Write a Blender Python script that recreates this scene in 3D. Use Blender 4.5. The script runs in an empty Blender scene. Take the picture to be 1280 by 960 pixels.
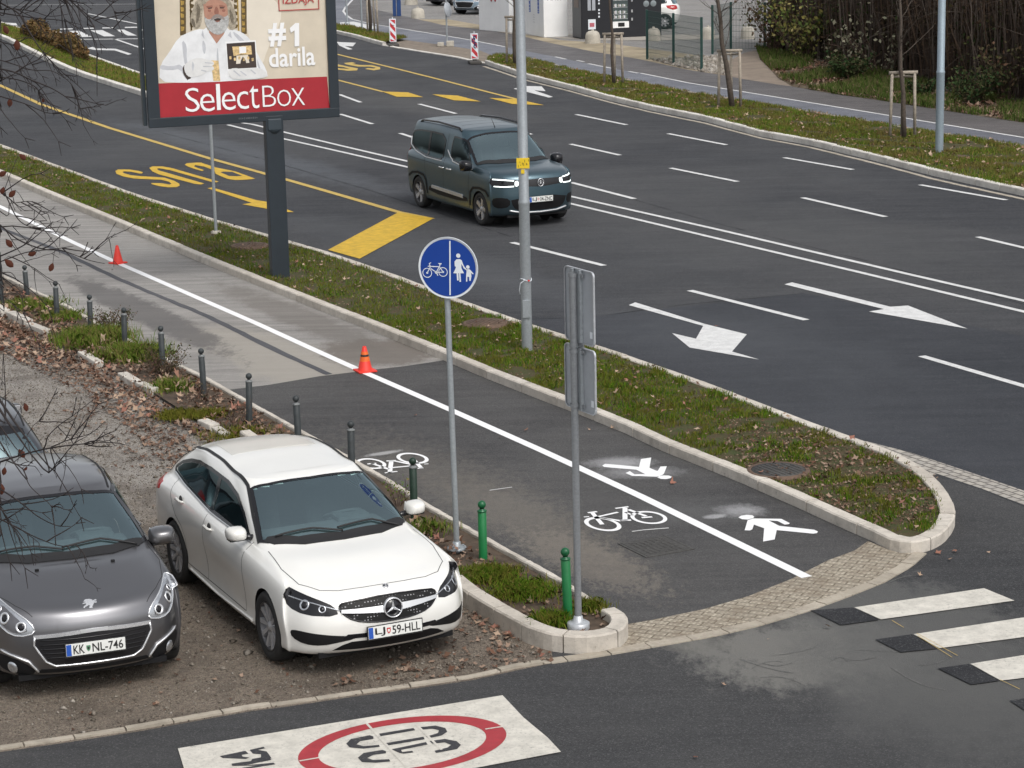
import bpy, bmesh, math, random
import numpy as np
from mathutils import Vector, Matrix, geometry
from mathutils.bvhtree import BVHTree
random.seed(7); rng = np.random.default_rng(7)
R = math.radians
sc = bpy.context.scene
col = sc.collection

# ------------------------------------------------------------------ camera
CAM_H = 7.0235
F_PX = 2892.5                       # focal length in pixels of a 1280 px wide frame
c_r = np.array([0.9997416, -0.00498583, -0.02217804])
c_u = np.array([0.02273156, 0.21927842, 0.97539748])
c_w = np.array([0.0, 0.97564959, -0.2193351])
c_o = np.array([0.0, 0.0, CAM_H])
cam_d = bpy.data.cameras.new('camera'); cam = bpy.data.objects.new('camera', cam_d); col.objects.link(cam)
cam.matrix_world = Matrix(((c_r[0], c_u[0], -c_w[0], 0), (c_r[1], c_u[1], -c_w[1], 0),
                           (c_r[2], c_u[2], -c_w[2], CAM_H), (0, 0, 0, 1)))
cam_d.sensor_width = 36; cam_d.lens = F_PX / 1280 * 36
cam_d.clip_start = 0.1; cam_d.clip_end = 2000
sc.camera = cam

# ------------------------------------------------------------------ light: flat overcast
SUN_EL, SUN_AZ = R(52), R(150)      # high soft sun behind cloud, to the rear left of the camera
world = bpy.data.worlds.new('World'); sc.world = world; world.use_nodes = True
wn = world.node_tree; bg = wn.nodes['Background']
sky = wn.nodes.new('ShaderNodeTexSky'); sky.sky_type = 'NISHITA'; sky.sun_disc = False
sky.sun_elevation = SUN_EL; sky.sun_rotation = SUN_AZ
sky.air_density = 1.0; sky.dust_density = 4.0; sky.ozone_density = 1.0
hs = wn.nodes.new('ShaderNodeHueSaturation'); hs.inputs['Saturation'].default_value = 0.22
wn.links.new(sky.outputs[0], hs.inputs['Color']); wn.links.new(hs.outputs[0], bg.inputs['Color'])
bg.inputs['Strength'].default_value = 0.13
sun_d = bpy.data.lights.new('sun', 'SUN'); sun_d.energy = 0.9; sun_d.angle = R(22); sun_d.color = (1, .97, .93)
sun = bpy.data.objects.new('sun', sun_d); col.objects.link(sun)
_d = Vector((math.sin(SUN_AZ) * math.cos(SUN_EL), math.cos(SUN_AZ) * math.cos(SUN_EL), math.sin(SUN_EL)))
sun.rotation_euler = _d.to_track_quat('Z', 'Y').to_euler()
sc.view_settings.view_transform = 'Standard'; sc.view_settings.look = 'None'
sc.view_settings.exposure = 0.42; sc.view_settings.gamma = 1.0; sc.view_settings.use_curve_mapping = False

# ------------------------------------------------------------------ survey helpers (ground points read off the photo)
def G(x, y, z=0.0):
    d = (x - 640) / F_PX * c_r - (y - 480) / F_PX * c_u + c_w
    t = (z - CAM_H) / d[2]
    p = c_o + t * d
    return Vector((p[0], p[1], z))
def GL(pts, z=0.0): return [G(x, y, z) for x, y in pts]
def ray_pt(x, y, dist):
    d = (x - 640) / F_PX * c_r - (y - 480) / F_PX * c_u + c_w
    return Vector(c_o + dist * d)
RD = Vector((math.cos(R(-63)), math.sin(R(-63)), 0))       # along the road, towards the junction
RN = Vector((-RD.y, RD.x, 0))                              # across it, away from the camera

# ------------------------------------------------------------------ object helpers
def tag(o, label=None, cat=None, group=None, kind=None):
    if label: o['label'] = label
    if cat: o['category'] = cat
    if group: o['group'] = group
    if kind: o['kind'] = kind
    return o
def link(name, me, mats, parent=None, smooth=False):
    if not isinstance(mats, (list, tuple)): mats = [mats]
    o = bpy.data.objects.new(name, me); col.objects.link(o)
    for m in mats: me.materials.append(m)
    if smooth: me.polygons.foreach_set('use_smooth', [True] * len(me.polygons))
    if parent is not None: o.parent = parent
    return o
def mesh(name, verts, faces, mats, parent=None, smooth=False, mi=None):
    me = bpy.data.meshes.new(name); me.from_pydata([tuple(v) for v in verts], [], faces)
    if mi is not None: me.polygons.foreach_set('material_index', mi)
    me.update()
    return link(name, me, mats, parent, smooth)
def empty(name, loc, rz=0.0):
    o = bpy.data.objects.new(name, None); col.objects.link(o); o.location = loc; o.rotation_euler = (0, 0, rz)
    o.empty_display_size = .2
    return o
def kids(o): return [c for c in bpy.data.objects if c.parent == o]
def copy_tree(o, parent=None):
    c = o.copy(); col.objects.link(c); c.parent = parent
    for ch in kids(o): copy_tree(ch, c)
    return c

class MB:
    """collects shapes, then links them as ONE mesh"""
    def __init__(s): s.v = []; s.f = []; s.m = []; s.sm = []
    def add(s, vs, fs, m=0, sm=False):
        n = len(s.v); s.v += [tuple(v) for v in vs]; s.f += [tuple(i + n for i in f) for f in fs]
        s.m += [m] * len(fs); s.sm += [sm] * len(fs)
    def box(s, c, sz, rz=0, m=0, bev=0.0, mat=None):
        x, y, z = sz[0] / 2, sz[1] / 2, sz[2] / 2
        if bev > 0:
            b = min(bev, x * .9, y * .9, z * .9); vs = []; idx = {}
            bm = bmesh.new(); bmesh.ops.create_cube(bm, size=1)
            for v in bm.verts: v.co = Vector((v.co.x * 2 * x, v.co.y * 2 * y, v.co.z * 2 * z))
            bmesh.ops.bevel(bm, geom=bm.edges[:], offset=b, segments=2, affect='EDGES', profile=.6)
            bm.verts.index_update(); vs = [v.co.copy() for v in bm.verts]; fs = [tuple(v.index for v in f.verts) for f in bm.faces]; bm.free()
        else:
            vs = [Vector((i * x, j * y, k * z)) for k in (-1, 1) for j in (-1, 1) for i in (-1, 1)]
            fs = [(0, 2, 3, 1), (4, 5, 7, 6), (0, 1, 5, 4), (2, 6, 7, 3), (0, 4, 6, 2), (1, 3, 7, 5)]
        T = mat if mat is not None else Matrix.Translation(Vector(c)) @ Matrix.Rotation(rz, 4, 'Z')
        s.add([T @ v for v in vs], fs, m)
    def tube(s, pts, rad, n=8, m=0, cap=True, sm=True):
        pts = [Vector(p) for p in pts]
        if not hasattr(rad, '__len__'): rad = [rad] * len(pts)
        vs = []; fs = []
        t0 = (pts[1] - pts[0]).normalized()
        up = Vector((0, 0, 1)) if abs(t0.z) < .9 else Vector((1, 0, 0))
        a = t0.cross(up).normalized()
        for i, p in enumerate(pts):
            t = (pts[min(i + 1, len(pts) - 1)] - pts[max(i - 1, 0)])
            if t.length < 1e-9: t = t0
            t.normalize()
            a = (a - t * a.dot(t)); a.normalize(); b = t.cross(a)
            for k in range(n):
                q = 2 * math.pi * k / n
                vs.append(p + (a * math.cos(q) + b * math.sin(q)) * rad[i])
        for i in range(len(pts) - 1):
            for k in range(n):
                k2 = (k + 1) % n
                fs.append((i * n + k, i * n + k2, (i + 1) * n + k2, (i + 1) * n + k))
        s.add(vs, fs, m, sm)
        if cap:
            n0 = len(s.v) - len(vs)
            s.f.append(tuple(n0 + k for k in range(n))[::-1]); s.m.append(m); s.sm.append(False)
            s.f.append(tuple(n0 + (len(pts) - 1) * n + k for k in range(n))); s.m.append(m); s.sm.append(False)
    def lathe(s, prof, T=Matrix.Identity(4), n=24, m=0, sm=True):
        """prof: (radius, height) list, spun about local z"""
        vs = []; fs = []
        for r, h in prof:
            for k in range(n):
                q = 2 * math.pi * k / n; vs.append(T @ Vector((r * math.cos(q), r * math.sin(q), h)))
        for i in range(len(prof) - 1):
            for k in range(n):
                k2 = (k + 1) % n; fs.append((i * n + k, i * n + k2, (i + 1) * n + k2, (i + 1) * n + k))
        s.add(vs, fs, m, sm)
    def poly(s, pts, m=0, th=0.0, nrm=(0, 0, 1)):
        pts = [Vector(p) for p in pts]; N = Vector(nrm)
        tri = geometry.tessellate_polygon([pts])
        fs = []
        for t in tri:
            a, b, c = [pts[i] for i in t]
            fs.append(t if (b - a).cross(c - a).dot(N) > 0 else (t[0], t[2], t[1]))
        s.add(pts, fs, m)
        if th:
            n = len(pts); vs = pts + [p - N * th for p in pts]
            s.add(vs, [(i, (i + 1) % n, n + (i + 1) % n, n + i) for i in range(n)], m)
    def build(s, name, mats, parent=None):
        me = bpy.data.meshes.new(name); me.from_pydata(s.v, [], s.f)
        me.polygons.foreach_set('material_index', s.m); me.polygons.foreach_set('use_smooth', s.sm); me.update()
        return link(name, me, mats, parent)

def text_mesh(txt, size=1.0, sx=1.0, bold=0.0, spacing=1.0):
    cu = bpy.data.curves.new('t', 'FONT'); cu.body = txt; cu.size = size; cu.resolution_u = 3
    cu.offset = bold; cu.space_character = spacing
    ob = bpy.data.objects.new('t', cu); me = bpy.data.meshes.new_from_object(ob)
    vs = [Vector((v.co.x * sx, v.co.y, 0)) for v in me.vertices]; fs = [tuple(p.vertices) for p in me.polygons]
    bpy.data.objects.remove(ob); bpy.data.curves.remove(cu); bpy.data.meshes.remove(me)
    if vs:
        x0 = min(v.x for v in vs); y0 = min(v.y for v in vs)
        vs = [v - Vector((x0, 0, 0)) for v in vs]
    return vs, fs
def text_box(mb, txt, T, w, h, m=0, bold=0.0, lift=0.0):
    """text stretched into a w x h box whose lower-left corner is the origin of T (x right, y up, z out)"""
    vs, fs = text_mesh(txt, 1.0, bold=bold)
    xs = [v.x for v in vs]; ys = [v.y for v in vs]
    kx = w / (max(xs) - min(xs)); ky = h / (max(ys) - min(ys)); y0 = min(ys)
    mb.add([T @ Vector((v.x * kx, (v.y - y0) * ky, lift)) for v in vs], fs, m)

def resample(pts, step):
    pts = [Vector(p) for p in pts]; out = [pts[0].copy()]
    for a, b in zip(pts, pts[1:]):
        L = (b - a).length; n = max(1, int(round(L / step)))
        for i in range(1, n + 1): out.append(a.lerp(b, i / n))
    return out
def smooth_line(pts, it=2):
    pts = [Vector(p) for p in pts]
    for _ in range(it):
        q = [pts[0]]
        for a, b in zip(pts, pts[1:]): q += [a.lerp(b, .25), a.lerp(b, .75)]
        q.append(pts[-1]); pts = q
    return pts
def chaikin(pts, it=2):
    pts = [Vector(p) for p in pts]
    for _ in range(it):
        q = []
        for i in range(len(pts)):
            a, b = pts[i], pts[(i + 1) % len(pts)]; q += [a.lerp(b, .25), a.lerp(b, .75)]
        pts = q
    return pts
def offset_line(pts, d):
    """to the left of travel by d"""
    out = []
    for i, p in enumerate(pts):
        t = (pts[min(i + 1, len(pts) - 1)] - pts[max(i - 1, 0)]); t.z = 0; t.normalize()
        out.append(p + Vector((-t.y, t.x, 0)) * d)
    return out
def inside_np(P, poly):
    x, y = P[:, 0], P[:, 1]; c = np.zeros(len(P), bool); n = len(poly); j = n - 1
    for i in range(n):
        xi, yi = poly[i][0], poly[i][1]; xj, yj = poly[j][0], poly[j][1]
        if yi != yj: c ^= ((yi > y) != (yj > y)) & (x < (xj - xi) * (y - yi) / (yj - yi) + xi)
        j = i
    return c
def sample_poly(poly, n):
    a = np.array([(p[0], p[1]) for p in poly]); lo, hi = a.min(0), a.max(0); out = np.zeros((0, 2))
    while len(out) < n:
        q = rng.uniform(lo, hi, (n * 3, 2)); out = np.vstack([out, q[inside_np(q, a)]])
    return out[:n]
def poly_area(poly):
    a = np.array([(p[0], p[1]) for p in poly]); x, y = a[:, 0], a[:, 1]
    return abs(np.dot(x, np.roll(y, 1)) - np.dot(y, np.roll(x, 1))) / 2

# ------------------------------------------------------------------ materials
class NT:
    def __init__(s, name):
        s.m = bpy.data.materials.new(name); s.m.use_nodes = True; s.t = s.m.node_tree; s.b = s.t.nodes['Principled BSDF']
        s.geo = None
    def n(s, typ, **kw):
        nd = s.t.nodes.new(typ)
        for k, v in kw.items(): setattr(nd, k, v)
        return nd
    def l(s, a, b): s.t.links.new(a, b)
    def pos(s, scale=(1, 1, 1), rz=0.0, obj=False):
        if obj: src = s.n('ShaderNodeTexCoord').outputs['Object']
        else: src = s.n('ShaderNodeNewGeometry').outputs['Position']
        mp = s.n('ShaderNodeMapping'); mp.inputs['Scale'].default_value = scale; mp.inputs['Rotation'].default_value = (0, 0, rz)
        s.l(src, mp.inputs[0]); return mp.outputs[0]
    def noise(s, scale, detail=4, rough=.6, vec=None, dist=0.0):
        nd = s.n('ShaderNodeTexNoise'); nd.inputs['Scale'].default_value = scale; nd.inputs['Detail'].default_value = detail
        nd.inputs['Roughness'].default_value = rough; nd.inputs['Distortion'].default_value = dist
        s.l(vec if vec is not None else s.pos(), nd.inputs['Vector']); return nd.outputs['Fac']
    def vor(s, scale, vec=None, feature='F1', out='Distance'):
        nd = s.n('ShaderNodeTexVoronoi', feature=feature); nd.inputs['Scale'].default_value = scale
        s.l(vec if vec is not None else s.pos(), nd.inputs['Vector']); return nd.outputs[out]
    def ramp(s, fac, stops):
        nd = s.n('ShaderNodeValToRGB'); e = nd.color_ramp.elements
        while len(e) < len(stops): e.new(.5)
        for k, (p, c) in enumerate(stops):
            e[k].position = p; e[k].color = (c, c, c, 1) if not hasattr(c, '__len__') else tuple(c)[:3] + (1,)
        s.l(fac, nd.inputs[0]); return nd.outputs[0]
    def mix(s, fac, a, b, mode='MIX'):
        nd = s.n('ShaderNodeMix', data_type='RGBA', blend_type=mode)
        for inp, v in ((nd.inputs[0], fac), (nd.inputs[6], a), (nd.inputs[7], b)):
            if isinstance(v, (int, float)): inp.default_value = v if inp == nd.inputs[0] else (v, v, v, 1)
            elif isinstance(v, (tuple, list)): inp.default_value = tuple(v)[:3] + (1,)
            else: s.l(v, inp)
        return nd.outputs[2]
    def math(s, op, a, b=0.0, c=None, clamp=False):
        nd = s.n('ShaderNodeMath', operation=op, use_clamp=clamp)
        for i, v in enumerate((a, b) if c is None else (a, b, c)):
            if isinstance(v, (int, float)): nd.inputs[i].default_value = v
            else: s.l(v, nd.inputs[i])
        return nd.outputs[0]
    def blob(s, cx, cy, rx, ry, ang=0.0, nscale=2.0, soft=.25, namp=1.0):
        """noisy-edged spot fixed to a place on the ground: 1 inside, 0 outside"""
        g = s.n('ShaderNodeNewGeometry').outputs['Position']
        sub = s.n('ShaderNodeVectorMath', operation='SUBTRACT'); sub.inputs[1].default_value = (cx, cy, 0); s.l(g, sub.inputs[0])
        rot = s.n('ShaderNodeVectorRotate', rotation_type='Z_AXIS'); rot.inputs['Angle'].default_value = -ang; s.l(sub.outputs[0], rot.inputs[0])
        mul = s.n('ShaderNodeVectorMath', operation='MULTIPLY'); mul.inputs[1].default_value = (1 / rx, 1 / ry, 0); s.l(rot.outputs[0], mul.inputs[0])
        ln = s.n('ShaderNodeVectorMath', operation='LENGTH'); s.l(mul.outputs[0], ln.inputs[0])
        d = s.math('SUBTRACT', 1.0, ln.outputs[1])
        nz = s.math('MULTIPLY', s.math('SUBTRACT', s.noise(nscale, 11, .78, s.pos((1.5, .8, 1), R(20))), .5), 2.2 * namp)
        v = s.math('ADD', d, nz)
        return s.math('DIVIDE', v, soft, clamp=True)
    def bump(s, h, strength=.3, dist=.01):
        nd = s.n('ShaderNodeBump'); nd.inputs['Strength'].default_value = strength; nd.inputs['Distance'].default_value = dist
        s.l(h, nd.inputs['Height']); s.l(nd.outputs[0], s.b.inputs['Normal'])
    def set(s, base=None, rough=None, metal=None, **kw):
        for k, v in (('Base Color', base), ('Roughness', rough), ('Metallic', metal)):
            if v is None: continue
            if isinstance(v, (int, float)) and k == 'Base Color': v = (v, v, v)
            if isinstance(v, (tuple, list)): s.b.inputs[k].default_value = tuple(v)[:3] + (1,)
            elif isinstance(v, (int, float)): s.b.inputs[k].default_value = v
            else: s.l(v, s.b.inputs[k])
        for k, v in kw.items():
            k = k.replace('_', ' ')
            if isinstance(v, (tuple, list)): s.b.inputs[k].default_value = tuple(v)[:3] + (1,)
            else: s.b.inputs[k].default_value = v
        return s.m

def simple(name, c, rough=.6, metal=0.0, var=.12, scale=6.0, bump=0.0, obj=True, **kw):
    t = NT(name)
    v = t.noise(scale, 5, .65, t.pos(obj=obj))
    c0 = tuple(x * (1 - var) for x in c); c1 = tuple(min(1, x * (1 + var)) for x in c)
    t.set(base=t.ramp(v, [(.3, c0), (.7, c1)]), rough=rough, metal=metal, **kw)
    if bump: t.bump(t.noise(scale * 12, 4, .6, t.pos(obj=obj)), bump, .004)
    return t.m

def asphalt(name, base, light, streak=.5, speck=.5, stains_sheen=(), rough=.78, big=.25, streak_ang=R(63), tint=(1, 1, 1)):
    t = NT(name)
    fine = t.noise(170, 3, .75)
    agg = t.vor(95, out='Color'); 
    sep = t.n('ShaderNodeSeparateColor'); t.l(agg, sep.inputs[0])
    bigf = t.noise(big, 6, .62, dist=.6)
    st = t.noise(1.0, 6, .7, t.pos((.35, 5, 1), streak_ang))
    st2 = t.noise(9.0, 5, .75)
    c = t.mix(t.ramp(bigf, [(.36, 0.0), (.66, 1.0)]), base, light)
    c = t.mix(t.math('MULTIPLY', t.ramp(st, [(.42, 0.0), (.72, 1.0)]), streak), c, tuple(x * 1.6 for x in light))
    c = t.mix(t.math('MULTIPLY', t.ramp(st2, [(.52, 0.0), (.75, 1.0)]), .35), c, tuple(x * 1.45 for x in light))
    c = t.mix(1.0, c, t.ramp(fine, [(.28, 1 - speck), (.52, 1.0)]), 'MULTIPLY')
    grit = t.noise(48, 5, .85)
    c = t.mix(1.0, c, t.ramp(grit, [(.33, 1 - speck * .55), (.52, 1.0)]), 'MULTIPLY')
    c = t.mix(t.math('MULTIPLY', t.ramp(grit, [(.54, 0.0), (.72, 1.0)]), speck * .75), c, tuple(min(.5, x * 2.1) for x in light))
    c = t.mix(t.math('MULTIPLY', t.ramp(sep.outputs[0], [(.86, 0.0), (.97, 1.0)]), .5 * speck), c, (.22, .22, .215))
    for (cx, cy, rx, ry, ang, ns, soft, colr, op, na) in stains_sheen:
        m = t.blob(cx, cy, rx, ry, ang, ns, soft, na)
        c = t.mix(t.math('MULTIPLY', m, op), c, colr)
    t.set(base=c, rough=t.ramp(t.noise(.6, 4), [(.3, rough - .1), (.7, rough + .1)]), Specular_IOR_Level=.16)
    t.bump(t.math('ADD', t.math('ADD', fine, t.vor(110)), grit), .6, .007)
    return t.m

def paint(name, c, worn=.5, under=(.06, .06, .062), scale=40, dirt=.15):
    t = NT(name)
    w = t.noise(scale, 6, .8); w2 = t.noise(1.6, 5, .65)
    m = t.math('MULTIPLY', t.ramp(w, [(.54, 0.0), (.66, 1.0)]), t.ramp(w2, [(.40, .25), (.60, 1.0)]))
    col_ = t.mix(t.ramp(t.noise(6, 6, .7), [(.35, 0.0), (.75, 1.0)]), c, tuple(x * (1 - dirt * 2.2) for x in c))
    col_ = t.mix(t.math('MULTIPLY', m, worn), col_, under)
    t.set(base=col_, rough=.65); t.bump(t.noise(170, 3, .7), .25, .004)
    return t.m

def stone(name, a, b, scale=3.0, spots=(.09, .085, .07), amt=.5, bump=.4):
    t = NT(name)
    ri = t.n('ShaderNodeNewGeometry').outputs['Random Per Island']
    c = t.mix(ri, a, b)
    c = t.mix(t.ramp(t.noise(scale, 7, .72), [(.45, 0.0), (.8, 1.0)]), c, tuple(x * .62 for x in a))
    c = t.mix(t.math('MULTIPLY', t.ramp(t.noise(scale * 7, 5, .8), [(.58, 0.0), (.72, 1.0)]), amt), c, spots)
    t.set(base=c, rough=.9, Specular_IOR_Level=.2); t.bump(t.noise(55, 5, .75), bump, .008)
    return t.m
# ================================================================== THE SETTING
Z0, Z1, Z2, Z3 = -.012, -.008, -.004, 0.0
C1 = G(900, 860); C1b = G(1020, 800); C1c = G(800, 830); C2 = G(1150, 850)
m_street = asphalt('street_asphalt', (.046, .047, .050), (.068, .068, .069), streak=.3, speck=.55, big=.35, stains_sheen=[
    (G(1010, 815).x, G(1010, 815).y, 1.25, 1.15, R(10), 2.6, .40, (.20, .195, .18), .72, 1.0),
    (G(1110, 770).x, G(1110, 770).y, 1.2, 1.6, R(20), 3.0, .35, (.13, .13, .125), .6, .9),
    (G(1220, 850).x, G(1220, 850).y, 1.5, .8, R(0), 5.0, .5, (.12, .12, .115), .5, 1.1),
    (G(850, 800).x, G(850, 800).y, .8, .3, R(-20), 4.0, .3, (.17, .165, .15), .45, 1.1),
    (G(1190, 850).x, G(1190, 850).y, 1.6, 2.6, R(5), 1.2, .6, (.10, .10, .098), .75, .6),
])
m_road = asphalt('road_asphalt', (.041, .043, .049), (.072, .073, .077), streak=.4, speck=.6, big=.16, stains_sheen=[(G(1000, 300).x, G(1000, 300).y, 3.5, 9, R(27), .5, .8, (.10, .10, .10), .35, .8), (G(560, 330).x, G(560, 330).y, 1.2, 9, R(27), .8, .8, (.10, .105, .115), .4, .8), (G(300, 190).x, G(300, 190).y, 1.0, 12, R(28), .8, .6, (.12, .13, .145), .5, .8), (G(520, 130).x, G(520, 130).y, 2.0, 8, R(27), .6, .8, (.11, .108, .105), .45, .8)])  # bluish lighter blobs paint the sheen at centre and left into the colour
m_road_new = asphalt('new_road_asphalt', (.033, .036, .043), (.054, .057, .065), streak=.3, speck=.4, big=.2, rough=.72, stains_sheen=[
    (G(900, 420).x, G(900, 420).y, 2.0, 5.0, R(27), 1.2, .8, (.085, .09, .10), .35, .7)])
m_path_new = asphalt('path_asphalt', (.056, .055, .057), (.092, .090, .089), streak=.4, speck=.6, big=.3, stains_sheen=[
    (G(660, 650).x, G(660, 650).y, .65, 2.6, R(27), 5.0, .6, (.22, .195, .16), .30, 1.5),
    (G(735, 700).x, G(735, 700).y, .5, 1.5, R(27), 7.0, .4, (.25, .22, .185), .38, 1.5),
    (G(560, 600).x, G(560, 600).y, .9, 3.4, R(27), 7.0, .6, (.18, .165, .145), .35, 1.5),
    (G(775, 578).x, G(775, 578).y, .50, .34, R(0), 9.0, .7, (.42, .42, .43), .65, .55),
    (G(800, 590).x, G(800, 590).y, .62, .34, R(0), 9.0, .8, (.45, .45, .46), .45, .55),
    (G(925, 638).x, G(925, 638).y, .34, .32, R(0), 9.0, .7, (.42, .42, .43), .7, .65),
    (G(893, 645).x, G(893, 645).y, .16, .10, R(20), 14.0, .5, (.52, .52, .53), .8, .6),
    (G(860, 640).x, G(860, 640).y, .9, .7, R(0), 7.0, .8, (.13, .13, .13), .5, .9),
    (G(480, 566).x, G(480, 566).y, .3, .09, R(30), 12.0, .5, (.5, .5, .5), .6, .6)])
m_path_old = asphalt('old_path_asphalt', (.215, .205, .195), (.32, .305, .285), streak=.55, speck=.35, big=.22, rough=.7, stains_sheen=[
    (G(360, 455).x, G(360, 455).y, .9, 4.2, R(27), 1.3, .4, (.34, .315, .275), .75, .7),
    (G(180, 390).x, G(180, 390).y, .45, 4.5, R(27), 2.2, .3, (.105, .10, .098), .75, .8),
    (G(470, 440).x, G(470, 440).y, .9, 1.2, R(27), 2.0, .3, (.15, .13, .112), .8, .8),
    (G(370, 395).x, G(370, 395).y, .45, 4.5, R(27), 1.6, .4, (.15, .135, .12), .6, .8)])
m_path_far = asphalt('far_path_asphalt', (.092, .087, .088), (.135, .126, .125), streak=.5, speck=.25, big=.2, rough=.5)
m_path_far2 = asphalt('far_cycle_asphalt', (.125, .13, .150), (.175, .182, .21), streak=.4, speck=.2, big=.25, rough=.45)
m_white = paint('road_paint_white', (.72, .72, .71), .6)
m_white_new = paint('road_paint_fresh_white', (.86, .86, .86), .08, dirt=.05)
m_white_old = paint('road_paint_old_white', (.66, .63, .56), .7, dirt=.16, scale=28)
m_yellow = paint('road_paint_yellow', (.68, .43, .028), .5, dirt=.2)
m_yellow_old = paint('road_paint_faded_yellow', (.60, .42, .10), .7)
m_black_patch = asphalt('black_patch', (.026, .027, .031), (.042, .043, .046), streak=.3, speck=.6)

def gravel(name, a, b, wet, leafy=.0):
    t = NT(name)
    v = t.vor(26, out='Color'); sp = t.n('ShaderNodeSeparateColor'); t.l(v, sp.inputs[0])
    v2 = t.vor(70, out='Color'); sp2 = t.n('ShaderNodeSeparateColor'); t.l(v2, sp2.inputs[0])
    c = t.mix(sp2.outputs[0], a, b)
    c = t.mix(t.ramp(sp.outputs[1], [(.78, 0.0), (.95, .8)]), c, (.42, .39, .35))
    c = t.mix(t.ramp(t.noise(.55, 6, .65, dist=.5), [(.40, 0.0), (.62, 1.0)]), c, wet, 'MIX')
    c = t.mix(t.math('MULTIPLY', t.ramp(t.noise(18, 6, .8), [(.5, 0.0), (.7, 1.0)]), .6), c, tuple(x * .45 for x in a))
    t.set(base=c, rough=t.ramp(t.noise(.5, 5), [(.35, .55), (.6, .9)]))
    t.bump(t.math('ADD', t.vor(30), t.vor(75)), .9, .02)
    return t.m
m_ground = gravel('far_gravel', (.22, .21, .20), (.38, .365, .345), (.27, .26, .25))
# the near lot: pale dry gravel up the slope, wet brown earth by the cars
t = NT('lot_gravel')
v = t.vor(60, out='Color'); sp = t.n('ShaderNodeSeparateColor'); t.l(v, sp.inputs[0])
v2 = t.vor(150, out='Color'); sp2 = t.n('ShaderNodeSeparateColor'); t.l(v2, sp2.inputs[0])
pale = t.mix(sp2.outputs[0], (.27, .24, .21), (.54, .50, .45))
brown = t.mix(sp2.outputs[0], (.12, .092, .070), (.36, .295, .23))
brown = t.mix(t.ramp(sp.outputs[1], [(.74, 0.0), (.92, .8)]), brown, (.36, .31, .24))
bl = t.blob(G(60, 520).x, G(60, 520).y, 2.6, 7.5, R(28), 1.4, .5, .8)
c = t.mix(bl, brown, pale)
c = t.mix(t.math('MULTIPLY', t.ramp(t.noise(1.1, 6, .7), [(.48, 0.0), (.62, 1.0)]), .5), c, (.075, .056, .044))
c = t.mix(t.math('MULTIPLY', t.ramp(t.noise(20, 6, .8), [(.48, 0.0), (.7, 1.0)]), .55), c, (.04, .033, .028))
t.set(base=c, rough=t.ramp(t.noise(.8, 5), [(.35, .45), (.6, .9)]))
t.bump(t.math('ADD', t.vor(60), t.vor(150)), 1.0, .014)
m_lot = t.m
m_soil = simple('verge_soil', (.075, .052, .035), .95, var=.5, scale=5, bump=.8, obj=False)
m_soil_green = NT('verge_turf_base'); _t = m_soil_green
m_soil_green = _t.set(base=_t.mix(_t.ramp(_t.noise(7, 6, .8), [(.40, 0.0), (.62, 1.0)]), (.045, .060, .012), (.080, .048, .024)), rough=.95) or _t.m
_t.bump(_t.noise(45, 4, .8), .8, .02)
m_kerb = stone('kerb_concrete', (.50, .455, .395), (.62, .575, .51), 3.5, amt=.75)
m_kerb_far = stone('pale_kerb_concrete', (.64, .61, .56), (.76, .73, .67), 2.0, amt=.4)
m_edge = stone('edging_stone', (.36, .32, .26), (.46, .41, .34), 4.0, amt=.7)

def sheet(name, pts, z, mat, parent=None):
    mb = MB(); mb.poly([(p[0], p[1], z) for p in pts]); o = mb.build(name, [mat], parent)
    if parent is None: tag(o, kind='structure')
    return o

# ---- base sheet
sheet('ground', [(-400, -60), (400, -60), (400, 700), (-400, 700)], Z0, m_ground)

# ---- line where the street meets the lot, then up through the bollard strip
LOT_EDGE = GL([(-300, 985), (0, 939), (90, 926), (180, 912), (257, 898), (313, 888), (360, 882), (440, 870), (530, 858), (591, 849), (650, 836), (690, 828)])
STRIP_MID = GL([(690, 800), (600, 730), (509, 640), (320, 530), (190, 470), (60, 395), (0, 358), (-180, 260), (-500, 90)])
lot = sheet('parking_lot_gravel', [(-14, 8)] + LOT_EDGE + STRIP_MID + [(-40, 60)], Z1, m_lot)
road = sheet('road', [(-30, 2)] + [(-14, 7.9)] + LOT_EDGE + STRIP_MID + [(-60, 70), (-80, 260), (10, 260)] +
             GL([(428, -5), (420, 30), (478, 53), (570, 71), (640, 93), (710, 109), (810, 136), (880, 150), (1011, 179), (1168, 218), (1280, 243)]) + [(30, 30), (40, 2)], Z1 + .0, m_street)
# main carriageway on top of the street sheet
ROAD_NEAR = [(-500, 20), (-200, 105), (0, 186), (69, 207), (172, 244), (275, 278), (335, 295), (409, 316), (484, 341), (573, 375), (652, 403), (780, 445), (866, 478), (964, 511), (1056, 549), (1120, 572), (1177, 596)]
FAR_KERB = [(420, 42), (442, 47), (478, 57), (495, 60), (569.5, 72), (606, 80), (655, 97), (710, 111), (760, 125), (810, 137), (880, 151), (949, 170), (1011, 181), (1090, 200), (1168, 220), (1280, 245)]
sheet('carriageway', GL(ROAD_NEAR) + GL([(1229, 612), (1280, 632), (1500, 730), (1700, 350), (1500, 295)]) + GL(FAR_KERB[::-1]) + [(-8, 260), (-90, 260)], Z1 + .002, m_road)
sheet('new_tarmac', GL([(600, 418), (640, 398), (735, 396), (1005, 366), (1280, 420), (1600, 490), (1600, 770), (1280, 632), (1229, 611), (1177, 594), (1120, 572), (1056, 551), (964, 511), (866, 478), (780, 445), (690, 412)]), Z1 + .004, m_road_new)
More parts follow.
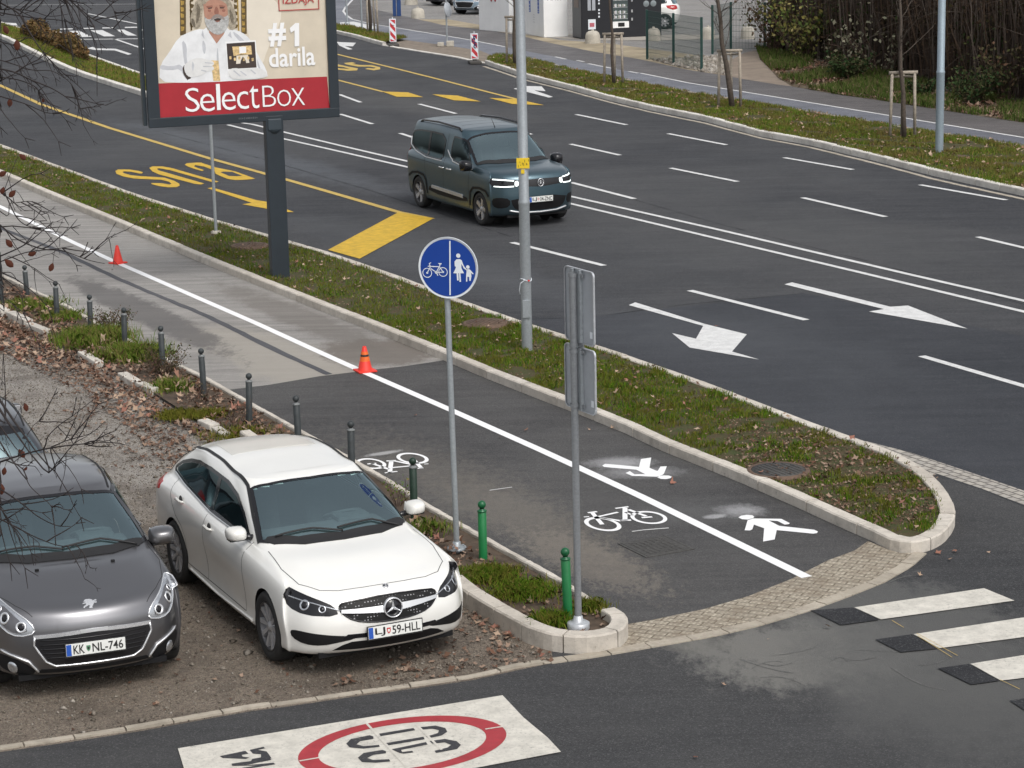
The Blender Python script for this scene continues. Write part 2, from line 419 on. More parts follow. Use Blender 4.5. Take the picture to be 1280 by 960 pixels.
# ---- near path
NEAR_KERB = [(-500, 18), (-200, 135), (0, 221), (57, 246), (115, 270), (186, 300), (249, 327), (320, 356), (400, 388), (481, 420), (540, 444), (610, 473.6), (680, 501), (722, 517), (781, 541), (827, 563), (877, 583), (926, 603), (990, 631), (1049, 658), (1090, 676), (1112, 687)]
EDGING = [(763, 776), (709, 738), (615.5, 684), (540, 641), (509, 621), (466, 595), (320, 513), (260, 478), (225, 462), (150, 424), (108, 400), (89, 389), (41, 366), (0, 347), (-160, 268), (-500, 98)]
PATH_END = [(1112, 687), (1085, 676), (1068, 688), (1035, 700), (990, 723), (935, 745), (880, 761), (818, 774), (784, 780), (763, 778)]
path = sheet('path', GL([(-600, -18)] + NEAR_KERB + PATH_END + EDGING + [(-700, 10)]), Z1 + .004, m_path_new)
sheet('old_path_surface', GL([(-600, -18), (-500, 18), (-200, 135), (0, 221), (57, 246), (115, 270), (186, 300), (249, 327), (320, 356), (400, 388), (481, 420), (540, 444), (556, 450), (510, 457), (450, 464), (400, 470), (335, 481), (286, 487), (262, 478), (225, 462), (150, 424), (108, 400), (41, 366), (0, 347), (-160, 268), (-500, 98), (-700, 10)]), Z1 + .006, m_path_old)
# sealed crack band
def ribbon(mb, pts, w, z, m=0, rag=0.0):
    pts = [Vector((p[0], p[1], z)) for p in pts]
    L = offset_line(pts, w / 2); Rr = offset_line(pts, -w / 2)
    if rag:
        L = [p + Vector((random.uniform(-rag, rag), random.uniform(-rag, rag), 0)) for p in L]
        Rr = [p + Vector((random.uniform(-rag, rag), random.uniform(-rag, rag), 0)) for p in Rr]
    n = len(pts)
    mb.add(L + Rr, [(i, n + i, n + i + 1, i + 1) for i in range(n - 1)], m)
mb = MB(); ribbon(mb, resample(smooth_line(GL([(-60, 262), (60, 308), (81, 316), (141, 346), (206, 373), (271, 400), (320, 426), (372, 450), (412, 468)])), .3), .12, Z1 + .0085, rag=.012)
mb.build('crack_seal_band', [asphalt('crack_seal', (.075, .078, .088), (.10, .10, .108), .1, .2)], path)
# paved ramp between path and street (dimpled pavers + edge stones)
t = NT('ramp_pavers')
vv = t.pos((1, 1, 1), R(25))
br = t.n('ShaderNodeTexBrick'); t.l(vv, br.inputs['Vector']); br.inputs['Scale'].default_value = 1.0
br.inputs['Brick Width'].default_value = .2; br.inputs['Row Height'].default_value = .1; br.inputs['Mortar Size'].default_value = .008
br.inputs['Color1'].default_value = (.50, .45, .36, 1); br.inputs['Color2'].default_value = (.40, .36, .29, 1); br.inputs['Mortar'].default_value = (.14, .12, .09, 1)
dm = t.vor(17, t.pos((1, 1, 1), R(25)))
chk = t.n('ShaderNodeTexVoronoi', feature='F1'); chk.inputs['Scale'].default_value = 21; chk.inputs['Randomness'].default_value = 0.3; t.l(vv, chk.inputs['Vector'])
c = t.mix(t.ramp(chk.outputs['Distance'], [(.24, 0.0), (.40, .55)]), br.outputs['Color'], (.15, .12, .085))
c = t.mix(t.math('MULTIPLY', t.ramp(t.noise(3.2, 7, .75), [(.47, 0.0), (.66, 1.0)]), .75), c, (.17, .13, .09))
t.set(base=c, rough=.85); t.bump(chk.outputs['Distance'], .6, .012)
RAMP_IN = [(1112, 687), (1085, 676), (1068, 688), (1035, 700), (990, 723), (935, 745), (880, 761), (818, 774), (784, 780)]
RAMP_OUT = [(1158, 692), (1140, 708), (1105, 728), (1060, 746), (1010, 764), (950, 782), (890, 796), (826, 807), (776, 816)]
ramp_o = sheet('paved_ramp', GL(RAMP_IN + [(784, 797), (776, 809)] + RAMP_OUT[::-1] + [(1153, 690), (1126, 691)]), Z2 + .002, t.m)
def blocks(name, pts_px, w, step, gap, mat, z0, h, parent=None, side=1, jit=.003, kind=None, z=0.0, world=False):
    """a row of separate stones along a line"""
    P = pts_px if world else GL(pts_px); P = resample(P, .05)
    P = [Vector((p.x, p.y, 0)) for p in P]
    acc = [0.0]
    for a, b in zip(P, P[1:]): acc.append(acc[-1] + (b - a).length)
    def at(s):
        s = max(0, min(acc[-1], s)); i = min(np.searchsorted(acc, s), len(P) - 1); i = max(i, 1)
        f = (s - acc[i - 1]) / max(1e-9, acc[i] - acc[i - 1]); return P[i - 1].lerp(P[i], f)
    mb = MB(); s = 0.0
    while s < acc[-1] - .05:
        L = step * random.uniform(.96, 1.04); e = min(s + L - gap, acc[-1]); n = max(2, int((e - s) / .10) + 1)
        q = [at(s + (e - s) * k / (n - 1)) for k in range(n)]
        b = min(.014, w * .2); dz = random.uniform(-jit, jit)
        prof = [(0, z0 - .02), (0, z0 + h - b * 1.2), (b, z0 + h), (w - b * .6, z0 + h), (w, z0 + h - b), (w, z0 - .02)] if h > .02 else [(0, z0 - .02), (0, z0 + h), (w, z0 + h), (w, z0 - .02)]
        rows = []
        for i, p in enumerate(q):
            tt = (at(min(acc[-1], s + (e - s) * i / (n - 1) + .1)) - at(max(0, s + (e - s) * i / (n - 1) - .1))); tt.normalize()
            nn = Vector((-tt.y, tt.x, 0)) * side
            rows.append([p + nn * (u + random.uniform(-jit, jit) * (h > .02)) + Vector((0, 0, zz + dz)) for u, zz in prof])
        k = len(prof); vs = [v for r_ in rows for v in r_]; fs = []
        for i in range(n - 1):
            for j in range(k - 1): fs.append((i * k + j, i * k + j + 1, (i + 1) * k + j + 1, (i + 1) * k + j))
        fs.append(tuple(range(k))); fs.append(tuple((n - 1) * k + j for j in range(k))[::-1])
        mb.add(vs, fs); s += L
    o = mb.build(name, [mat], parent)
    if parent is None: tag(o, kind=kind or 'structure')
    return o
blocks('edge_stones', RAMP_OUT + [(740, 822), (690, 829)], .13, .42, .012, m_edge, -.012, .017, side=-1)
blocks('lot_border_stones', [(-300, 983), (0, 937), (90, 924), (180, 910), (257, 896), (313, 886), (360, 880), (440, 868), (530, 856), (591, 847), (650, 834), (690, 828)], .075, .42, .012, m_edge, -.01, .02, side=1, jit=.008)

# ---- near grass island
TIP = [(1112, 687), (1124, 690), (1137.5, 691.6), (1150, 690.5), (1161, 688.3), (1176, 681), (1185, 672.5), (1191, 664)]
FAR_TOP = [(1194.8, 640), (1192.5, 630), (1185, 614.4), (1173, 599.5), (1155, 584.7), (1137.5, 574.3), (1113.8, 562.4), (1085, 551.8), (1057, 541.7), (1001, 521), (940, 498), (866.6, 470.5), (780, 441), (701, 415.6), (652, 400), (573, 372), (500, 344), (409, 313), (335, 292), (275, 275), (172, 242), (69, 204.5), (0, 179), (-200, 98), (-500, -5)]
tipw = smooth_line(GL(TIP) + [G(x, y - 6, .0) if False else G(x, y, .12) for x, y in FAR_TOP[:8]], 3)
NEARW = GL(NEAR_KERB[:-1]); FARW = [G(x, y, .12) for x, y in FAR_TOP[8:]]
ring = [Vector((p.x, p.y, 0)) for p in NEARW + tipw + FARW]
n1 = len(NEARW); n2 = n1 + len(tipw)
blocks('kerb', ring[:n1 + 1], .15, 1.0, .020, m_kerb, 0, .12, side=1, world=True)
blocks('kerb', ring[n1:n2], .17, .5, .014, m_kerb, 0, .125, side=1, world=True)
blocks('kerb', ring[n2 - 1:], .15, 1.0, .016, m_kerb, 0, .11, side=1, world=True)
ISL = offset_line(ring, .13)
sheet('grass_verge_soil', ISL, .095, m_soil_green)
# gutter of small setts on the road side of the island
t = NT('gutter_setts'); vv = t.pos((1, 1, 1), R(63))
br = t.n('ShaderNodeTexBrick'); t.l(vv, br.inputs['Vector']); br.inputs['Scale'].default_value = 1.0
br.inputs['Brick Width'].default_value = .16; br.inputs['Row Height'].default_value = .11; br.inputs['Mortar Size'].default_value = .012
br.inputs['Color1'].default_value = (.42, .39, .34, 1); br.inputs['Color2'].default_value = (.33, .31, .28, 1); br.inputs['Mortar'].default_value = (.12, .11, .10, 1)
c = t.mix(t.math('MULTIPLY', t.ramp(t.noise(4, 7, .75), [(.5, 0.0), (.7, 1.0)]), .5), br.outputs['Color'], (.15, .13, .11))
t.set(base=c, rough=.85); t.bump(br.outputs['Fac'], .5, .01); m_sett = t.m
fw = [Vector((p.x, p.y, 0)) for p in FARW]
ou = [p + Vector((0, 0, 0)) for p in offset_line(fw, -(.26))]
ou = [a.lerp(b, min(1, .35 + .65 * max(0, 1 - i / 6))) for i, (a, b) in enumerate(zip(fw, ou))]
g_in = GL([(1500, 740), (1400, 685), (1280, 631), (1229, 611), (1172, 592)]) + [Vector((p.x, p.y, 0)) for p in [G(x, y, .12) for x, y in FAR_TOP[4:8]]] + fw
g_out = GL([(1500, 712), (1400, 662), (1280, 613), (1212.7, 590), (1179, 578.8), (1137, 565)]) + ou
sheet('gutter', g_in + g_out[::-1], Z2 + .001, m_sett)

# ---- bollard strip
TIPK = [(560, 741), (579, 757), (594, 767), (640, 794), (658, 803), (685, 813), (721, 817), (751, 815.5), (776, 809), (784, 801), (786, 793), (781, 785), (770, 779)]
tipk = smooth_line(GL(TIPK), 3)
blocks('kerb', GL([(300, 553), (420, 640), (500, 697), (560, 741)]), .14, 1.0, .01, m_kerb, 0, .15, side=1, world=True)
blocks('kerb', tipk, .16, .55, .016, m_kerb, 0, .165, side=1, world=True)
blocks('path_edging', GL([(766, 777), (709, 736), (615.5, 683), (540, 640), (509, 620), (466, 594), (320, 512), (260, 478), (225, 461), (150, 424), (108, 400), (89, 389), (41, 366), (0, 347), (-160, 268), (-500, 98)]), .075, 1.0, .01, m_kerb, 0, .085, side=1, world=True, jit=.006)
SOUTH = [(-500, 128), (-160, 300), (0, 391), (60, 420), (115, 452), (190, 493), (280, 549), (420, 640), (579, 750), (645, 790), (690, 806), (745, 806), (772, 795), (766, 781)]
STRIP = GL(SOUTH) + GL([(709, 738), (615.5, 685), (540, 642), (509, 622), (466, 596), (320, 514), (260, 480), (225, 463), (150, 426), (108, 402), (41, 368), (0, 349), (-160, 270), (-500, 100)])
sheet('bollard_strip_soil', STRIP, .04, m_soil)
TIPSOIL = offset_line(tipk, .13)
sheet('bollard_strip_soil', [Vector((p.x, p.y, 0)) for p in TIPSOIL] + GL([(702, 748), (640, 712), (612, 697), (585, 700), (560, 738)]), .078, m_soil)
# old kerb stones lying at the lot side of the strip
m_old = stone('old_kerb_stone', (.50, .47, .42), (.62, .58, .52), 3.5, amt=.7)
mb = MB()
for (a, b, w, h) in [((-60, 362), (12, 396), .16, .12), ((14, 398), (36, 409), .15, .12), ((38, 411), (58, 420), .14, .1), ((103, 446), (124, 460), .13, .09), ((152, 474), (173, 485), .15, .10), ((175, 486), (194, 494), .14, .10), ((254, 533), (268, 540), .15, .1), ((270, 542), (283, 550), .13, .09)]:
    p, q = G(*a), G(*b); d = q - p; mb.box((p + q) / 2 + Vector((0, 0, h / 2 - .01)), (d.length, w, h + .03), math.atan2(d.y, d.x) + random.uniform(-.05, .05), bev=.018)
tag(mb.build('old_kerb', [m_old]), kind='structure')

# ---- far verge, far path
FK = GL(FAR_KERB)
blocks('kerb', GL([(606, 80), (655, 97), (710, 111), (760, 125), (810, 137), (880, 151), (949, 170), (1011, 181), (1090, 200), (1168, 220), (1280, 245), (1420, 277)]), .16, 1.0, .03, m_kerb_far, 0, .14, side=1, world=True)
blocks('kerb', GL([(380, 33), (420, 42), (442, 47), (478, 57)]), .16, 1.0, .01, m_kerb_far, 0, .13, side=1, world=True)
blocks('kerb', GL([(478, 57), (495, 60), (569.5, 72), (606, 80)]), .16, 1.0, .01, m_kerb_far, 0, .03, side=1, world=True)
blocks('gutter_edge', GL([(603, 83), (652, 99.5), (708, 113.5), (760, 128), (810, 140), (880, 154.5), (949, 173), (1011, 184.5), (1090, 204), (1168, 225), (1280, 250), (1420, 282)]), .12, .5, .01, m_edge, -.012, .014, side=1, world=True)
FV_UP = [(1420, 214), (1280, 188.6), (1109, 161), (1030.6, 147.6), (860, 119), (785, 104), (725, 92.5), (665, 77.5), (640, 73), (622, 71.5), (610, 75)]
fverge = GL([(608, 80), (655, 96), (710, 110), (760, 124), (810, 136), (880, 150), (949, 169), (1011, 180), (1090, 199), (1168, 219), (1280, 244), (1420, 276)]) + GL(FV_UP)
sheet('far_verge_soil', fverge, .11, m_soil_green)
blocks('path_edging', GL([(622, 72), (665, 78), (725, 93), (785, 104.5), (860, 119.5), (1030, 148), (1109, 161.5), (1280, 189), (1420, 215)]), .08, 1.0, .01, m_edge, 0, .125, side=1, world=True)
fverge2 = GL([(380, 33), (420, 41), (442, 46), (478, 56), (510, 50), (470, 44), (440, 36), (420, 34), (380, 26)])
sheet('far_verge_soil', fverge2, .10, m_soil_green)
sheet('worn_ground', GL([(478, 57), (495, 60), (569.5, 72), (606, 80), (622, 72), (600, 62), (560, 56), (500, 48), (480, 47)]), Z1 + .004, simple('worn_earth', (.20, .165, .13), .95, var=.3, scale=3, bump=.6, obj=False))
FP_FAR = [(1420, 174), (1280, 152.6), (1103, 125), (975, 105), (860, 87), (800, 74), (740, 64), (690, 54), (640, 42), (595, 36), (553, 31), (500, 19), (470, 12), (448, -6)]
FP_LINE = [(1420, 197), (1280, 172), (860, 103), (801, 91), (770, 86.5), (735, 79.5), (694, 71), (631, 58.5), (561, 45.5), (497, 35), (471, 31), (454, 27.5), (440, 24), (433, 19), (429, 14), (432, 9), (440, 2), (446, -6)]
FP_NEAR = [(1420, 216), (1280, 189.6), (1109, 162), (1030, 148.6), (860, 120), (785, 105), (725, 93.5), (665, 79), (622, 72), (600, 63), (560, 57), (500, 49), (478, 46), (440, 38), (420, 34), (400, 20), (410, -6)]
fp = sheet('far_path', GL(FP_FAR) + GL(FP_LINE[::-1]), Z1 + .005, m_path_far)
fp2 = sheet('far_cycle_path', GL(FP_LINE) + GL(FP_NEAR[::-1]), Z1 + .006, m_path_far2)

# ---- far median at the upper left
MED_N = [(-60, 27), (0, 47), (31, 63), (62.5, 79), (94, 93), (131, 105), (175, 119), (215, 131), (250, 140)]
MED_F = [(256, 136), (230, 116), (200, 103), (173, 94), (140, 82), (109, 71), (70, 55), (40, 41), (10, 33), (-60, 12)]
mp = smooth_line(GL(MED_N) + GL(MED_F), 1)
blocks('kerb', mp, .2, 1.0, .01, m_kerb_far, 0, .14, side=1, world=True)
sheet('median_soil', offset_line([Vector((p.x, p.y, 0)) for p in mp], .16), .11, m_soil_green)

# ================================================================== MARKINGS (parts of the road they lie on)
def mark(name, polys, mat, parent, z=.002):
    mb = MB()
    for p in polys: mb.poly([(q.x, q.y, z) for q in GL(p)])
    return mb.build(name, [mat], parent)
def lines(name, segs, w, mat, parent, z=.002):
    mb = MB()
    for s_ in segs: ribbon(mb, GL(s_), w, z)
    return mb.build(name, [mat], parent)
DASH = [((640, 303), (755, 332)), ((862, 363), (1008, 400)), ((1152, 445), (1292, 486)), ((713, 180), (775, 194)), ((838, 210), (922, 227)), ((1003, 247), (1107, 271)), ((1222, 296), (1345, 325)),
        ((720, 143), (783, 156)), ((835, 167), (908, 181)), ((980, 197), (1066, 212)), ((1150, 231), (1258, 250)),
        ((524, 130), (570, 142)), ((424, 118), (451, 128)), ((425, 142.5), (465.5, 155)), ((500, 166.5), (545, 181)), ((713.6, 228), (793, 248.5)), ((620, 155), (664, 168))]
for a, b in DASH: lines('lane_dash', [(a, b)], .13, m_white, road)
lines('double_centre_line', [[(285, 151), (316, 155.5), (354.6, 165), (430, 183), (507, 201), (600, 221), (716, 246), (900, 287.5), (1124, 340), (1280, 376), (1420, 410)]], .12, m_white, road)
lines('double_centre_line', [[(285, 156), (330, 167.5), (354.6, 173.5), (430, 190.5), (508, 208.5), (600, 229.5), (713.6, 254.6), (900, 299), (1073, 340), (1280, 389.6), (1420, 424)]], .12, m_white, road)
mark('turn_arrow', [[(786, 381.5), (794, 378), (881, 405), (933.5, 418), (915, 439.5), (949, 449.5), (862, 434.5), (840, 416.5), (870, 423.5), (879, 407.5)]], m_white, road)
mark('turn_arrow', [[(980.5, 355.5), (990, 353), (1113, 383.5), (1135, 382), (1209.5, 411), (1086, 389.5), (1105, 386.5)]], m_white, road)
mark('turn_arrow', [[(642, 111), (656, 107.5), (677, 108), (682, 114), (668, 113), (691, 121), (686, 122), (659, 115)]], m_white, road)
mark('turn_arrow', [[(421, 52.5), (445, 53.5), (441, 58), (431, 57.5), (441, 61.5), (435, 62), (424, 57)]], m_white, road)
lines('bus_lane_line', [[(-120, 66), (0, 106.6), (51.6, 130.6), (137, 160), (261, 197.7), (357.7, 224.4), (419, 242), (498, 265), (540, 273.5)]], .16, m_yellow_old, road)
mark('bus_lane_end_bar', [[(498, 265.5), (542, 273), (449.5, 323.5), (410, 312.5)]], m_yellow, road, .004)
def zz(pts, x0, y0, k): return [(x0 + x / k, y0 + y / k) for x, y in pts]
BK = (130, 190, 5.12)
mark('bus_lettering', [
    zz([(72, 122), (90, 112), (160, 112), (225, 122), (250, 130), (243, 138), (225, 138), (175, 127), (130, 124), (118, 128), (128, 136), (170, 148), (230, 155), (330, 160), (390, 165), (450, 185), (482, 203), (484, 216), (465, 225), (410, 226), (350, 218), (305, 206), (303, 199), (370, 200), (420, 209), (432, 203), (415, 190), (365, 178), (290, 175), (190, 170), (120, 156), (80, 140)], *BK),
    zz([(290, 102), (310, 92), (370, 92), (430, 102), (735, 190), (718, 194), (690, 192), (420, 116), (350, 104), (338, 108), (350, 118), (642, 202), (620, 208), (580, 204), (350, 143), (310, 125)], *BK)], m_yellow, road)
# letter B as outline with counters left open
mark('bus_lettering', [zz([(516, 82), (530, 72), (590, 68), (625, 68), (630, 72), (720, 100), (840, 124), (968, 171), (900, 178), (840, 180), (790, 172), (740, 152), (715, 140), (705, 118), (640, 93), (585, 84), (575, 92), (600, 103), (640, 116), (628, 122), (590, 112), (540, 95)], *BK)], m_yellow, road)
mark('letter_counter', [zz([(745, 130), (765, 126), (820, 128), (885, 153), (850, 156), (800, 154)], *BK)], m_road, road, .005)
mark('bus_lane_arrow', [zz([(662, 232), (690, 227), (975, 308), (1050, 320), (1216, 385), (1160, 384), (885, 335), (945, 325)], *BK)], m_yellow, road)
# far bus lane
lines('bus_lane_line', [[(200, 15), (300, 38), (422, 68), (500, 87), (560, 102), (612, 115.5), (648, 124.5)]], .14, m_yellow_old, road)
lines('bus_lane_line', [[(330, 75), (422, 100), (480, 115)]], .14, m_yellow_old, road)
for d in ([(477.5, 114.5), (510, 115.5), (529, 121.5), (496, 121)], [(540, 118), (572, 119.5), (601, 127), (567.5, 125.5)], [(611, 122.5), (646, 124), (680, 131.5), (640, 130)]):
    mark('bus_lane_diamond', [d], m_yellow, road, .004)
FK2 = (400, 0, 4.0)
mark('bus_lettering', [zz([(60, 322), (90, 322), (135, 332), (190, 342), (185, 352), (140, 354), (90, 348), (60, 340), (60, 333), (100, 342), (150, 345), (120, 336), (60, 329)], *FK2),
     zz([(120, 315), (160, 311), (180, 316), (160, 320), (200, 325), (260, 326), (300, 336), (302, 346), (270, 352), (225, 345), (240, 340), (270, 343), (278, 338), (250, 333), (190, 333), (130, 322)], *FK2)], m_yellow_old, road)
# upper left: stop line, crossing, arrow
lines('stop_line', [[(30, 50), (67, 49.5), (172, 48.5), (230, 48)]], .3, m_white, road)
for q in ([(66, 39), (74, 39), (90, 47.5), (77, 47.5)], [(86, 38.5), (99, 38.5), (115, 46), (102, 46.3)], [(113, 38), (128, 37.6), (144, 45.3), (130, 45.5)], [(144, 37.2), (155, 37), (171, 44.5), (160, 44.5)], [(176, 37), (188, 36.8), (206, 44), (193, 44.2)], [(40, 42), (50, 41), (57, 47), (48, 47.5)]):
    mark('crossing_bar', [q], m_white, road)
for q in ([(25, 37), (36, 36.5), (36, 38), (25, 38.5)], [(52, 36.2), (64, 36), (64, 37), (52, 37.4)], [(75, 35.8), (91, 35.4), (91, 36.6), (75, 37)], [(104, 35), (118, 34.7), (118, 35.9), (104, 36.2)], [(128, 34.4), (142, 34.1), (142, 35.3), (128, 35.6)], [(156, 33.7), (172, 33.4), (172, 34.7), (156, 35)]):
    mark('crossing_dash', [q], m_white, road)
mark('turn_arrow', [[(109, 60.5), (116, 58.5), (120, 60.5), (145, 61), (165, 67.5), (160, 68.5), (143, 63), (118, 62.5)]], m_white, road)
lines('lane_line', [[(143, 48.5), (172, 58.5), (230, 76)], [(0, 6.5), (172, 5)], [(110, 17), (172, 30)]], .14, m_white, road)
mark('crossing_bar', [[(0, 28), (20, 29), (22, 32), (0, 31)]], m_white, road)
mark('crossing_bar', [[(425, 28), (442, 27), (470, 33), (470, 36), (452, 36), (425, 31)]], m_white, road)
# far path lines
lines('cycle_line', [[(1420, 197), (1280, 172), (1109, 144), (860, 103.5), (801, 91.5)], [(797.5, 91.5), (786, 89.2)], [(770, 86.5), (735, 79.5)], [(730, 77.2), (721, 75.5)], [(707.5, 74), (694, 71)], [(631, 58.5), (588, 50), (561, 45.5), (497, 35), (471, 31), (454, 27.5), (440, 24), (433, 19), (429, 14), (432, 9), (446, -6)]], .11, m_white, fp2, .003)
# near path line, pictograms
lines('path_line', [[(-200, 176), (0, 258), (89.5, 302), (141, 326), (180, 343), (320, 404), (400, 440.5), (450, 463), (560, 511), (680, 564.5), (800, 620), (1008.5, 721.5)]], .125, m_white_new, path, .002)
PK = (720, 560, 1280 / 140)
mark('walker_pictogram', [zz([(300, 203), (330, 182), (430, 190), (720, 217), (742, 128), (860, 110), (840, 228), (920, 262), (935, 262), (965, 213), (1038, 210), (1005, 295), (985, 312), (925, 330), (640, 320), (565, 288), (615, 265), (668, 302), (790, 300), (690, 250), (570, 240), (420, 228), (320, 218)], *PK),
     zz([(930, 338), (950, 322), (1000, 315), (1060, 316), (1095, 330), (1080, 347), (1030, 357), (970, 356)], *PK)], m_white_new, path)
PK2 = (890, 600, 1280 / 150)
mark('walker_pictogram', [zz([(380, 430), (440, 412), (740, 416), (830, 462), (820, 472), (775, 477), (700, 440), (605, 432), (715, 490), (1090, 532), (1130, 550), (1120, 568), (1080, 574), (690, 536), (668, 636), (545, 658), (556, 516), (545, 512), (447, 478), (430, 528), (405, 540), (348, 538)], *PK2),
     zz([(282, 400), (310, 382), (370, 373), (430, 378), (450, 392), (440, 408), (380, 424), (320, 420)], *PK2)], m_white_new, path)
def ringmark(mb, cx, cy, rx, ry, w, K, z=.002, n=36, a0=0, a1=360, tilt=0.0):
    """a wheel of the painted bicycle: an ellipse read off the photo, laid on the ground"""
    vs = []
    for k in range(n + 1):
        q = R(a0 + (a1 - a0) * k / n)
        for s_ in (1, 1 - w):
            ex, ey = rx * s_ * math.cos(q), ry * (1 - (1 - s_) * 1.0) * math.sin(q)
            X = cx + ex * math.cos(tilt) - ey * math.sin(tilt); Y = cy + ex * math.sin(tilt) + ey * math.cos(tilt)
            p = G(K[0] + X / K[2], K[1] + Y / K[2]); vs.append((p.x, p.y, z))
    mb.add(vs, [(2 * k, 2 * k + 1, 2 * k + 3, 2 * k + 2) for k in range(n)])
def bar(mb, a, b, w, K, z=.002):
    p, q = G(K[0] + a[0] / K[2], K[1] + a[1] / K[2]), G(K[0] + b[0] / K[2], K[1] + b[1] / K[2]); ribbon(mb, [p, q], w, z)
mb = MB()
ringmark(mb, 306, 872, 216, 74, .24, PK, tilt=R(9)); ringmark(mb, 832, 796, 212, 72, .22, PK, tilt=R(5))
for a, b, w in [((300, 875), (185, 740), .05), ((135, 742), (240, 728), .045), ((90, 790), (150, 785), .03), ((215, 795), (480, 735), .045), ((235, 790), (520, 835), .045), ((560, 830), (560, 685), .055), ((450, 692), (600, 672), .04), ((500, 830), (630, 825), .05), ((600, 705), (800, 780), .045), ((750, 797), (870, 788), .05), ((560, 735), (650, 770), .03)]:
    bar(mb, a, b, w, PK)
mb.build('cycle_pictogram', [m_white_new], path)
PK3 = (440, 560, 1280 / 105)
mb = MB()
ringmark(mb, 922, 158, 248, 80, .24, PK3, tilt=R(6)); ringmark(mb, 290, 240, 235, 78, .24, PK3, tilt=R(6))
for a, b, w in [((920, 155), (1060, 310), .05), ((1000, 312), (1090, 305), .04), ((1100, 247), (1165, 243), .03), ((650, 200), (900, 250), .045), ((620, 300), (890, 275), .045), ((600, 195), (575, 380), .055), ((500, 382), (690, 358), .04), ((525, 200), (670, 192), .05), ((560, 325), (300, 235), .045), ((235, 245), (370, 235), .05)]:
    bar(mb, a, b, w, PK3)
mb.build('cycle_pictogram', [m_white_new], path)
mb = MB(); ribbon(mb, GL([(790, 664.5), (805, 662.5), (836, 660)]), .025, .002); ribbon(mb, GL([(612, 613), (640, 609)]), .02, .002)
mb.build('chalk_scribble', [m_white], path)
# zebra
for q in ([(1068, 759.5), (1230, 735.5), (1268, 751), (1101, 774.5)], [(1142, 793), (1300, 769), (1345, 788), (1174, 810.5)], [(1213, 830), (1330, 811), (1380, 836), (1251, 851)], [(1290, 872), (1400, 855), (1440, 880), (1330, 895)]):
    mark('crossing_bar', [q], m_white_old, road, .003)
for q in ([(1013, 763), (1066, 759.5), (1099, 775), (1051, 781.5)], [(1094, 799.5), (1140, 793), (1172, 811), (1126, 815.5)], [(1172, 835.5), (1211, 830), (1249, 851), (1214, 856)], [(1262, 876), (1288, 872), (1328, 895), (1300, 900)]):
    mark('blacked_out_bar', [q], m_black_patch, road, .0025)
lines('survey_mark', [[(1146, 792), (1197, 820)], [(1147, 795), (1190, 822)], [(1250, 850), (1275, 862)], [(1115, 776), (1130, 785)]], .006, m_yellow_old, road, .005)
# speed zone panel in the near street
ZP = (220, 860, 2.56)
zone = mark('zone_panel', [zz([(6, 194), (1045, 24), (1112, 95), (1190, 160), (1232, 205), (930, 262), (600, 330), (75, 420)], *ZP)], m_white_old, road, .003)
m_mred = paint('road_paint_red', (.40, .035, .045), .4); m_mblack = paint('road_paint_black', (.035, .035, .04), .4, under=(.4, .38, .33))
def arc_band(name, cx, cy, rx, ry, w, mat, tilt, z, a0=0, a1=360):
    mb = MB(); ringmark(mb, cx, cy, rx, ry, w, ZP, z, 64, a0, a1, tilt); return mb.build(name, [mat], road)
arc_band('zone_ring', 724, 188, 336, 90, .195, m_mred, R(-7), .005)
# digits and letters: read from the driver's side, so their tops point to the left of the picture
pA, pB = G(628, 870), G(223, 935); upv = (pB - pA); upv.z = 0; upv.normalize(); rgt = Vector((upv.y, -upv.x, 0))
def ground_text(mb, txt, origin_px, w, h, z, bold=.02):
    o = G(*origin_px); T = Matrix(((rgt.x, upv.x, 0, o.x), (rgt.y, upv.y, 0, o.y), (0, 0, 1, z), (0, 0, 0, 1)))
    text_box(mb, txt, T, w, h, 0, bold)
def zpoly(n, pl, m, z): 
    mb = MB()
    for p in pl: mb.poly([(q.x, q.y, z) for q in GL(zz(p, *ZP))])
    return mb.build(n, [m], road)
zpoly('zone_digits', [
    [(545, 180), (560, 165), (620, 153), (632, 157), (632, 165), (590, 172), (578, 182), (600, 188), (650, 184), (652, 190), (600, 196), (556, 192)],
    [(650, 148), (760, 130), (765, 137), (655, 156)], [(672, 178), (792, 158), (796, 166), (676, 186)],
    [(775, 128), (830, 122), (862, 130), (868, 142), (850, 154), (812, 162), (800, 158), (838, 146), (842, 137), (820, 132), (782, 136)],
    [(582, 225), (600, 210), (660, 200), (672, 204), (672, 211), (632, 216), (612, 226), (630, 232), (682, 230), (686, 237), (640, 241), (595, 239)],
    [(690, 198), (800, 175), (805, 183), (720, 200), (724, 207), (756, 203), (760, 208), (728, 212), (716, 210)],
    [(812, 172), (860, 165), (898, 172), (912, 184), (900, 197), (832, 210), (828, 203), (870, 192), (880, 184), (860, 176), (820, 180)]], m_mblack, .006)
zpoly('zone_letters', [[(140, 220), (222, 203), (232, 212), (210, 216), (214, 222), (235, 224), (225, 229), (150, 226)],
    [(236, 200), (280, 190), (285, 195), (262, 200), (290, 205), (298, 215), (306, 228), (240, 236), (244, 229), (272, 224), (272, 214), (246, 212)],
    [(178, 244), (300, 228), (306, 232), (216, 250), (312, 241), (318, 246), (180, 268), (174, 263), (262, 250), (180, 251)]], m_mblack, .006)
mb = MB()
for a, b in [((605, 110), (745, 262)), ((770, 120), (850, 200)), ((990, 134), (1056, 124)), ((395, 236), (465, 224))]:
    ribbon(mb, GL(zz([a, b], *ZP)), .022, .0075)
mb.build('panel_seam', [m_white_old], road)
rs_ = random.Random(31); mb = MB()
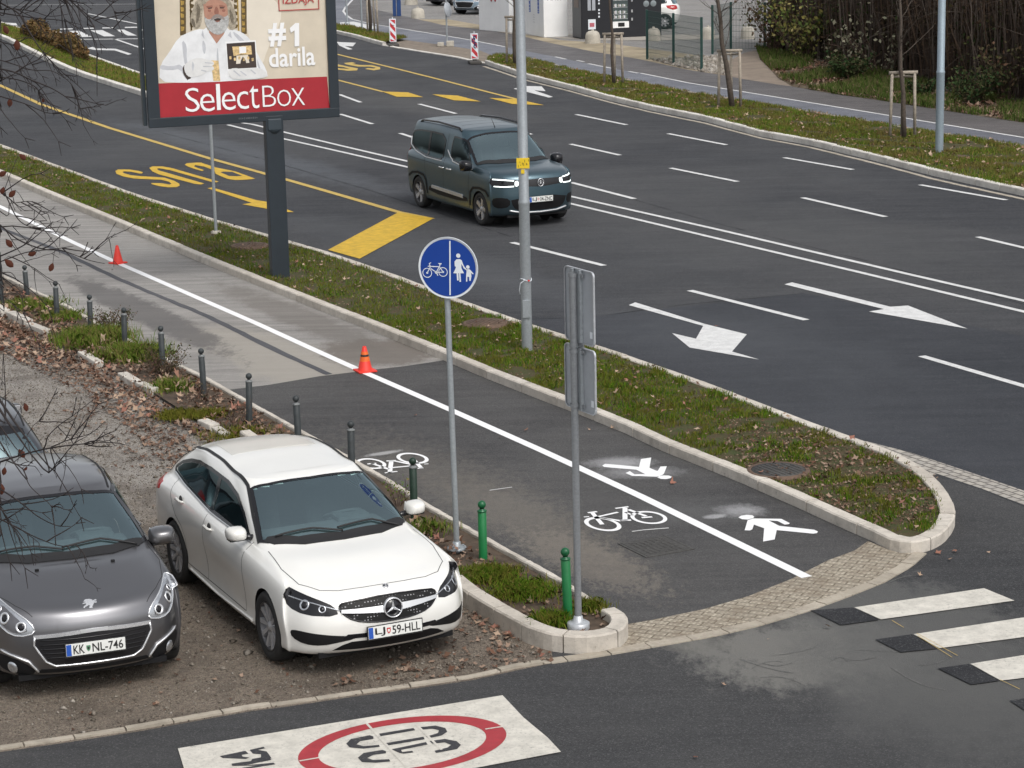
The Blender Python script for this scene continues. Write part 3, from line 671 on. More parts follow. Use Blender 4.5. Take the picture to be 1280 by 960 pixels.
for i in range(26):
    x, y = rs_.uniform(880, 1240), rs_.uniform(690, 860); a = rs_.uniform(-.6, .9); L = rs_.uniform(15, 70); c_ = rs_.uniform(-6, 6)
    q = [(x + L * f, y + L * f * a * .5 + c_ * math.sin(f * 3.1)) for f in np.linspace(0, 1, 8)]; ribbon(mb, GL(q), rs_.uniform(.006, .022), Z1 + .003, rag=.004)
mb.build('tyre_scuffs', [asphalt('scuffed_asphalt', (.12, .12, .118), (.16, .158, .15), .1, .5)], road)
mc_ = asphalt('road_crack', (.016, .017, .019), (.022, .023, .026), 0, .2)
for q, w_ in (([(735, 396.5), (860, 380), (1005, 366.5)], .02), ([(590, 419), (650, 399), (735, 396.5)], .015), ([(200, 165), (330, 199), (470, 240), (600, 283), (690, 312)], .012), ([(760, 240), (900, 280), (1100, 330), (1290, 383)], .01)):
    mb = MB(); ribbon(mb, resample(GL(q), .25), w_, Z1 + .0058, rag=.012); mb.build('asphalt_seam', [mc_], road)
m_iron = simple('cast_iron_cover', (.075, .072, .068), .7, .3, .3, 20, .6)
m_rust = simple('rusty_cover', (.13, .085, .06), .85, .1, .4, 12, .6)
def cover(x, y, r, z, mat, label, sq=None):
    p = G(x, y, z); e = empty('manhole_cover', p, R(-63)); tag(e, label, 'manhole cover')
    mb = MB()
    if sq:
        mb.box((0, 0, 0), (sq[0], sq[1], .012), bev=.003)
        for i in range(9):
            for j in range(7): mb.box(((i - 4) * sq[0] / 10, (j - 3) * sq[1] / 8.5, .007), (sq[0] / 14, sq[1] / 14, .006), rz=R(45 if (i + j) % 2 else 0))
        mb.build('lid', [mat], e)
        f = MB()
        for s_ in (-1, 1):
            f.box((0, s_ * (sq[1] / 2 + .02), -.001), (sq[0] + .07, .03, .012)); f.box((s_ * (sq[0] / 2 + .02), 0, -.001), (.03, sq[1], .012))
        f.build('rim', [m_iron], e)
    else:
        mb.lathe([(0, .012), (r, .012), (r, -.02)], n=32)
        for i in range(-4, 5):
            L = math.sqrt(max(0, (r * .88) ** 2 - (i * r * .2) ** 2)) * 2
            mb.box((0, i * r * .2, .014), (L, r * .07, .006))
        mb.build('lid', [mat], e); f = MB(); f.lathe([(r + .005, .012), (r + .05, .014), (r + .06, -.02)], n=32); f.build('rim', [m_rust], e)
    return e
cover(973, 588, .31, .115, m_iron, 'round dark iron cover in the grass near the rounded tip of the verge')
cover(607, 404, .30, .115, m_rust, 'round brown rusty cover in the grass beside the galvanised lamp post')
cover(312, 307, .30, .115, m_rust, 'round rusty cover in the grass just left of the billboard post')
cover(820, 683, .3, .0, m_iron, 'square ribbed iron cover in the cycle path below the bicycle pictogram', (.52, .52))
cover(1198, 196, .3, .115, m_rust, 'upper brown slab cover in the far verge right of the grey lamp post', (.7, .5))
cover(1178, 204, .3, .115, m_rust, 'lower brown slab cover in the far verge nearest the kerb by the grey lamp post', (.7, .4))
cover(970, 158, .3, .115, m_rust, 'small brown cover in the far verge between the two staked young trees', (.6, .4))
# ================================================================== CARS
def car_paint(name, c, metal=.0, rough=.28, flake=.0, dirt=.25, dirtc=(.20, .18, .15), coat=1.0, crough=.06):
    t = NT(name); bf = t.n('ShaderNodeNewGeometry').outputs['Backfacing']
    ob = t.n('ShaderNodeTexCoord').outputs['Object']; sx = t.n('ShaderNodeSeparateXYZ'); t.l(ob, sx.inputs[0])
    low = t.math('SUBTRACT', .62, sx.outputs[2]); low = t.math('MULTIPLY', low, 1.6, clamp=True)
    dz = t.math('MULTIPLY', low, t.ramp(t.noise(5, 6, .7, t.pos(obj=True)), [(.3, .2), (.7, 1.0)]))
    base = t.mix(t.math('MULTIPLY', dz, dirt), c, dirtc)
    base = t.mix(t.math('MULTIPLY', t.ramp(t.noise(2.0, 6, .7, t.pos(obj=True)), [(.4, 0.0), (.8, 1.0)]), .10), base, dirtc)
    base = t.mix(bf, base, (.02, .02, .022))
    t.set(base=base, rough=rough, metal=metal, Coat_Weight=coat, Coat_Roughness=crough)
    return t.m
def glass(name, tint, refl=.10):
    t = NT(name); t.t.nodes.remove(t.b); out = t.t.nodes['Material Output']
    tr = t.n('ShaderNodeBsdfTransparent'); tr.inputs[0].default_value = tuple(tint) + (1,)
    gl = t.n('ShaderNodeBsdfGlossy'); gl.inputs['Roughness'].default_value = .03; gl.inputs[0].default_value = (.72, .93, .98, 1)
    fr = t.n('ShaderNodeFresnel'); fr.inputs[0].default_value = 1.5
    k = t.math('ADD', fr.outputs[0], refl, clamp=True)
    mx = t.n('ShaderNodeMixShader'); t.l(k, mx.inputs[0]); t.l(tr.outputs[0], mx.inputs[1]); t.l(gl.outputs[0], mx.inputs[2]); t.l(mx.outputs[0], out.inputs[0])
    return t.m
m_glass = glass('windscreen_glass', (.74, .90, .90), .27)
m_glass_d = glass('tinted_glass', (.030, .036, .04), .0)
m_glass_lamp = glass('lamp_lens', (.85, .88, .9), .05)
m_tyre = simple('tyre_rubber', (.022, .022, .022), .85, var=.3, scale=20)
m_alloy = simple('alloy', (.46, .46, .47), .4, .45, .1)
m_alloy_d = simple('dark_alloy', (.10, .10, .105), .4, .7, .1)
m_blackp = simple('black_plastic', (.012, .012, .013), .55, var=.2, Specular_IOR_Level=.2)
m_gloss = simple('gloss_black', (.010, .010, .012), .12, var=.1)
m_trim = simple('rubber_trim', (.012, .012, .013), .6, var=.1)
m_chrome = simple('chrome', (.80, .81, .83), .22, .75, .05)
m_satin = simple('satin_silver', (.62, .63, .64), .35, .6, .05)
m_seat = simple('seat_fabric', (.07, .075, .08), .9, var=.2)
m_dash = simple('dashboard_plastic', (.10, .11, .115), .7, var=.2)
m_redl = simple('red_lens', (.35, .01, .01), .15, var=.1)
m_plate = simple('plate_white', (.72, .73, .70), .5, var=.06)
m_blue = simple('plate_blue', (.02, .09, .42), .4, var=.05)
m_pblk = simple('plate_black', (.015, .015, .015), .5, var=.05)
m_pgrn = simple('plate_green', (.10, .25, .14), .5, var=.05)
m_lampin = simple('lamp_reflector', (.55, .57, .60), .2, .8, .1, 14)
m_shut = simple('panel_gap', (.03, .03, .032), .9, var=.1)
t = NT('lit_lamp'); t.set(base=(1, 1, 1)); t.b.inputs['Emission Color'].default_value = (.85, 1, .97, 1); t.b.inputs['Emission Strength'].default_value = 1.1; m_lit = t.m

NCOL, NSUB_C, NSUB_R = 13, 14, 8
def catmull(P, sub, mirror_ends=None):
    """P: (n, ..., 3) control rows -> dense along axis 0"""
    n = len(P); out = []
    for i in range(n - 1):
        p1, p2 = P[i], P[i + 1]
        p0 = P[i - 1] if i > 0 else (2 * P[0] - P[1] if mirror_ends is None else mirror_ends(P[1]))
        p3 = P[i + 2] if i + 2 < n else (2 * P[-1] - P[-2] if mirror_ends is None else mirror_ends(P[-2]))
        for k in range(sub):
            u = k / sub
            out.append(.5 * ((2 * p1) + (p2 - p0) * u + (2 * p0 - 5 * p1 + 4 * p2 - p3) * u * u + (3 * p1 - p0 - 3 * p2 + p3) * u ** 3))
    out.append(P[-1]); return np.array(out)
def ring(xf, bf, xr, br_, w, z, xs, wf=.97, wr=.97, yc=(.42, .78, .955), yr=None, zc=0.0, waist=1.0):
    """half ring: front centre -> side -> rear centre. z: list of (x, z)"""
    yr = yr or yc
    zx = np.array([a for a, b in z]); zz_ = np.array([b for a, b in z]); o = np.argsort(zx)
    fz = lambda x: float(np.interp(x, zx[o], zz_[o]))
    xs5 = np.linspace(xs[0], xs[1], 5) if len(xs) == 2 else xs
    X = [xf, xf - .10 * bf, xf - .42 * bf, xf - bf] + list(xs5) + [xr + br_, xr + .42 * br_, xr + .10 * br_, xr]
    Y = [0, yc[0] * w * wf, yc[1] * w * wf, yc[2] * w * wf, w * wf, w * (1 + wf) / 2, w, w * (1 + wr) / 2, w * wr, yr[2] * w * wr, yr[1] * w * wr, yr[0] * w * wr, 0]
    Y[5] *= (1 + waist) / 2; Y[6] *= waist; Y[7] *= (1 + waist) / 2
    Z = [fz(x) for x in X]
    Z[0] += zc; Z[1] += zc * .85; Z[2] += zc * .4
    return np.array([X, Y, Z]).T
class Car:
    def __init__(s, name, rings, paint_m, wheels, r_arch, label, category, NC=NSUB_C, NR=NSUB_R, group=None):
        s.root = empty(name, (0, 0, 0)); tag(s.root, label, category, group)
        Rg = np.array(rings)                                   # (rings, 13, 3)
        mir = lambda p: p * np.array([1, -1, 1])
        A = catmull(Rg, NR)                                    # dense over rings
        A = catmull(np.transpose(A, (1, 0, 2)), NC, mir)       # dense over columns -> (cols, rings, 3)
        A[0, :, 1] = 0; A[-1, :, 1] = 0; A[:, :, 1] = np.maximum(A[:, :, 1], 0)
        A[:, -1, 1] = 0
        nc, nr = A.shape[:2]; s.A = A
        v = A.reshape(-1, 3); v2 = v * np.array([1, -1, 1]); V = np.vstack([v, v2]); n = len(v)
        i, j = np.meshgrid(np.arange(nc - 1), np.arange(nr - 1), indexing='ij'); i = i.ravel(); j = j.ravel()
        q = np.stack([i * nr + j, i * nr + j + 1, (i + 1) * nr + j + 1, (i + 1) * nr + j], 1)
        F = np.vstack([q[:, ::-1], (q + n)])
        # outward orientation check on the left door
        a, b, c_ = V[q[len(q) // 2][::-1][0]], V[q[len(q) // 2][::-1][1]], V[q[len(q) // 2][::-1][2]]
        if np.cross(b - a, c_ - b)[1] < 0: F = F[:, ::-1]
        s.V = V; s.F = F; s.paint = paint_m; s.wheels = wheels; s.ra = r_arch
        s.bvh = BVHTree.FromPolygons([tuple(x) for x in V], [tuple(int(k) for k in f) for f in F])
        s.cuts = []
    def basis(s, d):
        d = Vector(d).normalized(); up = Vector((0, 0, 1)) if abs(d.z) < .9 else Vector((1, 0, 0))
        a = up.cross(d).normalized(); b = d.cross(a).normalized(); return d, a, b
    def hit(s, p, d, back=3.0):
        loc, nrm, i, dist = s.bvh.ray_cast(Vector(p) - d * back, d, 10)
        if loc is None: return None, None
        if nrm.dot(d) > 0: nrm = -nrm
        return loc, nrm
    def fill(s, pts, d, off, res=.035, skirt=.0, uvflat=False):
        d, a, b = s.basis(d); P = [Vector(p) for p in pts]
        p2 = [(p.dot(a), p.dot(b)) for p in P]
        bd = []
        for k in range(len(p2)):
            u, v = Vector(p2[k]), Vector(p2[(k + 1) % len(p2)]); n = max(1, int((v - u).length / res))
            bd += [u.lerp(v, i / n) for i in range(n)]
        arr = np.array([(q.x, q.y) for q in bd]); lo, hi = arr.min(0), arr.max(0)
        gx, gy = np.meshgrid(np.arange(lo[0] + res * .5, hi[0], res), np.arange(lo[1] + res * .5, hi[1], res)); g = np.stack([gx.ravel(), gy.ravel()], 1)
        if len(g): g = g[inside_np(g, arr)]
        nb = len(bd)
        if len(g):
            dd = np.min(np.linalg.norm(g[:, None, :] - arr[None], axis=2), axis=1); g = g[dd > res * .45]
        vs = bd + [Vector((q[0], q[1])) for q in g]
        ov, oe, of, _, _, _ = geometry.delaunay_2d_cdt(vs, [], [list(range(nb))], 1, 1e-5)
        out = []; dref = sum(p.dot(d) for p in P) / len(P)
        for q in ov:
            o = a * q.x + b * q.y + d * dref
            loc, nrm = s.hit(o, d)
            if loc is None: loc, nrm = o, -d
            out.append((loc, nrm))
        V = [l + n * off for l, n in out]; Fc = []
        for f in of:
            A_, B_, C_ = V[f[0]], V[f[1]], V[f[2]]
            Fc.append(tuple(f) if (B_ - A_).cross(C_ - A_).dot(d) < 0 else tuple(reversed(f)))
        return V, Fc, out, ov, nb
    def decal(s, name, pts, d, mat, off=.004, res=.035, parent=None, cut=False, smooth=True, mirror=False, round_=0, skirt=True):
        if round_: pts = chaikin(pts, round_)
        V, Fc, out, ov, nb = s.fill(pts, d, off, res)
        mb = MB(); mb.add(V, Fc, 0, smooth)
        if skirt:
            ec = {}
            for f in Fc:
                for k in range(len(f)):
                    e = (f[k], f[(k + 1) % len(f)]); ec[e] = 1
            vs = []; fs = []
            for (i, j) in [e for e in ec if (e[1], e[0]) not in ec]:
                n0 = len(vs); vs += [V[i], V[j], out[j][0] - out[j][1] * .004, out[i][0] - out[i][1] * .004]; fs.append((n0, n0 + 3, n0 + 2, n0 + 1))
            mb.add(vs, fs, 0)
        o = mb.build(name, [mat], parent or s.root)
        if cut: s.cuts.append((pts, d))
        return o
    def strip(s, name, path, d, w, mat, off=.002, parent=None, closed=False, step=.03, mb=None):
        dv, a, b = s.basis(d); P = [Vector(p) for p in path]
        if closed: P = P + [P[0]]
        P = resample(P, step)
        Q = []
        for p in P:
            loc, n = s.hit(p, dv)
            Q.append((loc, n) if loc is not None else (None, None))
        Q = [(l, n) for l, n in Q if l is not None]
        L = []; Rr = []
        for i, (l, n) in enumerate(Q):
            if closed: t_ = Q[(i + 1) % (len(Q) - 1)][0] - Q[(i - 1) % (len(Q) - 1)][0]
            else: t_ = Q[min(i + 1, len(Q) - 1)][0] - Q[max(i - 1, 0)][0]
            sd = t_.cross(n); 
            if sd.length < 1e-8: sd = a.copy()
            sd.normalize(); L.append(l + n * off + sd * w / 2); Rr.append(l + n * off - sd * w / 2)
        k = len(L); own = mb is None; mb = mb or MB()
        mb.add(L + Rr, [(i, i + 1, k + i + 1, k + i) for i in range(k - 1)], 0, True)
        return mb.build(name, [mat], parent or s.root) if own else None
    def rod(s, name, path, d, r, mat, off=.0, parent=None, closed=False, n=6, mb=None, step=.03, flat=None):
        dv, a, b = s.basis(d); P = [Vector(p) for p in path]
        if closed: P = P + [P[0]]
        pts = []
        for p in resample(P, step):
            loc, nn = s.hit(p, dv)
            if loc is not None: pts.append(loc + nn * off)
        own = mb is None; mb = mb or MB(); mb.tube(pts, r, n)
        return mb.build(name, [mat], parent or s.root) if own else None
    def both(s, fn, *a, **k):
        """call for the left side (y>0) and mirrored for the right"""
        return [fn(1), fn(-1)]
    def finish_body(s, name='body'):
        V, F = s.V, s.F; C = V[F].mean(1); nrm = np.cross(V[F[:, 1]] - V[F[:, 0]], V[F[:, 2]] - V[F[:, 0]])
        nl = np.linalg.norm(nrm, axis=1); nrm = nrm / np.maximum(nl, 1e-12)[:, None]
        keep = nl > 1e-12
        for (pts, d) in s.cuts:
            d, a, b = s.basis(d); a_, b_, d_ = np.array(a), np.array(b), np.array(d)
            poly = [(Vector(p).dot(a), Vector(p).dot(b)) for p in pts]
            allin = np.ones(len(F), bool)
            for k in range(4):
                W_ = V[F[:, k]]; allin &= inside_np(np.stack([W_ @ a_, W_ @ b_], 1), poly)
            keep &= ~(allin & (nrm @ d_ < -.12))
        for (wx, wy, wz) in s.wheels:
            inn = np.ones(len(F), bool)
            for k in range(4):
                W_ = V[F[:, k]]; inn &= ((W_[:, 0] - wx) ** 2 + (W_[:, 2] - wz) ** 2 < (s.ra + .012) ** 2) & (W_[:, 1] * wy > 0) & (abs(W_[:, 1]) > .5)
            keep &= ~inn
        F2 = F[keep]
        # snap the ragged arch edges to the circle
        V2 = V.copy(); cnt = np.zeros(len(V), int); np.add.at(cnt, F.ravel(), 1); cn2 = np.zeros(len(V), int); np.add.at(cn2, F2.ravel(), 1)
        for (wx, wy, wz) in s.wheels:
            rr = np.hypot(V[:, 0] - wx, V[:, 2] - wz); m = (cn2 > 0) & (cn2 < cnt) & (rr < s.ra + .05) & (rr > s.ra - .09) & (V[:, 1] * wy > 0) & (V[:, 2] > V[:, 2].min() + .01)
            k = s.ra / rr[m]; V2[m, 0] = wx + (V[m, 0] - wx) * k; V2[m, 2] = wz + (V[m, 2] - wz) * k
        used = np.unique(F2); re = -np.ones(len(V), int); re[used] = np.arange(len(used))
        V3 = V2[used]; F3 = re[F2]
        # merge the mirror seam
        me = bpy.data.meshes.new(name); me.from_pydata([tuple(v) for v in V3], [], [tuple(int(i) for i in f) for f in F3]); me.update()
        bm = bmesh.new(); bm.from_mesh(me); bmesh.ops.remove_doubles(bm, verts=bm.verts, dist=.0006); bm.to_mesh(me); bm.free()
        s.body = link(name, me, [s.paint], s.root, True)
        # wells, floor
        mb = MB()
        for (wx, wy, wz) in s.wheels:
            sg = 1 if wy > 0 else -1; n = 28; vs = []
            for k in range(n + 1):
                q = R(-25 + 230 * k / n); x = wx + s.ra * math.cos(q) * 1.0; z = wz + s.ra * math.sin(q)
                loc, _n = s.hit((x, sg * 1.2, max(z, .23)), Vector((0, -sg, 0)), 1.0)
                yo = abs(loc.y) - .004 if loc else abs(wy) + .05
                vs += [Vector((x, sg * .52, z)), Vector((x, sg * yo, z))]
            mb.add(vs, [(2 * k, 2 * k + 1, 2 * k + 3, 2 * k + 2) for k in range(n)], 0, True)
            mb.add([Vector((wx + s.ra * math.cos(R(a_)), sg * .52, wz + s.ra * math.sin(R(a_)))) for a_ in range(0, 360, 15)], [tuple(range(24))])
        z0 = float(V[:, 2].min()); x0, x1 = float(V[:, 0].min()), float(V[:, 0].max())
        mb.box(((x0 + x1) / 2, 0, z0 + .02), ((x1 - x0) * .92, 1.3, .05))
        mb.box(((x0 + x1) / 2, 0, z0 + .03), ((x1 - x0) - 1.9 - .75, 1.62, .05))
        mb.build('underbody', [m_blackp], s.root)
    def wheel(s, wx, wy, wz, r, spokes=10, style='thin', w=.21, rim_m=None):
        sg = 1 if wy > 0 else -1
        T = Matrix.Translation((wx, wy, wz)) @ Matrix.Rotation(R(-90) * sg, 4, 'X')     # local z points outward
        e = empty('wheel', (wx, wy, wz)); e.parent = s.root; T = Matrix.Rotation(R(-90) * sg, 4, 'X')
        rr = r * .70; mb = MB()
        mb.lathe([(rr, -w), (r * .93, -w + .005), (r * .985, -w + .03), (r, -w * .65), (r, -w * .30), (r * .985, -.022), (r * .93, -.002), (r * .84, .004), (rr + .012, -.004), (rr, -.012)], T, 48)
        mb.build('tyre', [m_tyre], e)
        mb = MB(); mb.lathe([(rr, -.008), (rr * .965, -.004), (rr * .93, -.02), (rr * .90, -w * .7), (.05, -w * .75)], T, 48)
        m2 = rim_m or m_alloy
        for k in range(spokes):
            q = 2 * math.pi * k / spokes
            if style == 'thin': pr = [(0, .024)]
            elif style == 'twin': pr = [(-.10, .02), (.10, .02)]
            else: pr = [(0, .05)]
            for dq, ww in pr:
                a0 = q + dq * .9; a1 = q + dq * 1.25
                r0, r1 = .055, rr * .95; c0, s0, c1, s1 = math.cos(a0), math.sin(a0), math.cos(a1), math.sin(a1)
                p0 = Vector((c0 * r0, s0 * r0, -.03)); p1 = Vector((c1 * r1, s1 * r1, -.014)); t0 = Vector((-s0, c0, 0)) * ww * .62; t1 = Vector((-s1, c1, 0)) * ww * .9
                dn = Vector((0, 0, -.035))
                vs = [p0 - t0, p0 + t0, p1 + t1, p1 - t1]; vs = vs + [v + dn for v in vs]
                mb.add([T @ v for v in vs], [(0, 1, 2, 3), (0, 3, 7, 4), (1, 5, 6, 2), (4, 7, 6, 5)], 1)
        mb.lathe([(0, -.012), (.034, -.014), (.042, -.03), (.06, -.032), (.07, -.06)], T, 20, 1)
        mb.build('rim', [m_alloy_d, m2], e)
        mb = MB(); mb.lathe([(.0, -w * .55), (rr * .62, -w * .55), (rr * .62, -w * .6)], T, 32); mb.build('brake_disc', [m_satin], e)
    def plate(s, x, z, left, right, crest, tilt=0.0, frame=m_pblk, yaw=0.0, y=0.0):
        e = empty('licence_plate', (x, y, z)); e.parent = s.root
        e.rotation_euler = (0, R(tilt), 0)
        mb = MB(); mb.box((-.008, 0, 0), (.016, .535, .13), bev=.004); mb.build('plate_frame', [frame], e)
        mb = MB(); mb.box((.001, 0, .004), (.006, .515, .108), bev=.002); mb.build('plate_panel', [m_plate], e)
        # local frame: x right when looked at from the front = -Y ... +Y is the car's left = viewer's right
        T = Matrix(((0, 0, 1, .0045), (1, 0, 0, 0), (0, 1, 0, .004), (0, 0, 0, 1)))
        mb = MB(); mb.poly([T @ Vector(q) for q in ((-.255, -.05, .001), (-.212, -.05, .001), (-.212, .05, .001), (-.255, .05, .001))], 0, nrm=(1, 0, 0)); mb.build('country_band', [m_blue], e)
        mb = MB()
        def tb(txt, x0, w, h=.078): text_box(mb, txt, T @ Matrix.Translation((x0, -h / 2, .0015)), w, h, 0, .012)
        tb(left, -.195, .098); mb.build('plate_letters', [m_pblk], e); mb = MB(); tb(right, -.03, .268); mb.build('plate_number', [m_pblk], e)
        mb = MB(); sh = [(-.082, .026), (-.046, .026), (-.046, 0), (-.052, -.018), (-.064, -.028), (-.076, -.018), (-.082, 0)]
        mb.poly([T @ Vector((a, b, .0018)) for a, b in sh], 0, nrm=(1, 0, 0)); mb.poly([T @ Vector((-.064 + (a + .064) * .55, b * .5, .0024)) for a, b in sh], 1, nrm=(1, 0, 0))
        mb.build('crest', crest, e)
        return e
    def mirror(s, sg, x, y, z, L=.20, H=.13, D=.13, mat=None, arm=.10, lower=m_gloss):
        e = empty('wing_mirror', (x, sg * y, z)); e.parent = s.root; mb = MB()
        bm = bmesh.new(); bmesh.ops.create_icosphere(bm, subdivisions=3, radius=1)
        for v in bm.verts:
            p = v.co; k = 1.0
            p.x = max(-.35, p.x) if p.x < 0 else p.x
            q = Vector((p.x * D * .9, p.y * L * .5, p.z * H * .5)); q.z += (p.y * sg) * .008
            q.y = math.copysign(abs(q.y) ** .6 * (L * .5) ** .4, q.y); q.z = math.copysign(abs(q.z) ** .6 * (H * .5) ** .4, q.z)
            v.co = q
        bm.verts.index_update()
        mb.add([v.co.copy() for v in bm.verts], [tuple(v.index for v in f.verts) for f in bm.faces], 0, True); bm.free()
        mb.build('mirror_housing', [mat or s.paint], e)
        mb = MB(); mb.box((.01, 0, -H * .42), (D * .9, L * .8, .022), bev=.009); mb.tube([(0, -sg * L * .35, -H * .35), (.01, -sg * (L * .5 + arm), -H * .52)], [.028, .03], 8); mb.build('mirror_base', [lower], e)
        mb = MB(); mb.box((-D * .33, 0, .003), (.006, L * .82, H * .74), bev=.003); mb.build('mirror_glass', [m_chrome], e)
    def interior(s, xf, zf, zs=.5, w=.62, wheel_side=1, seat_x=(-1.25,), rear_x=-2.05, roofz=1.3):
        mb = MB()
        mb.box((xf - .05, 0, zf - .09), (.62, w * 2.05, .10), bev=.04); mb.box((xf - .32, 0, zf - .25), (.25, w * 1.9, .34), bev=.05)
        mb.box((xf - .30, wheel_side * .34, zf - .03), (.2, .34, .07), bev=.03)
        mb.build('dashboard', [m_dash], s.root)
        mb = MB(); c = Vector((xf - .52, wheel_side * .34, zf - .06)); n = 24
        ax = Vector((-.42, 0, .9)).normalized(); u = Vector((0, 1, 0)); v = ax.cross(u)
        pts = [c + (u * math.cos(2 * math.pi * k / n) + v * math.sin(2 * math.pi * k / n)) * .185 for k in range(n + 1)]
        mb.tube(pts, .017, 6); mb.tube([c - u * .17, c + u * .17], .018, 5); mb.tube([c, c - v * .17], .018, 5)
        mb.build('steering_wheel', [m_dash], s.root)
        for sx in seat_x:
            for sg in (-1, 1):
                mb = MB(); mb.box((sx + .2, sg * .36, zs), (.5, .48, .16), bev=.05)
                mb.box((0, 0, 0), (.13, .46, .58), bev=.05, mat=Matrix.Translation((sx - .1, sg * .36, zs + .32)) @ Matrix.Rotation(R(-14), 4, 'Y'))
                mb.box((sx - .20, sg * .36, zs + .70), (.08, .26, .16), bev=.03); mb.build('seat', [m_seat], s.root)
        mb = MB(); mb.box((rear_x, 0, zs), (.5, 1.2, .18), bev=.05)
        mb.box((0, 0, 0), (.13, 1.22, .55), bev=.05, mat=Matrix.Translation((rear_x - .28, 0, zs + .3)) @ Matrix.Rotation(R(-14), 4, 'Y')); mb.build('rear_bench', [m_seat], s.root)
        mb = MB(); mb.box(((xf + rear_x) / 2, 0, .34), (xf - rear_x + 1.2, w * 2.1, .06)); mb.build('cabin_floor', [m_seat], s.root)
def mirY(pts, sg): return [(p[0], p[1] * sg, p[2]) for p in pts]
def inset_poly(pts, d, k):
    c = sum((Vector(p) for p in pts), Vector()) / len(pts); return [tuple(Vector(p) + (c - Vector(p)).normalized() * k) for p in pts]
def star_emblem(root, name, c, r, nrm, mats, back=True):
    """ring with a three-armed star"""
    n = Vector(nrm).normalized(); u = Vector((0, 0, 1)); u = (u - n * u.dot(n)).normalized(); v = u.cross(n); c = Vector(c); mb = MB()
    T = Matrix(((v.x, u.x, n.x, c.x), (v.y, u.y, n.y, c.y), (v.z, u.z, n.z, c.z), (0, 0, 0, 1)))
    if back: mb.lathe([(0, .004), (r * .9, .004), (r * .98, -.02)], T, 32, 1)
    mb.lathe([(r * .86, .004), (r * .87, .014), (r * .95, .016), (r, .006), (r, -.02)], T, 40, 0)
    for k in range(3):
        q = R(90 + 120 * k); tip = Vector((math.cos(q), math.sin(q), 0)) * r * .88; p = Vector((-math.sin(q), math.cos(q), 0))
        m_ = Vector((math.cos(q + R(60)), math.sin(q + R(60)), 0)) * r * .16; m2 = Vector((math.cos(q - R(60)), math.sin(q - R(60)), 0)) * r * .16; z = Vector((0, 0, .018))
        mb.add([T @ x for x in (tip + Vector((0, 0, .01)), m_ + Vector((0, 0, .008)), Vector((0, 0, .02)), m2 + Vector((0, 0, .008)))], [(0, 1, 2), (0, 2, 3)], 0)
    return mb.build(name, mats, root)

# ------------------------------------------------------------------ white estate car
p_white = car_paint('white_paint', (.78, .775, .74), rough=.3, dirt=.35, dirtc=(.42, .39, .34))
XS = (.36, -3.02)
rs = [
 ring(.60, .20, -3.50, .25, .79, [(.8, .215), (0, .20), (-3.7, .22)], XS, .98, .96),
 ring(.80, .30, -3.64, .28, .865, [(.9, .235), (.3, .23), (0, .225), (-2.7, .225), (-3.8, .26)], XS, .985, .97),
 ring(.885, .36, -3.71, .30, .880, [(.9, .34), (0, .36), (-2.7, .36), (-3.8, .38)], XS, .985, .975, waist=.955),
 ring(.905, .40, -3.74, .32, .888, [(.9, .47), (0, .50), (-2.7, .52), (-3.8, .55)], XS, .99, .985, waist=.952),
 ring(.885, .44, -3.74, .32, .888, [(.9, .585), (.4, .62), (0, .65), (-2.7, .69), (-3.8, .70)], XS, .985, .985, waist=.985),
 ring(.835, .46, -3.72, .31, .880, [(.9, .675), (.4, .73), (0, .765), (-2.7, .82), (-3.8, .82)], XS, .975, .98),
 ring(.74, .40, -3.69, .30, .862, [(.9, .735), (.35, .80), (0, .84), (-2.7, .90), (-3.8, .89)], XS, .965, .975, zc=.012),
 ring(.50, .27, -3.66, .30, .835, [(.5, .815), (.2, .85), (-.2, .885), (-2.7, .95), (-3.8, .935)], (.10, -3.0), .955, .965, yc=(.42, .76, .93), zc=.02),
 ring(.18, .24, -3.64, .30, .805, [(.18, .905), (-.2, .912), (-2.7, .985), (-3.8, .965)], (-.25, -3.0), .955, .95, yc=(.42, .76, .92), zc=.02),
 ring(-.22, .24, -3.62, .32, .772, [(-.3, .965), (-.6, .945), (-2.7, 1.015), (-3.8, .99)], (-.78, -3.0), .985, .93, yc=(.45, .80, .96)),
 ring(-.46, .25, -3.57, .34, .728, [(-.6, 1.09), (-.9, 1.06), (-2.7, 1.12), (-3.8, 1.06)], (-1.0, -2.98), .985, .92, yc=(.45, .80, .965)),
 ring(-.79, .25, -3.48, .36, .668, [(-.9, 1.245), (-1.2, 1.215), (-2.0, 1.255), (-2.7, 1.235), (-3.6, 1.13)], (-1.30, -2.93), .985, .92, yc=(.45, .80, .965)),
 ring(-1.08, .24, -3.36, .38, .604, [(-1.3, 1.358), (-1.55, 1.335), (-2.0, 1.37), (-2.5, 1.35), (-2.95, 1.28), (-3.4, 1.19)], (-1.60, -2.88), .985, .92, yc=(.46, .80, .965)),
 ring(-1.14, .23, -3.30, .36, .545, [(-1.3, 1.378), (-1.6, 1.37), (-2.0, 1.40), (-2.5, 1.385), (-2.95, 1.315), (-3.4, 1.215)], (-1.66, -2.84), .985, .94, yc=(.46, .80, .965)),
 ring(-1.20, .16, -3.24, .25, .32, [(-1.4, 1.392), (-2.0, 1.428), (-2.5, 1.412), (-3.0, 1.33), (-3.4, 1.235)], (-1.70, -2.82), .99, .97, yc=(.46, .80, .965)),
 ring(-1.22, .10, -3.22, .15, .0, [(-1.4, 1.397), (-2.0, 1.435), (-2.5, 1.418), (-3.0, 1.338), (-3.4, 1.24)], (-1.72, -2.80), 1, 1),
]
WH = [(0, .775, .325), (0, -.775, .325), (-2.70, .775, .325), (-2.70, -.775, .325)]
w = Car('estate_car', rs, p_white, WH, .352, 'white shooting-brake estate car parked on the gravel lot beside the bollard strip', 'car')
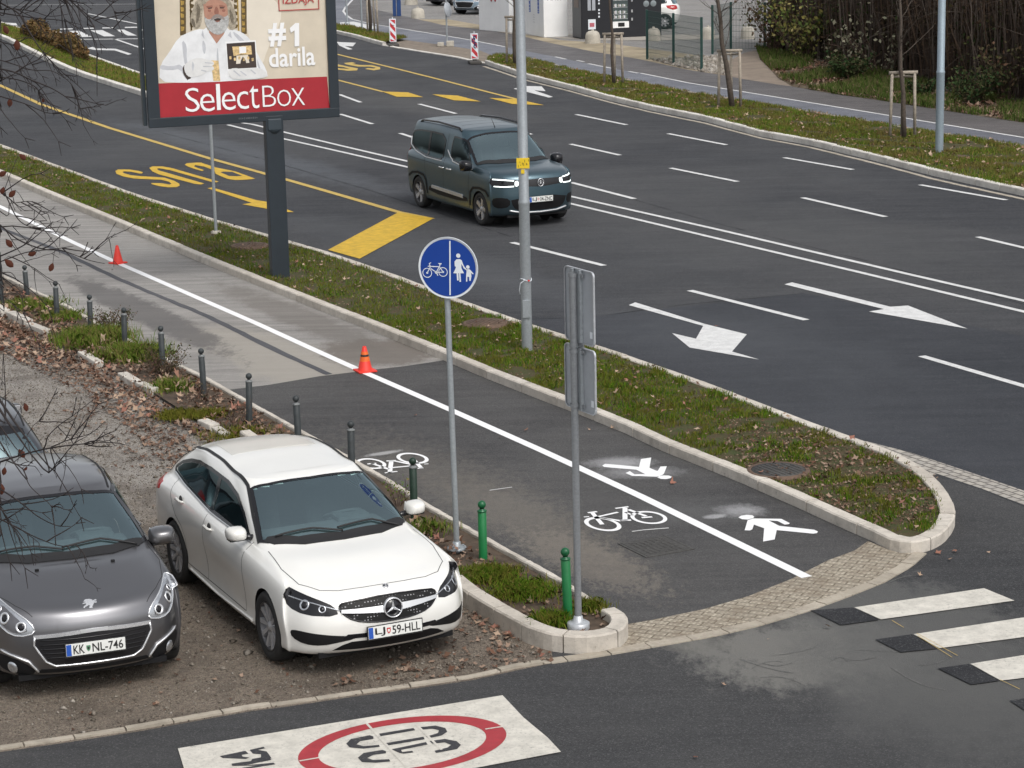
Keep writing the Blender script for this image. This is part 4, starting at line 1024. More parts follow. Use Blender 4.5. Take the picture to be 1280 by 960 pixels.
F_, T_ = (-1, 0, 0), (0, 0, -1)
ws = [(-.26, -.0, 1), (-.29, .38, 1), (-.42, .67, 1), (-.49, .715, 1), (-1.13, .570, 1), (-1.09, .42, 1), (-1.065, .0, 1)]
ws = [p for p in ws] + [(p[0], -p[1], 1) for p in ws[-2:0:-1]]
w.decal('windscreen', ws, T_, m_glass, .005, .04, cut=True)
w.strip('windscreen_seal', ws, T_, .035, m_gloss, .008, closed=True)
rg = [(-3.30, 0, 1), (-3.26, .40, 1), (-3.16, .52, 1), (-3.42, .66, 1), (-3.55, .5, 1), (-3.58, 0, 1)]; rg = rg + [(p[0], -p[1], 1) for p in rg[-2:0:-1]]
w.decal('rear_window', rg, T_, m_glass_d, .005, .05)
for sg in (1, -1):
    dS = (0, -sg, 0)
    fr = [(-.88, 0, .962), (-.74, 0, .968), (-1.04, 0, 1.11), (-1.30, 0, 1.205), (-1.60, 0, 1.262), (-1.76, 0, 1.275), (-1.72, 0, 1.15), (-1.71, 0, .992)]
    re = [(-1.78, 0, .996), (-1.79, 0, 1.15), (-1.83, 0, 1.278), (-2.15, 0, 1.282), (-2.45, 0, 1.262), (-2.75, 0, 1.212), (-2.98, 0, 1.15), (-3.10, 0, 1.09), (-3.06, 0, 1.065), (-2.7, 0, 1.036), (-2.2, 0, 1.015)]
    outl = [(-.68, 0, .953), (-1.00, 0, 1.115), (-1.28, 0, 1.22), (-1.60, 0, 1.278), (-2.1, 0, 1.298), (-2.48, 0, 1.275), (-2.80, 0, 1.222), (-3.04, 0, 1.155), (-3.17, 0, 1.08), (-3.10, 0, 1.045), (-2.7, 0, 1.018), (-2.2, 0, .997), (-1.75, 0, .975), (-1.2, 0, .955)]
    w.decal('side_window', fr, dS, m_glass_d, .005, .04, cut=True); w.decal('side_window', re, dS, m_glass_d, .005, .04, cut=True)
    w.strip('window_seal', outl, dS, .036, m_gloss, .006, closed=True)
    w.strip('door_pillar_trim', [(-1.745, 0, .98), (-1.76, 0, 1.15), (-1.795, 0, 1.275)], dS, .075, m_gloss, .0075)
    w.rod('belt_trim', [(-.62, 0, .935), (-1.2, 0, .945), (-1.75, 0, .962), (-2.2, 0, .985), (-2.7, 0, 1.006), (-3.12, 0, 1.038)], dS, .009, m_satin, .006)
    # roof rail strip
    w.strip('roof_moulding', [(-.50, .735 * sg, 1), (-.83, .668 * sg, 1), (-1.20, .578 * sg, 1), (-1.8, .562 * sg, 1), (-2.3, .548 * sg, 1), (-2.8, .522 * sg, 1), (-3.15, .48 * sg, 1)], T_, .035, m_trim, .006)
    mb = MB()
    w.strip('', [(-.60, 0, .95), (-.63, 0, .80), (-.62, 0, .55), (-.60, 0, .30)], dS, .007, None, .0015, mb=mb)
    w.strip('', [(-1.75, 0, .965), (-1.76, 0, .7), (-1.74, 0, .5), (-1.72, 0, .30)], dS, .007, None, .0015, mb=mb)
    w.strip('', [(-2.95, 0, 1.03), (-2.85, 0, .9), (-2.62, 0, .73), (-2.45, 0, .66), (-2.36, 0, .55), (-2.34, 0, .30)], dS, .007, None, .0015, mb=mb)
    w.strip('', [(-.60, 0, .30), (-2.34, 0, .30)], dS, .007, None, .0015, mb=mb)
    mb.build('door_gaps', [m_shut], w.root)
    for hx, hz in ((-1.58, .855), (-2.52, .90)):
        e = empty('door_handle', (hx, 0, hz)); e.parent = w.root
        loc, n = w.hit((hx, sg * 1.2, hz), Vector((0, -sg, 0)), 1)
        e.location = loc
        mb = MB(); mb.lathe([(0, .003), (.045, .003), (.05, -.005)], Matrix.Rotation(R(-90) * sg, 4, 'X'), 20); mb.build('handle_recess', [m_shut], e)
        mb = MB(); mb.tube([(-.10, sg * .005, 0), (-.08, sg * .028, .003), (.07, sg * .03, .006), (.095, sg * .005, .005)], [.01, .014, .014, .01], 8); mb.build('handle_grip', [p_white], e)
    dL = (-.78, -.58 * sg, -.12)
    hl = mirY([(.82, .49, .59), (.78, .50, .67), (.66, .66, .742), (.50, .80, .79), (.43, .835, .805), (.42, .86, .72), (.48, .85, .64), (.66, .76, .60)], sg)
    hl = chaikin([Vector(p) for p in hl], 1)
    w.decal('headlight', hl, dL, m_gloss, .002, .03)
    for (x, y, z, r) in ((.60, .72, .675, .05), (.72, .60, .65, .035)):
        loc, n = w.hit((x, y * sg, z), Vector(dL).normalized(), 1)
        if loc is None: continue
        u = n.orthogonal().normalized(); v = n.cross(u); Tm = Matrix(((u.x, v.x, n.x, loc.x), (u.y, v.y, n.y, loc.y), (u.z, v.z, n.z, loc.z), (0, 0, 0, 1)))
        mb = MB(); mb.lathe([(0, .012), (r * .5, .010), (r * .6, .005)], Tm, 20, 1); mb.lathe([(r * .66, .004), (r * .9, .010), (r, .004)], Tm, 24, 0); mb.build('lamp_bowl', [m_lampin, m_gloss], w.root)
    w.rod('daytime_lamp', [(p[0], p[1], p[2]) for p in mirY([(.80, .46, .635), (.66, .66, .695), (.42, .83, .73)], sg)], dL, .007, m_lampin, .004)
    # corner intakes
    it = mirY([(.86, .34, .405), (.80, .50, .42), (.68, .66, .445), (.56, .78, .455), (.50, .83, .44), (.52, .82, .375), (.62, .75, .335), (.74, .62, .33), (.82, .50, .355), (.86, .36, .378)], sg)
    w.decal('corner_intake', chaikin([Vector(p) for p in it], 1), (-.9, -.42 * sg, 0), m_blackp, .003, .03)
    w.decal('tail_light', mirY([(-3.35, .9, .93), (-3.6, .7, .95), (-3.68, .5, .93), (-3.70, .5, .83), (-3.5, .85, .80), (-3.3, .9, .86)], sg), (.8, -.6 * sg, 0), m_redl, .003, .04)
    w.mirror(sg, -.68, .90, 1.035, .19, .125, .14)
    w.rod('sill_trim', [(-.42, 0, .262), (-1.4, 0, .245), (-2.28, 0, .262)], dS, .012, p_white, .006)
# grille
gr = [(1, -.47, .665), (1, -.42, .695), (1, 0, .722), (1, .42, .695), (1, .47, .665), (1, .45, .61), (1, .36, .545), (1, .2, .515), (1, 0, .508), (1, -.2, .515), (1, -.36, .545), (1, -.45, .61)]
t = NT('diamond_grille'); vv = t.pos(obj=True); ch = t.vor(34, t.pos((1, 1, 1.2), obj=True)); chn = ch.node; chn.inputs['Randomness'].default_value = 0.0
t.set(base=t.ramp(ch, [(.20, (.30, .30, .31)), (.27, (.010, .010, .010))]), rough=.5, metal=.0, Specular_IOR_Level=.2)
w.decal('grille', chaikin([Vector(p) for p in gr], 1), F_, t.m, .003, .03)
w.rod('grille_surround', chaikin([Vector(p) for p in gr], 1), F_, .009, m_gloss, .002, closed=True)
for sg in (1, -1):
    w.decal('grille_bar', [(1, .07 * sg, .585), (1, .07 * sg, .64), (1, .45 * sg, .637), (1, .455 * sg, .612)], F_, m_satin, .022, .03)
e_loc, e_n = w.hit((1, 0, .612), Vector(F_), 1)
star_emblem(w.root, 'grille_star_emblem', e_loc + e_n * .024, .092, (1, 0, .12), [m_chrome, m_gloss])
b_loc, b_n = w.hit((.735, 0, 1), Vector(T_), 1)
star_emblem(w.root, 'bonnet_badge', b_loc + b_n * .003, .028, b_n, [m_chrome, m_gloss])
# lower intake with dark slats and the white lip
lo = [(1, -.54, .275), (1, -.46, .325), (1, -.38, .352), (1, .38, .352), (1, .46, .325), (1, .54, .275), (1, .3, .268), (1, -.3, .268)]
w.decal('lower_intake', lo, F_, m_blackp, .003, .03)
w.decal('number_recess', [(1, -.46, .385), (1, -.42, .425), (1, .42, .425), (1, .46, .385)], F_, m_gloss, .004, .03)
mb = MB()
w.strip('', [(.665, -.42, 1), (.60, -.57, 1), (.42, -.70, 1), (.10, -.745, 1), (-.30, -.72, 1)], T_, .007, None, .0015, mb=mb)
w.strip('', [(.665, .42, 1), (.60, .57, 1), (.42, .70, 1), (.10, .745, 1), (-.30, .72, 1)], T_, .007, None, .0015, mb=mb)
w.strip('', [(.665, -.42, 1), (.69, -.2, 1), (.695, 0, 1), (.69, .2, 1), (.665, .42, 1)], T_, .007, None, .0015, mb=mb)
mb.build('bonnet_gap', [m_shut], w.root)
w.decal('cowl', [(-.21, 0, 1), (-.24, .38, 1), (-.36, .64, 1), (-.46, .70, 1), (-.48, .66, 1), (-.36, .40, 1), (-.32, 0, 1), (-.36, -.40, 1), (-.48, -.66, 1), (-.46, -.70, 1), (-.36, -.64, 1), (-.24, -.38, 1)], T_, m_trim, .009, .04)
w.rod('wiper', [(-.33, .60, 1), (-.41, .35, 1), (-.36, -.02, 1)], T_, .010, m_trim, .022); w.rod('wiper', [(-.32, .02, 1), (-.40, -.25, 1), (-.43, -.60, 1)], T_, .010, m_trim, .022)
w.decal('sunroof_panel', [(-2.05, -.44, 1), (-2.05, .44, 1), (-2.75, .40, 1), (-2.75, -.40, 1)], T_, simple('roof_panel_grey', (.58, .57, .53), .25, var=.03), .002, .05)
mb = MB(); l_, n_ = w.hit((-1.03, 0, 1), Vector(T_), 1)
mb.box(l_ - n_ * .03, (.11, .16, .04), bev=.015); mb.build('rear_view_sensor', [m_gloss], w.root)
w.plate(.932, .425, 'LJ', '59-HLL', [simple('crest_red', (.45, .03, .03), .5), m_plate], tilt=-4)
w.finish_body()
for a_ in WH: w.wheel(a_[0], a_[1] + math.copysign(.10, a_[1]), a_[2], .325, 10, 'twin' if 0 else 'thin', rim_m=m_alloy)
w.interior(-.62, .99, .52, .60, 1, (-1.55,), -2.35)
w.root.location = (-1.4847, 20.379, 0); w.root.rotation_euler = (0, 0, -1.12577)
# ------------------------------------------------------------------ dark grey hatchback
p_grey = car_paint('dark_grey_paint', (.17, .17, .18), metal=.85, rough=.36, dirt=.25)
XS = (.34, -2.22)
rs = [
 ring(.50, .22, -2.92, .22, .75, [(.8, .20), (0, .20), (-3.2, .22)], XS, .98, .97),
 ring(.72, .34, -3.06, .26, .83, [(.9, .235), (.3, .23), (0, .225), (-2.5, .225), (-3.2, .26)], XS, .985, .975),
 ring(.785, .38, -3.12, .28, .853, [(.9, .33), (0, .35), (-2.5, .36), (-3.2, .38)], XS, .985, .98),
 ring(.805, .40, -3.155, .28, .865, [(.9, .46), (0, .49), (-2.5, .52), (-3.2, .53)], XS, .99, .985),
 ring(.805, .42, -3.165, .28, .869, [(.9, .59), (.4, .62), (0, .65), (-2.5, .70), (-3.2, .70)], XS, .985, .985),
 ring(.78, .44, -3.15, .28, .866, [(.9, .70), (.4, .745), (0, .785), (-2.5, .84), (-3.2, .84)], XS, .98, .98),
 ring(.70, .42, -3.12, .28, .852, [(.9, .775), (.35, .83), (0, .87), (-2.5, .93), (-3.2, .92)], XS, .965, .975, zc=.015),
 ring(.47, .28, -3.08, .28, .828, [(.5, .865), (.2, .90), (-.2, .93), (-2.5, .985), (-3.2, .97)], (.10, -2.2), .955, .965, yc=(.42, .76, .93), zc=.010),
 ring(.10, .24, -3.05, .28, .805, [(.1, .955), (-.2, .965), (-2.5, 1.02), (-3.2, 1.0)], (-.22, -2.2), .955, .955, yc=(.42, .76, .92), zc=.022),
 ring(-.16, .24, -3.02, .28, .780, [(-.2, 1.01), (-.5, .995), (-2.5, 1.05), (-3.2, 1.03)], (-.66, -2.2), .985, .94, yc=(.45, .80, .96)),
 ring(-.40, .24, -2.97, .30, .740, [(-.5, 1.13), (-.8, 1.10), (-2.5, 1.16), (-3.2, 1.12)], (-.88, -2.2), .985, .93, yc=(.45, .80, .965)),
 ring(-.72, .24, -2.88, .32, .680, [(-.7, 1.27), (-1.0, 1.245), (-1.8, 1.29), (-2.5, 1.27), (-3.1, 1.23)], (-1.12, -2.2), .985, .93, yc=(.45, .80, .965)),
 ring(-1.04, .23, -2.76, .32, .615, [(-1.0, 1.385), (-1.3, 1.37), (-1.8, 1.395), (-2.3, 1.375), (-2.9, 1.32)], (-1.40, -2.2), .985, .94, yc=(.46, .80, .965)),
 ring(-1.10, .22, -2.70, .30, .55, [(-1.1, 1.405), (-1.4, 1.415), (-1.8, 1.43), (-2.3, 1.405), (-2.9, 1.34)], (-1.44, -2.18), .985, .95, yc=(.46, .80, .965)),
 ring(-1.15, .16, -2.66, .22, .32, [(-1.1, 1.415), (-1.5, 1.445), (-1.9, 1.455), (-2.3, 1.43), (-2.9, 1.36)], (-1.46, -2.16), .99, .97, yc=(.46, .80, .965)),
 ring(-1.17, .10, -2.65, .15, .0, [(-1.1, 1.42), (-1.5, 1.452), (-1.9, 1.462), (-2.3, 1.435), (-2.9, 1.365)], (-1.48, -2.15), 1, 1),
]
WG = [(0, .755, .31), (0, -.755, .31), (-2.538, .755, .31), (-2.538, -.755, .31)]
g = Car('hatchback', rs, p_grey, WG, .338, 'dark grey metallic hatchback parked at the lower left, to the left of the white estate', 'car')
ws = [(-.18, 0, 1), (-.22, .38, 1), (-.35, .67, 1), (-.43, .725, 1), (-1.07, .59, 1), (-1.03, .42, 1), (-1.01, 0, 1)]; ws = ws + [(p[0], -p[1], 1) for p in ws[-2:0:-1]]
g.decal('windscreen', ws, T_, m_glass, .005, .04, cut=True)
g.strip('windscreen_seal', ws, T_, .05, m_gloss, .008, closed=True)
rg = [(-2.82, 0, 1), (-2.78, .42, 1), (-2.70, .50, 1), (-2.93, .62, 1), (-3.0, .45, 1), (-3.02, 0, 1)]; rg = rg + [(p[0], -p[1], 1) for p in rg[-2:0:-1]]
rgf = [(-3, 0, 1.30), (-3, .45, 1.29), (-3, .52, 1.25), (-3, .62, 1.06), (-3, .56, 1.03), (-3, 0, 1.03)]; rgf = rgf + [(p[0], -p[1], p[2]) for p in rgf[-2:0:-1]]
g.decal('rear_window', rgf, (1, 0, 0), m_glass, .005, .05, cut=True)
g.decal('rear_spoiler_band', [(-2.66, -.50, 1), (-2.66, .50, 1), (-2.80, .50, 1), (-2.84, 0, 1), (-2.80, -.50, 1)], T_, m_gloss, .004, .05)
for sg in (1, -1):
    dS = (0, -sg, 0)
    fr = [(-.70, 0, 1.01), (-.60, 0, 1.02), (-.86, 0, 1.19), (-1.12, 0, 1.315), (-1.42, 0, 1.35), (-1.55, 0, 1.352), (-1.53, 0, 1.03)]
    re = [(-1.61, 0, 1.035), (-1.63, 0, 1.352), (-2.0, 0, 1.34), (-2.35, 0, 1.29), (-2.55, 0, 1.20), (-2.58, 0, 1.12), (-2.3, 0, 1.075)]
    outl = [(-.56, 0, 1.005), (-.83, 0, 1.20), (-1.12, 0, 1.335), (-1.5, 0, 1.372), (-2.0, 0, 1.36), (-2.38, 0, 1.305), (-2.60, 0, 1.20), (-2.62, 0, 1.10), (-2.3, 0, 1.055), (-1.6, 0, 1.015)]
    g.decal('side_window', fr, dS, m_glass_d, .005, .04, cut=True); g.decal('side_window', re, dS, m_glass_d, .005, .04, cut=True)
    g.strip('window_seal', outl, dS, .04, m_gloss, .006, closed=True)
    mb = MB()
    for P_ in ([(-.55, 0, 1.0), (-.58, 0, .8), (-.58, 0, .30)], [(-1.58, 0, 1.02), (-1.58, 0, .30)], [(-2.3, 0, 1.05), (-2.25, 0, .75), (-2.1, 0, .5), (-2.1, 0, .30)]): g.strip('', P_, dS, .007, None, .0015, mb=mb)
    mb.build('door_gaps', [m_shut], g.root)
    for hx in (-1.42, -2.12): 
        loc, n = g.hit((hx, sg * 1.2, .90), Vector((0, -sg, 0)), 1); mb = MB(); mb.tube([loc + Vector((-.09, 0, 0)), loc + Vector((-.07, sg * .025, 0)), loc + Vector((.07, sg * .025, .004)), loc + Vector((.09, 0, 0))], .013, 8); mb.build('door_handle', [p_grey], g.root)
    dL = (-.80, -.52 * sg, -.25)
    hl = mirY([(.775, .52, .655), (.74, .56, .745), (.60, .67, .825), (.42, .76, .88), (.28, .80, .905), (.30, .83, .85), (.44, .83, .76), (.62, .77, .66), (.72, .66, .62)], sg)
    hl = chaikin([Vector(p) for p in hl], 1)
    hb = g.decal('headlight', hl, dL, m_lampin, .002, .025)
    g.decal('headlight_mask', chaikin([Vector(p) for p in mirY([(.745, .56, .675), (.62, .67, .79), (.46, .76, .86), (.40, .80, .80), (.58, .77, .69), (.70, .67, .64)], sg)], 1), dL, simple('lamp_mask', (.14, .14, .15), .3, .4), .0045, .03, parent=g.root)
    for (x, y, z, r) in ((.70, .63, .70, .05), (.56, .74, .755, .055), (.46, .77, .81, .035)):
        loc, n = g.hit((x, y * sg, z), Vector(dL).normalized(), 1)
        if loc is None: continue
        u = n.orthogonal().normalized(); v = n.cross(u); Tm = Matrix(((u.x, v.x, n.x, loc.x), (u.y, v.y, n.y, loc.y), (u.z, v.z, n.z, loc.z), (0, 0, 0, 1)))
        mb = MB(); mb.lathe([(0, .004), (r * .55, .010), (r * .6, .004)], Tm, 20, 1); mb.lathe([(r * .62, .006), (r * .9, .016), (r, .006)], Tm, 24, 0); mb.build('lamp_bowl', [m_chrome, m_gloss], g.root)
    g.rod('headlight_surround', hl, dL, .007, m_chrome, .005, closed=True)
    g.decal('fog_lamp_bezel', chaikin([Vector(p) for p in mirY([(.76, .50, .26), (.70, .62, .38), (.56, .78, .43), (.47, .83, .39), (.52, .82, .29), (.66, .72, .25)], sg)], 1), (-.9, -.4 * sg, 0), m_blackp, .003, .03)
    g.rod('fog_lamp_brow', mirY([(.78, .52, .28), (.745, .58, .38), (.66, .68, .43), (.55, .78, .465)], sg), (-.9, -.4 * sg, 0), .011, m_chrome, .008)
    loc, n = g.hit((.62, .70 * sg, .315), Vector((-.9, -.4 * sg, 0)).normalized(), 1)
    u = n.orthogonal().normalized(); v = n.cross(u); Tm = Matrix(((u.x, v.x, n.x, loc.x), (u.y, v.y, n.y, loc.y), (u.z, v.z, n.z, loc.z), (0, 0, 0, 1)))
    mb = MB(); mb.lathe([(0, .012), (.03, .018), (.045, .015), (.055, .004)], Tm, 24); mb.build('fog_lamp', [m_lampin], g.root)
    g.decal('tail_light', mirY([(-2.75, .9, .98), (-2.95, .75, 1.0), (-3.1, .55, .97), (-3.1, .55, .84), (-2.95, .85, .80), (-2.75, .9, .88)], sg), (.8, -.6 * sg, 0), m_redl, .003, .04)
    g.mirror(sg, -.52, .90, 1.02, .24, .16, .16)
    g.strip('roof_gutter', [(-1.15, .55 * sg, 1), (-1.6, .575 * sg, 1), (-2.1, .565 * sg, 1), (-2.6, .53 * sg, 1)], T_, .02, m_trim, .004)
t = NT('hatch_grille'); br = t.ramp(t.math('SINE', t.math('MULTIPLY', t.n('ShaderNodeSeparateXYZ').outputs[2], 1)), [(0, .01), (1, .02)])
t.set(base=(.012, .012, .014), rough=.35); 
gr = [(1, -.50, .60), (1, 0, .625), (1, .50, .60), (1, .50, .52), (1, .40, .375), (1, .33, .335), (1, -.33, .335), (1, -.40, .375), (1, -.50, .52)]
g.decal('grille', gr, F_, t.m, .003, .03)
mb = MB()
for z in (.41, .45, .49, .53, .57): g.rod('', [(1, -.46 + max(0, .5 - z) * .6, z), (1, .46 - max(0, .5 - z) * .6, z)], F_, .005, None, .006, mb=mb)
mb.build('grille_slats', [m_gloss], g.root)
g.rod('grille_surround', [(1, -.50, .60), (1, -.51, .53), (1, -.42, .375), (1, -.34, .33), (1, .34, .33), (1, .42, .375), (1, .51, .53), (1, .50, .60)], F_, .010, m_chrome, .006)
g.decal('grille_chrome_bar', [(1, -.51, .585), (1, -.51, .615), (1, 0, .645), (1, .51, .615), (1, .51, .585), (1, 0, .612)], F_, m_chrome, .010, .03)
g.decal('grille_badge_bar', [(1, -.12, .612), (1, -.12, .640), (1, .12, .640), (1, .12, .612)], F_, m_satin, .014, .03)
g.decal('lower_intake', [(1, -.50, .262), (1, -.46, .30), (1, .46, .30), (1, .50, .262)], F_, m_blackp, .003, .03)
# rearing animal badge, flat chrome cut-out
lion = [(-.010, .060), (.012, .064), (.030, .058), (.034, .046), (.044, .040), (.036, .032), (.026, .030), (.030, .020), (.048, .018), (.054, .008), (.044, .006), (.030, .008), (.028, -.006), (.036, -.018), (.050, -.026), (.056, -.044), (.048, -.050), (.040, -.036), (.024, -.028), (.010, -.018), (.004, -.034), (.014, -.048), (.010, -.058), (-.012, -.058), (-.010, -.044), (-.020, -.026), (-.028, -.008), (-.034, .004), (-.052, .002), (-.056, .012), (-.040, .018), (-.030, .020), (-.046, .030), (-.058, .034), (-.050, .046), (-.034, .038), (-.020, .040), (-.026, .050)]
pts = [(.72, -a * 1.15, .862 + b * 1.1) for a, b in lion]; g.decal('bonnet_emblem', pts, (-.8, 0, -.6), simple('bright_badge', (.75, .76, .78), .25, .6, .03), .004, .012)
mb = MB()
g.strip('', [(.66, -.50, 1), (.50, -.62, 1), (.30, -.72, 1), (0, -.765, 1), (-.36, -.73, 1)], T_, .007, None, .0015, mb=mb); g.strip('', [(.66, .50, 1), (.50, .62, 1), (.30, .72, 1), (0, .765, 1), (-.36, .73, 1)], T_, .007, None, .0015, mb=mb)
mb.build('bonnet_gap', [m_shut], g.root)
g.decal('cowl', [(-.13, 0, 1), (-.16, .38, 1), (-.28, .64, 1), (-.36, .70, 1), (-.40, .68, 1), (-.28, .40, 1), (-.24, 0, 1), (-.28, -.40, 1), (-.40, -.68, 1), (-.36, -.70, 1), (-.28, -.64, 1), (-.16, -.38, 1)], T_, m_trim, .009, .04)
g.rod('wiper', [(-.28, .62, 1), (-.34, .3, 1), (-.28, -.06, 1)], T_, .010, m_trim, .022); g.rod('wiper', [(-.26, -.05, 1), (-.34, -.30, 1), (-.38, -.60, 1)], T_, .010, m_trim, .022)
for sg in (1, -1):
    l_, n_ = g.hit((.02, .34 * sg, 1), Vector(T_), 1); mb = MB(); mb.box(l_ + Vector((0, 0, .006)), (.03, .035, .018), bev=.005); mb.build('washer_jet', [m_blackp], g.root)
g.plate(.832, .475, 'KK', 'NL-746', [m_pgrn, m_pblk], tilt=-3, frame=m_pblk)
g.finish_body()
for a_ in WG: g.wheel(a_[0], a_[1] + math.copysign(.10, a_[1]), a_[2], .31, 7, 'fat')
g.interior(-.52, 1.03, .55, .60, 1, (-1.35,), -2.10)
g.root.location = (-3.951, 19.875, 0); g.root.rotation_euler = (0, 0, -1.2132)
def repaint(root, mapping):
    for o in [root] + [c for k in kids(root) for c in [k] + kids(k)]:
        if o.type != 'MESH': continue
        for i, sl in enumerate(o.material_slots):
            if sl.material in mapping: m_ = mapping[sl.material]; sl.link = 'OBJECT'; sl.material = m_
p_black = car_paint('black_paint', (.06, .065, .075), metal=.7, rough=.3)
gb = copy_tree(g.root); repaint(gb, {p_grey: p_black})
tag(gb, 'black hatchback seen from behind at the left edge of the photo, behind the grey hatchback', 'car')
mp_ = G(17, 515, 1.0); hd = R(116)
fx, fy = math.cos(hd), math.sin(hd)         # right mirror sits at local (-.52, -.95)
lx, ly = -.52, -.93
gb.location = (mp_.x - (lx * fx - ly * fy), mp_.y - (lx * fy + ly * fx), 0); gb.rotation_euler = (0, 0, hd)
for o in kids(gb):
    if o.name.startswith(('licence_plate', 'bonnet_emblem')):
        for k in kids(o): bpy.data.objects.remove(k)
        bpy.data.objects.remove(o)

# ------------------------------------------------------------------ dark green family van
p_van = car_paint('deep_blue_green_paint', (.062, .112, .140), metal=.8, rough=.40, dirt=.2, coat=.8, crough=.2)
XS = (.36, -3.170)
rs = [
 ring(.60, .25, -3.670, .16, .84, [(.8, .22), (0, .21), (-3.810, .24)], XS, .98, .98),
 ring(.80, .34, -3.760, .18, .90, [(.9, .27), (.3, .255), (-2.890, .255), (-3.810, .29)], XS, .985, .985),
 ring(.87, .38, -3.800, .19, .918, [(.9, .40), (0, .42), (-3.810, .44)], XS, .985, .99),
 ring(.90, .38, -3.820, .20, .924, [(.9, .55), (0, .60), (-3.810, .62)], XS, .99, .99),
 ring(.90, .40, -3.830, .20, .924, [(.9, .72), (0, .78), (-3.810, .82)], XS, .99, .99),
 ring(.88, .42, -3.830, .20, .922, [(.9, .92), (.4, .93), (0, .95), (-3.810, 1.0)], XS, .985, .99),
 ring(.80, .40, -3.830, .20, .905, [(.9, 1.03), (.35, 1.04), (0, 1.06), (-3.810, 1.10)], XS, .975, .985, zc=.015),
 ring(.58, .28, -3.820, .20, .885, [(.6, 1.09), (.3, 1.095), (-.1, 1.11), (-3.810, 1.15)], (.20, -3.170), .965, .98, yc=(.42, .76, .93), zc=.025),
 ring(.25, .24, -3.810, .20, .868, [(.3, 1.13), (0, 1.13), (-.3, 1.145), (-3.810, 1.18)], (-.05, -3.170), .965, .98, yc=(.42, .76, .92), zc=.02),
 ring(-.10, .26, -3.800, .20, .850, [(-.1, 1.185), (-.4, 1.165), (-3.810, 1.22)], (-.46, -3.170), .985, .975, yc=(.45, .80, .96)),
 ring(-.38, .26, -3.790, .20, .825, [(-.4, 1.37), (-.6, 1.34), (-3.810, 1.36)], (-.70, -3.150), .985, .97, yc=(.45, .80, .965)),
 ring(-.68, .25, -3.770, .22, .785, [(-.7, 1.56), (-.9, 1.53), (-3.810, 1.56)], (-1.000, -3.130), .985, .965, yc=(.45, .80, .965)),
 ring(-.90, .24, -3.730, .24, .735, [(-.9, 1.72), (-1.200, 1.71), (-2.320, 1.74), (-3.710, 1.73)], (-1.240, -3.090), .985, .96, yc=(.46, .80, .965)),
 ring(-.98, .22, -3.670, .24, .66, [(-.9, 1.76), (-1.300, 1.785), (-2.320, 1.81), (-3.710, 1.78)], (-1.280, -3.070), .985, .96, yc=(.46, .80, .965)),
 ring(-1.030, .16, -3.630, .20, .38, [(-1.000, 1.775), (-1.400, 1.82), (-2.320, 1.845), (-3.710, 1.80)], (-1.300, -3.050), .99, .97, yc=(.46, .80, .965)),
 ring(-1.050, .10, -3.610, .15, .0, [(-1.000, 1.78), (-1.400, 1.827), (-2.320, 1.855), (-3.710, 1.805)], (-1.320, -3.030), 1, 1),
]
WV = [(0, .80, .33), (0, -.80, .33), (-2.990, .80, .33), (-2.990, -.80, .33)]
v_ = Car('family_van', rs, p_van, WV, .36, 'dark blue-green family van with lit headlamps driving down the carriageway', 'van', NC=10, NR=6)
ws = [(-.13, 0, 1), (-.16, .42, 1), (-.30, .74, 1), (-.37, .785, 1), (-.93, .70, 1), (-.90, .5, 1), (-.88, 0, 1)]; ws = ws + [(p[0], -p[1], 1) for p in ws[-2:0:-1]]
v_.decal('windscreen', ws, T_, m_glass, .006, .05, cut=True); v_.strip('windscreen_seal', ws, T_, .05, m_gloss, .009, closed=True)
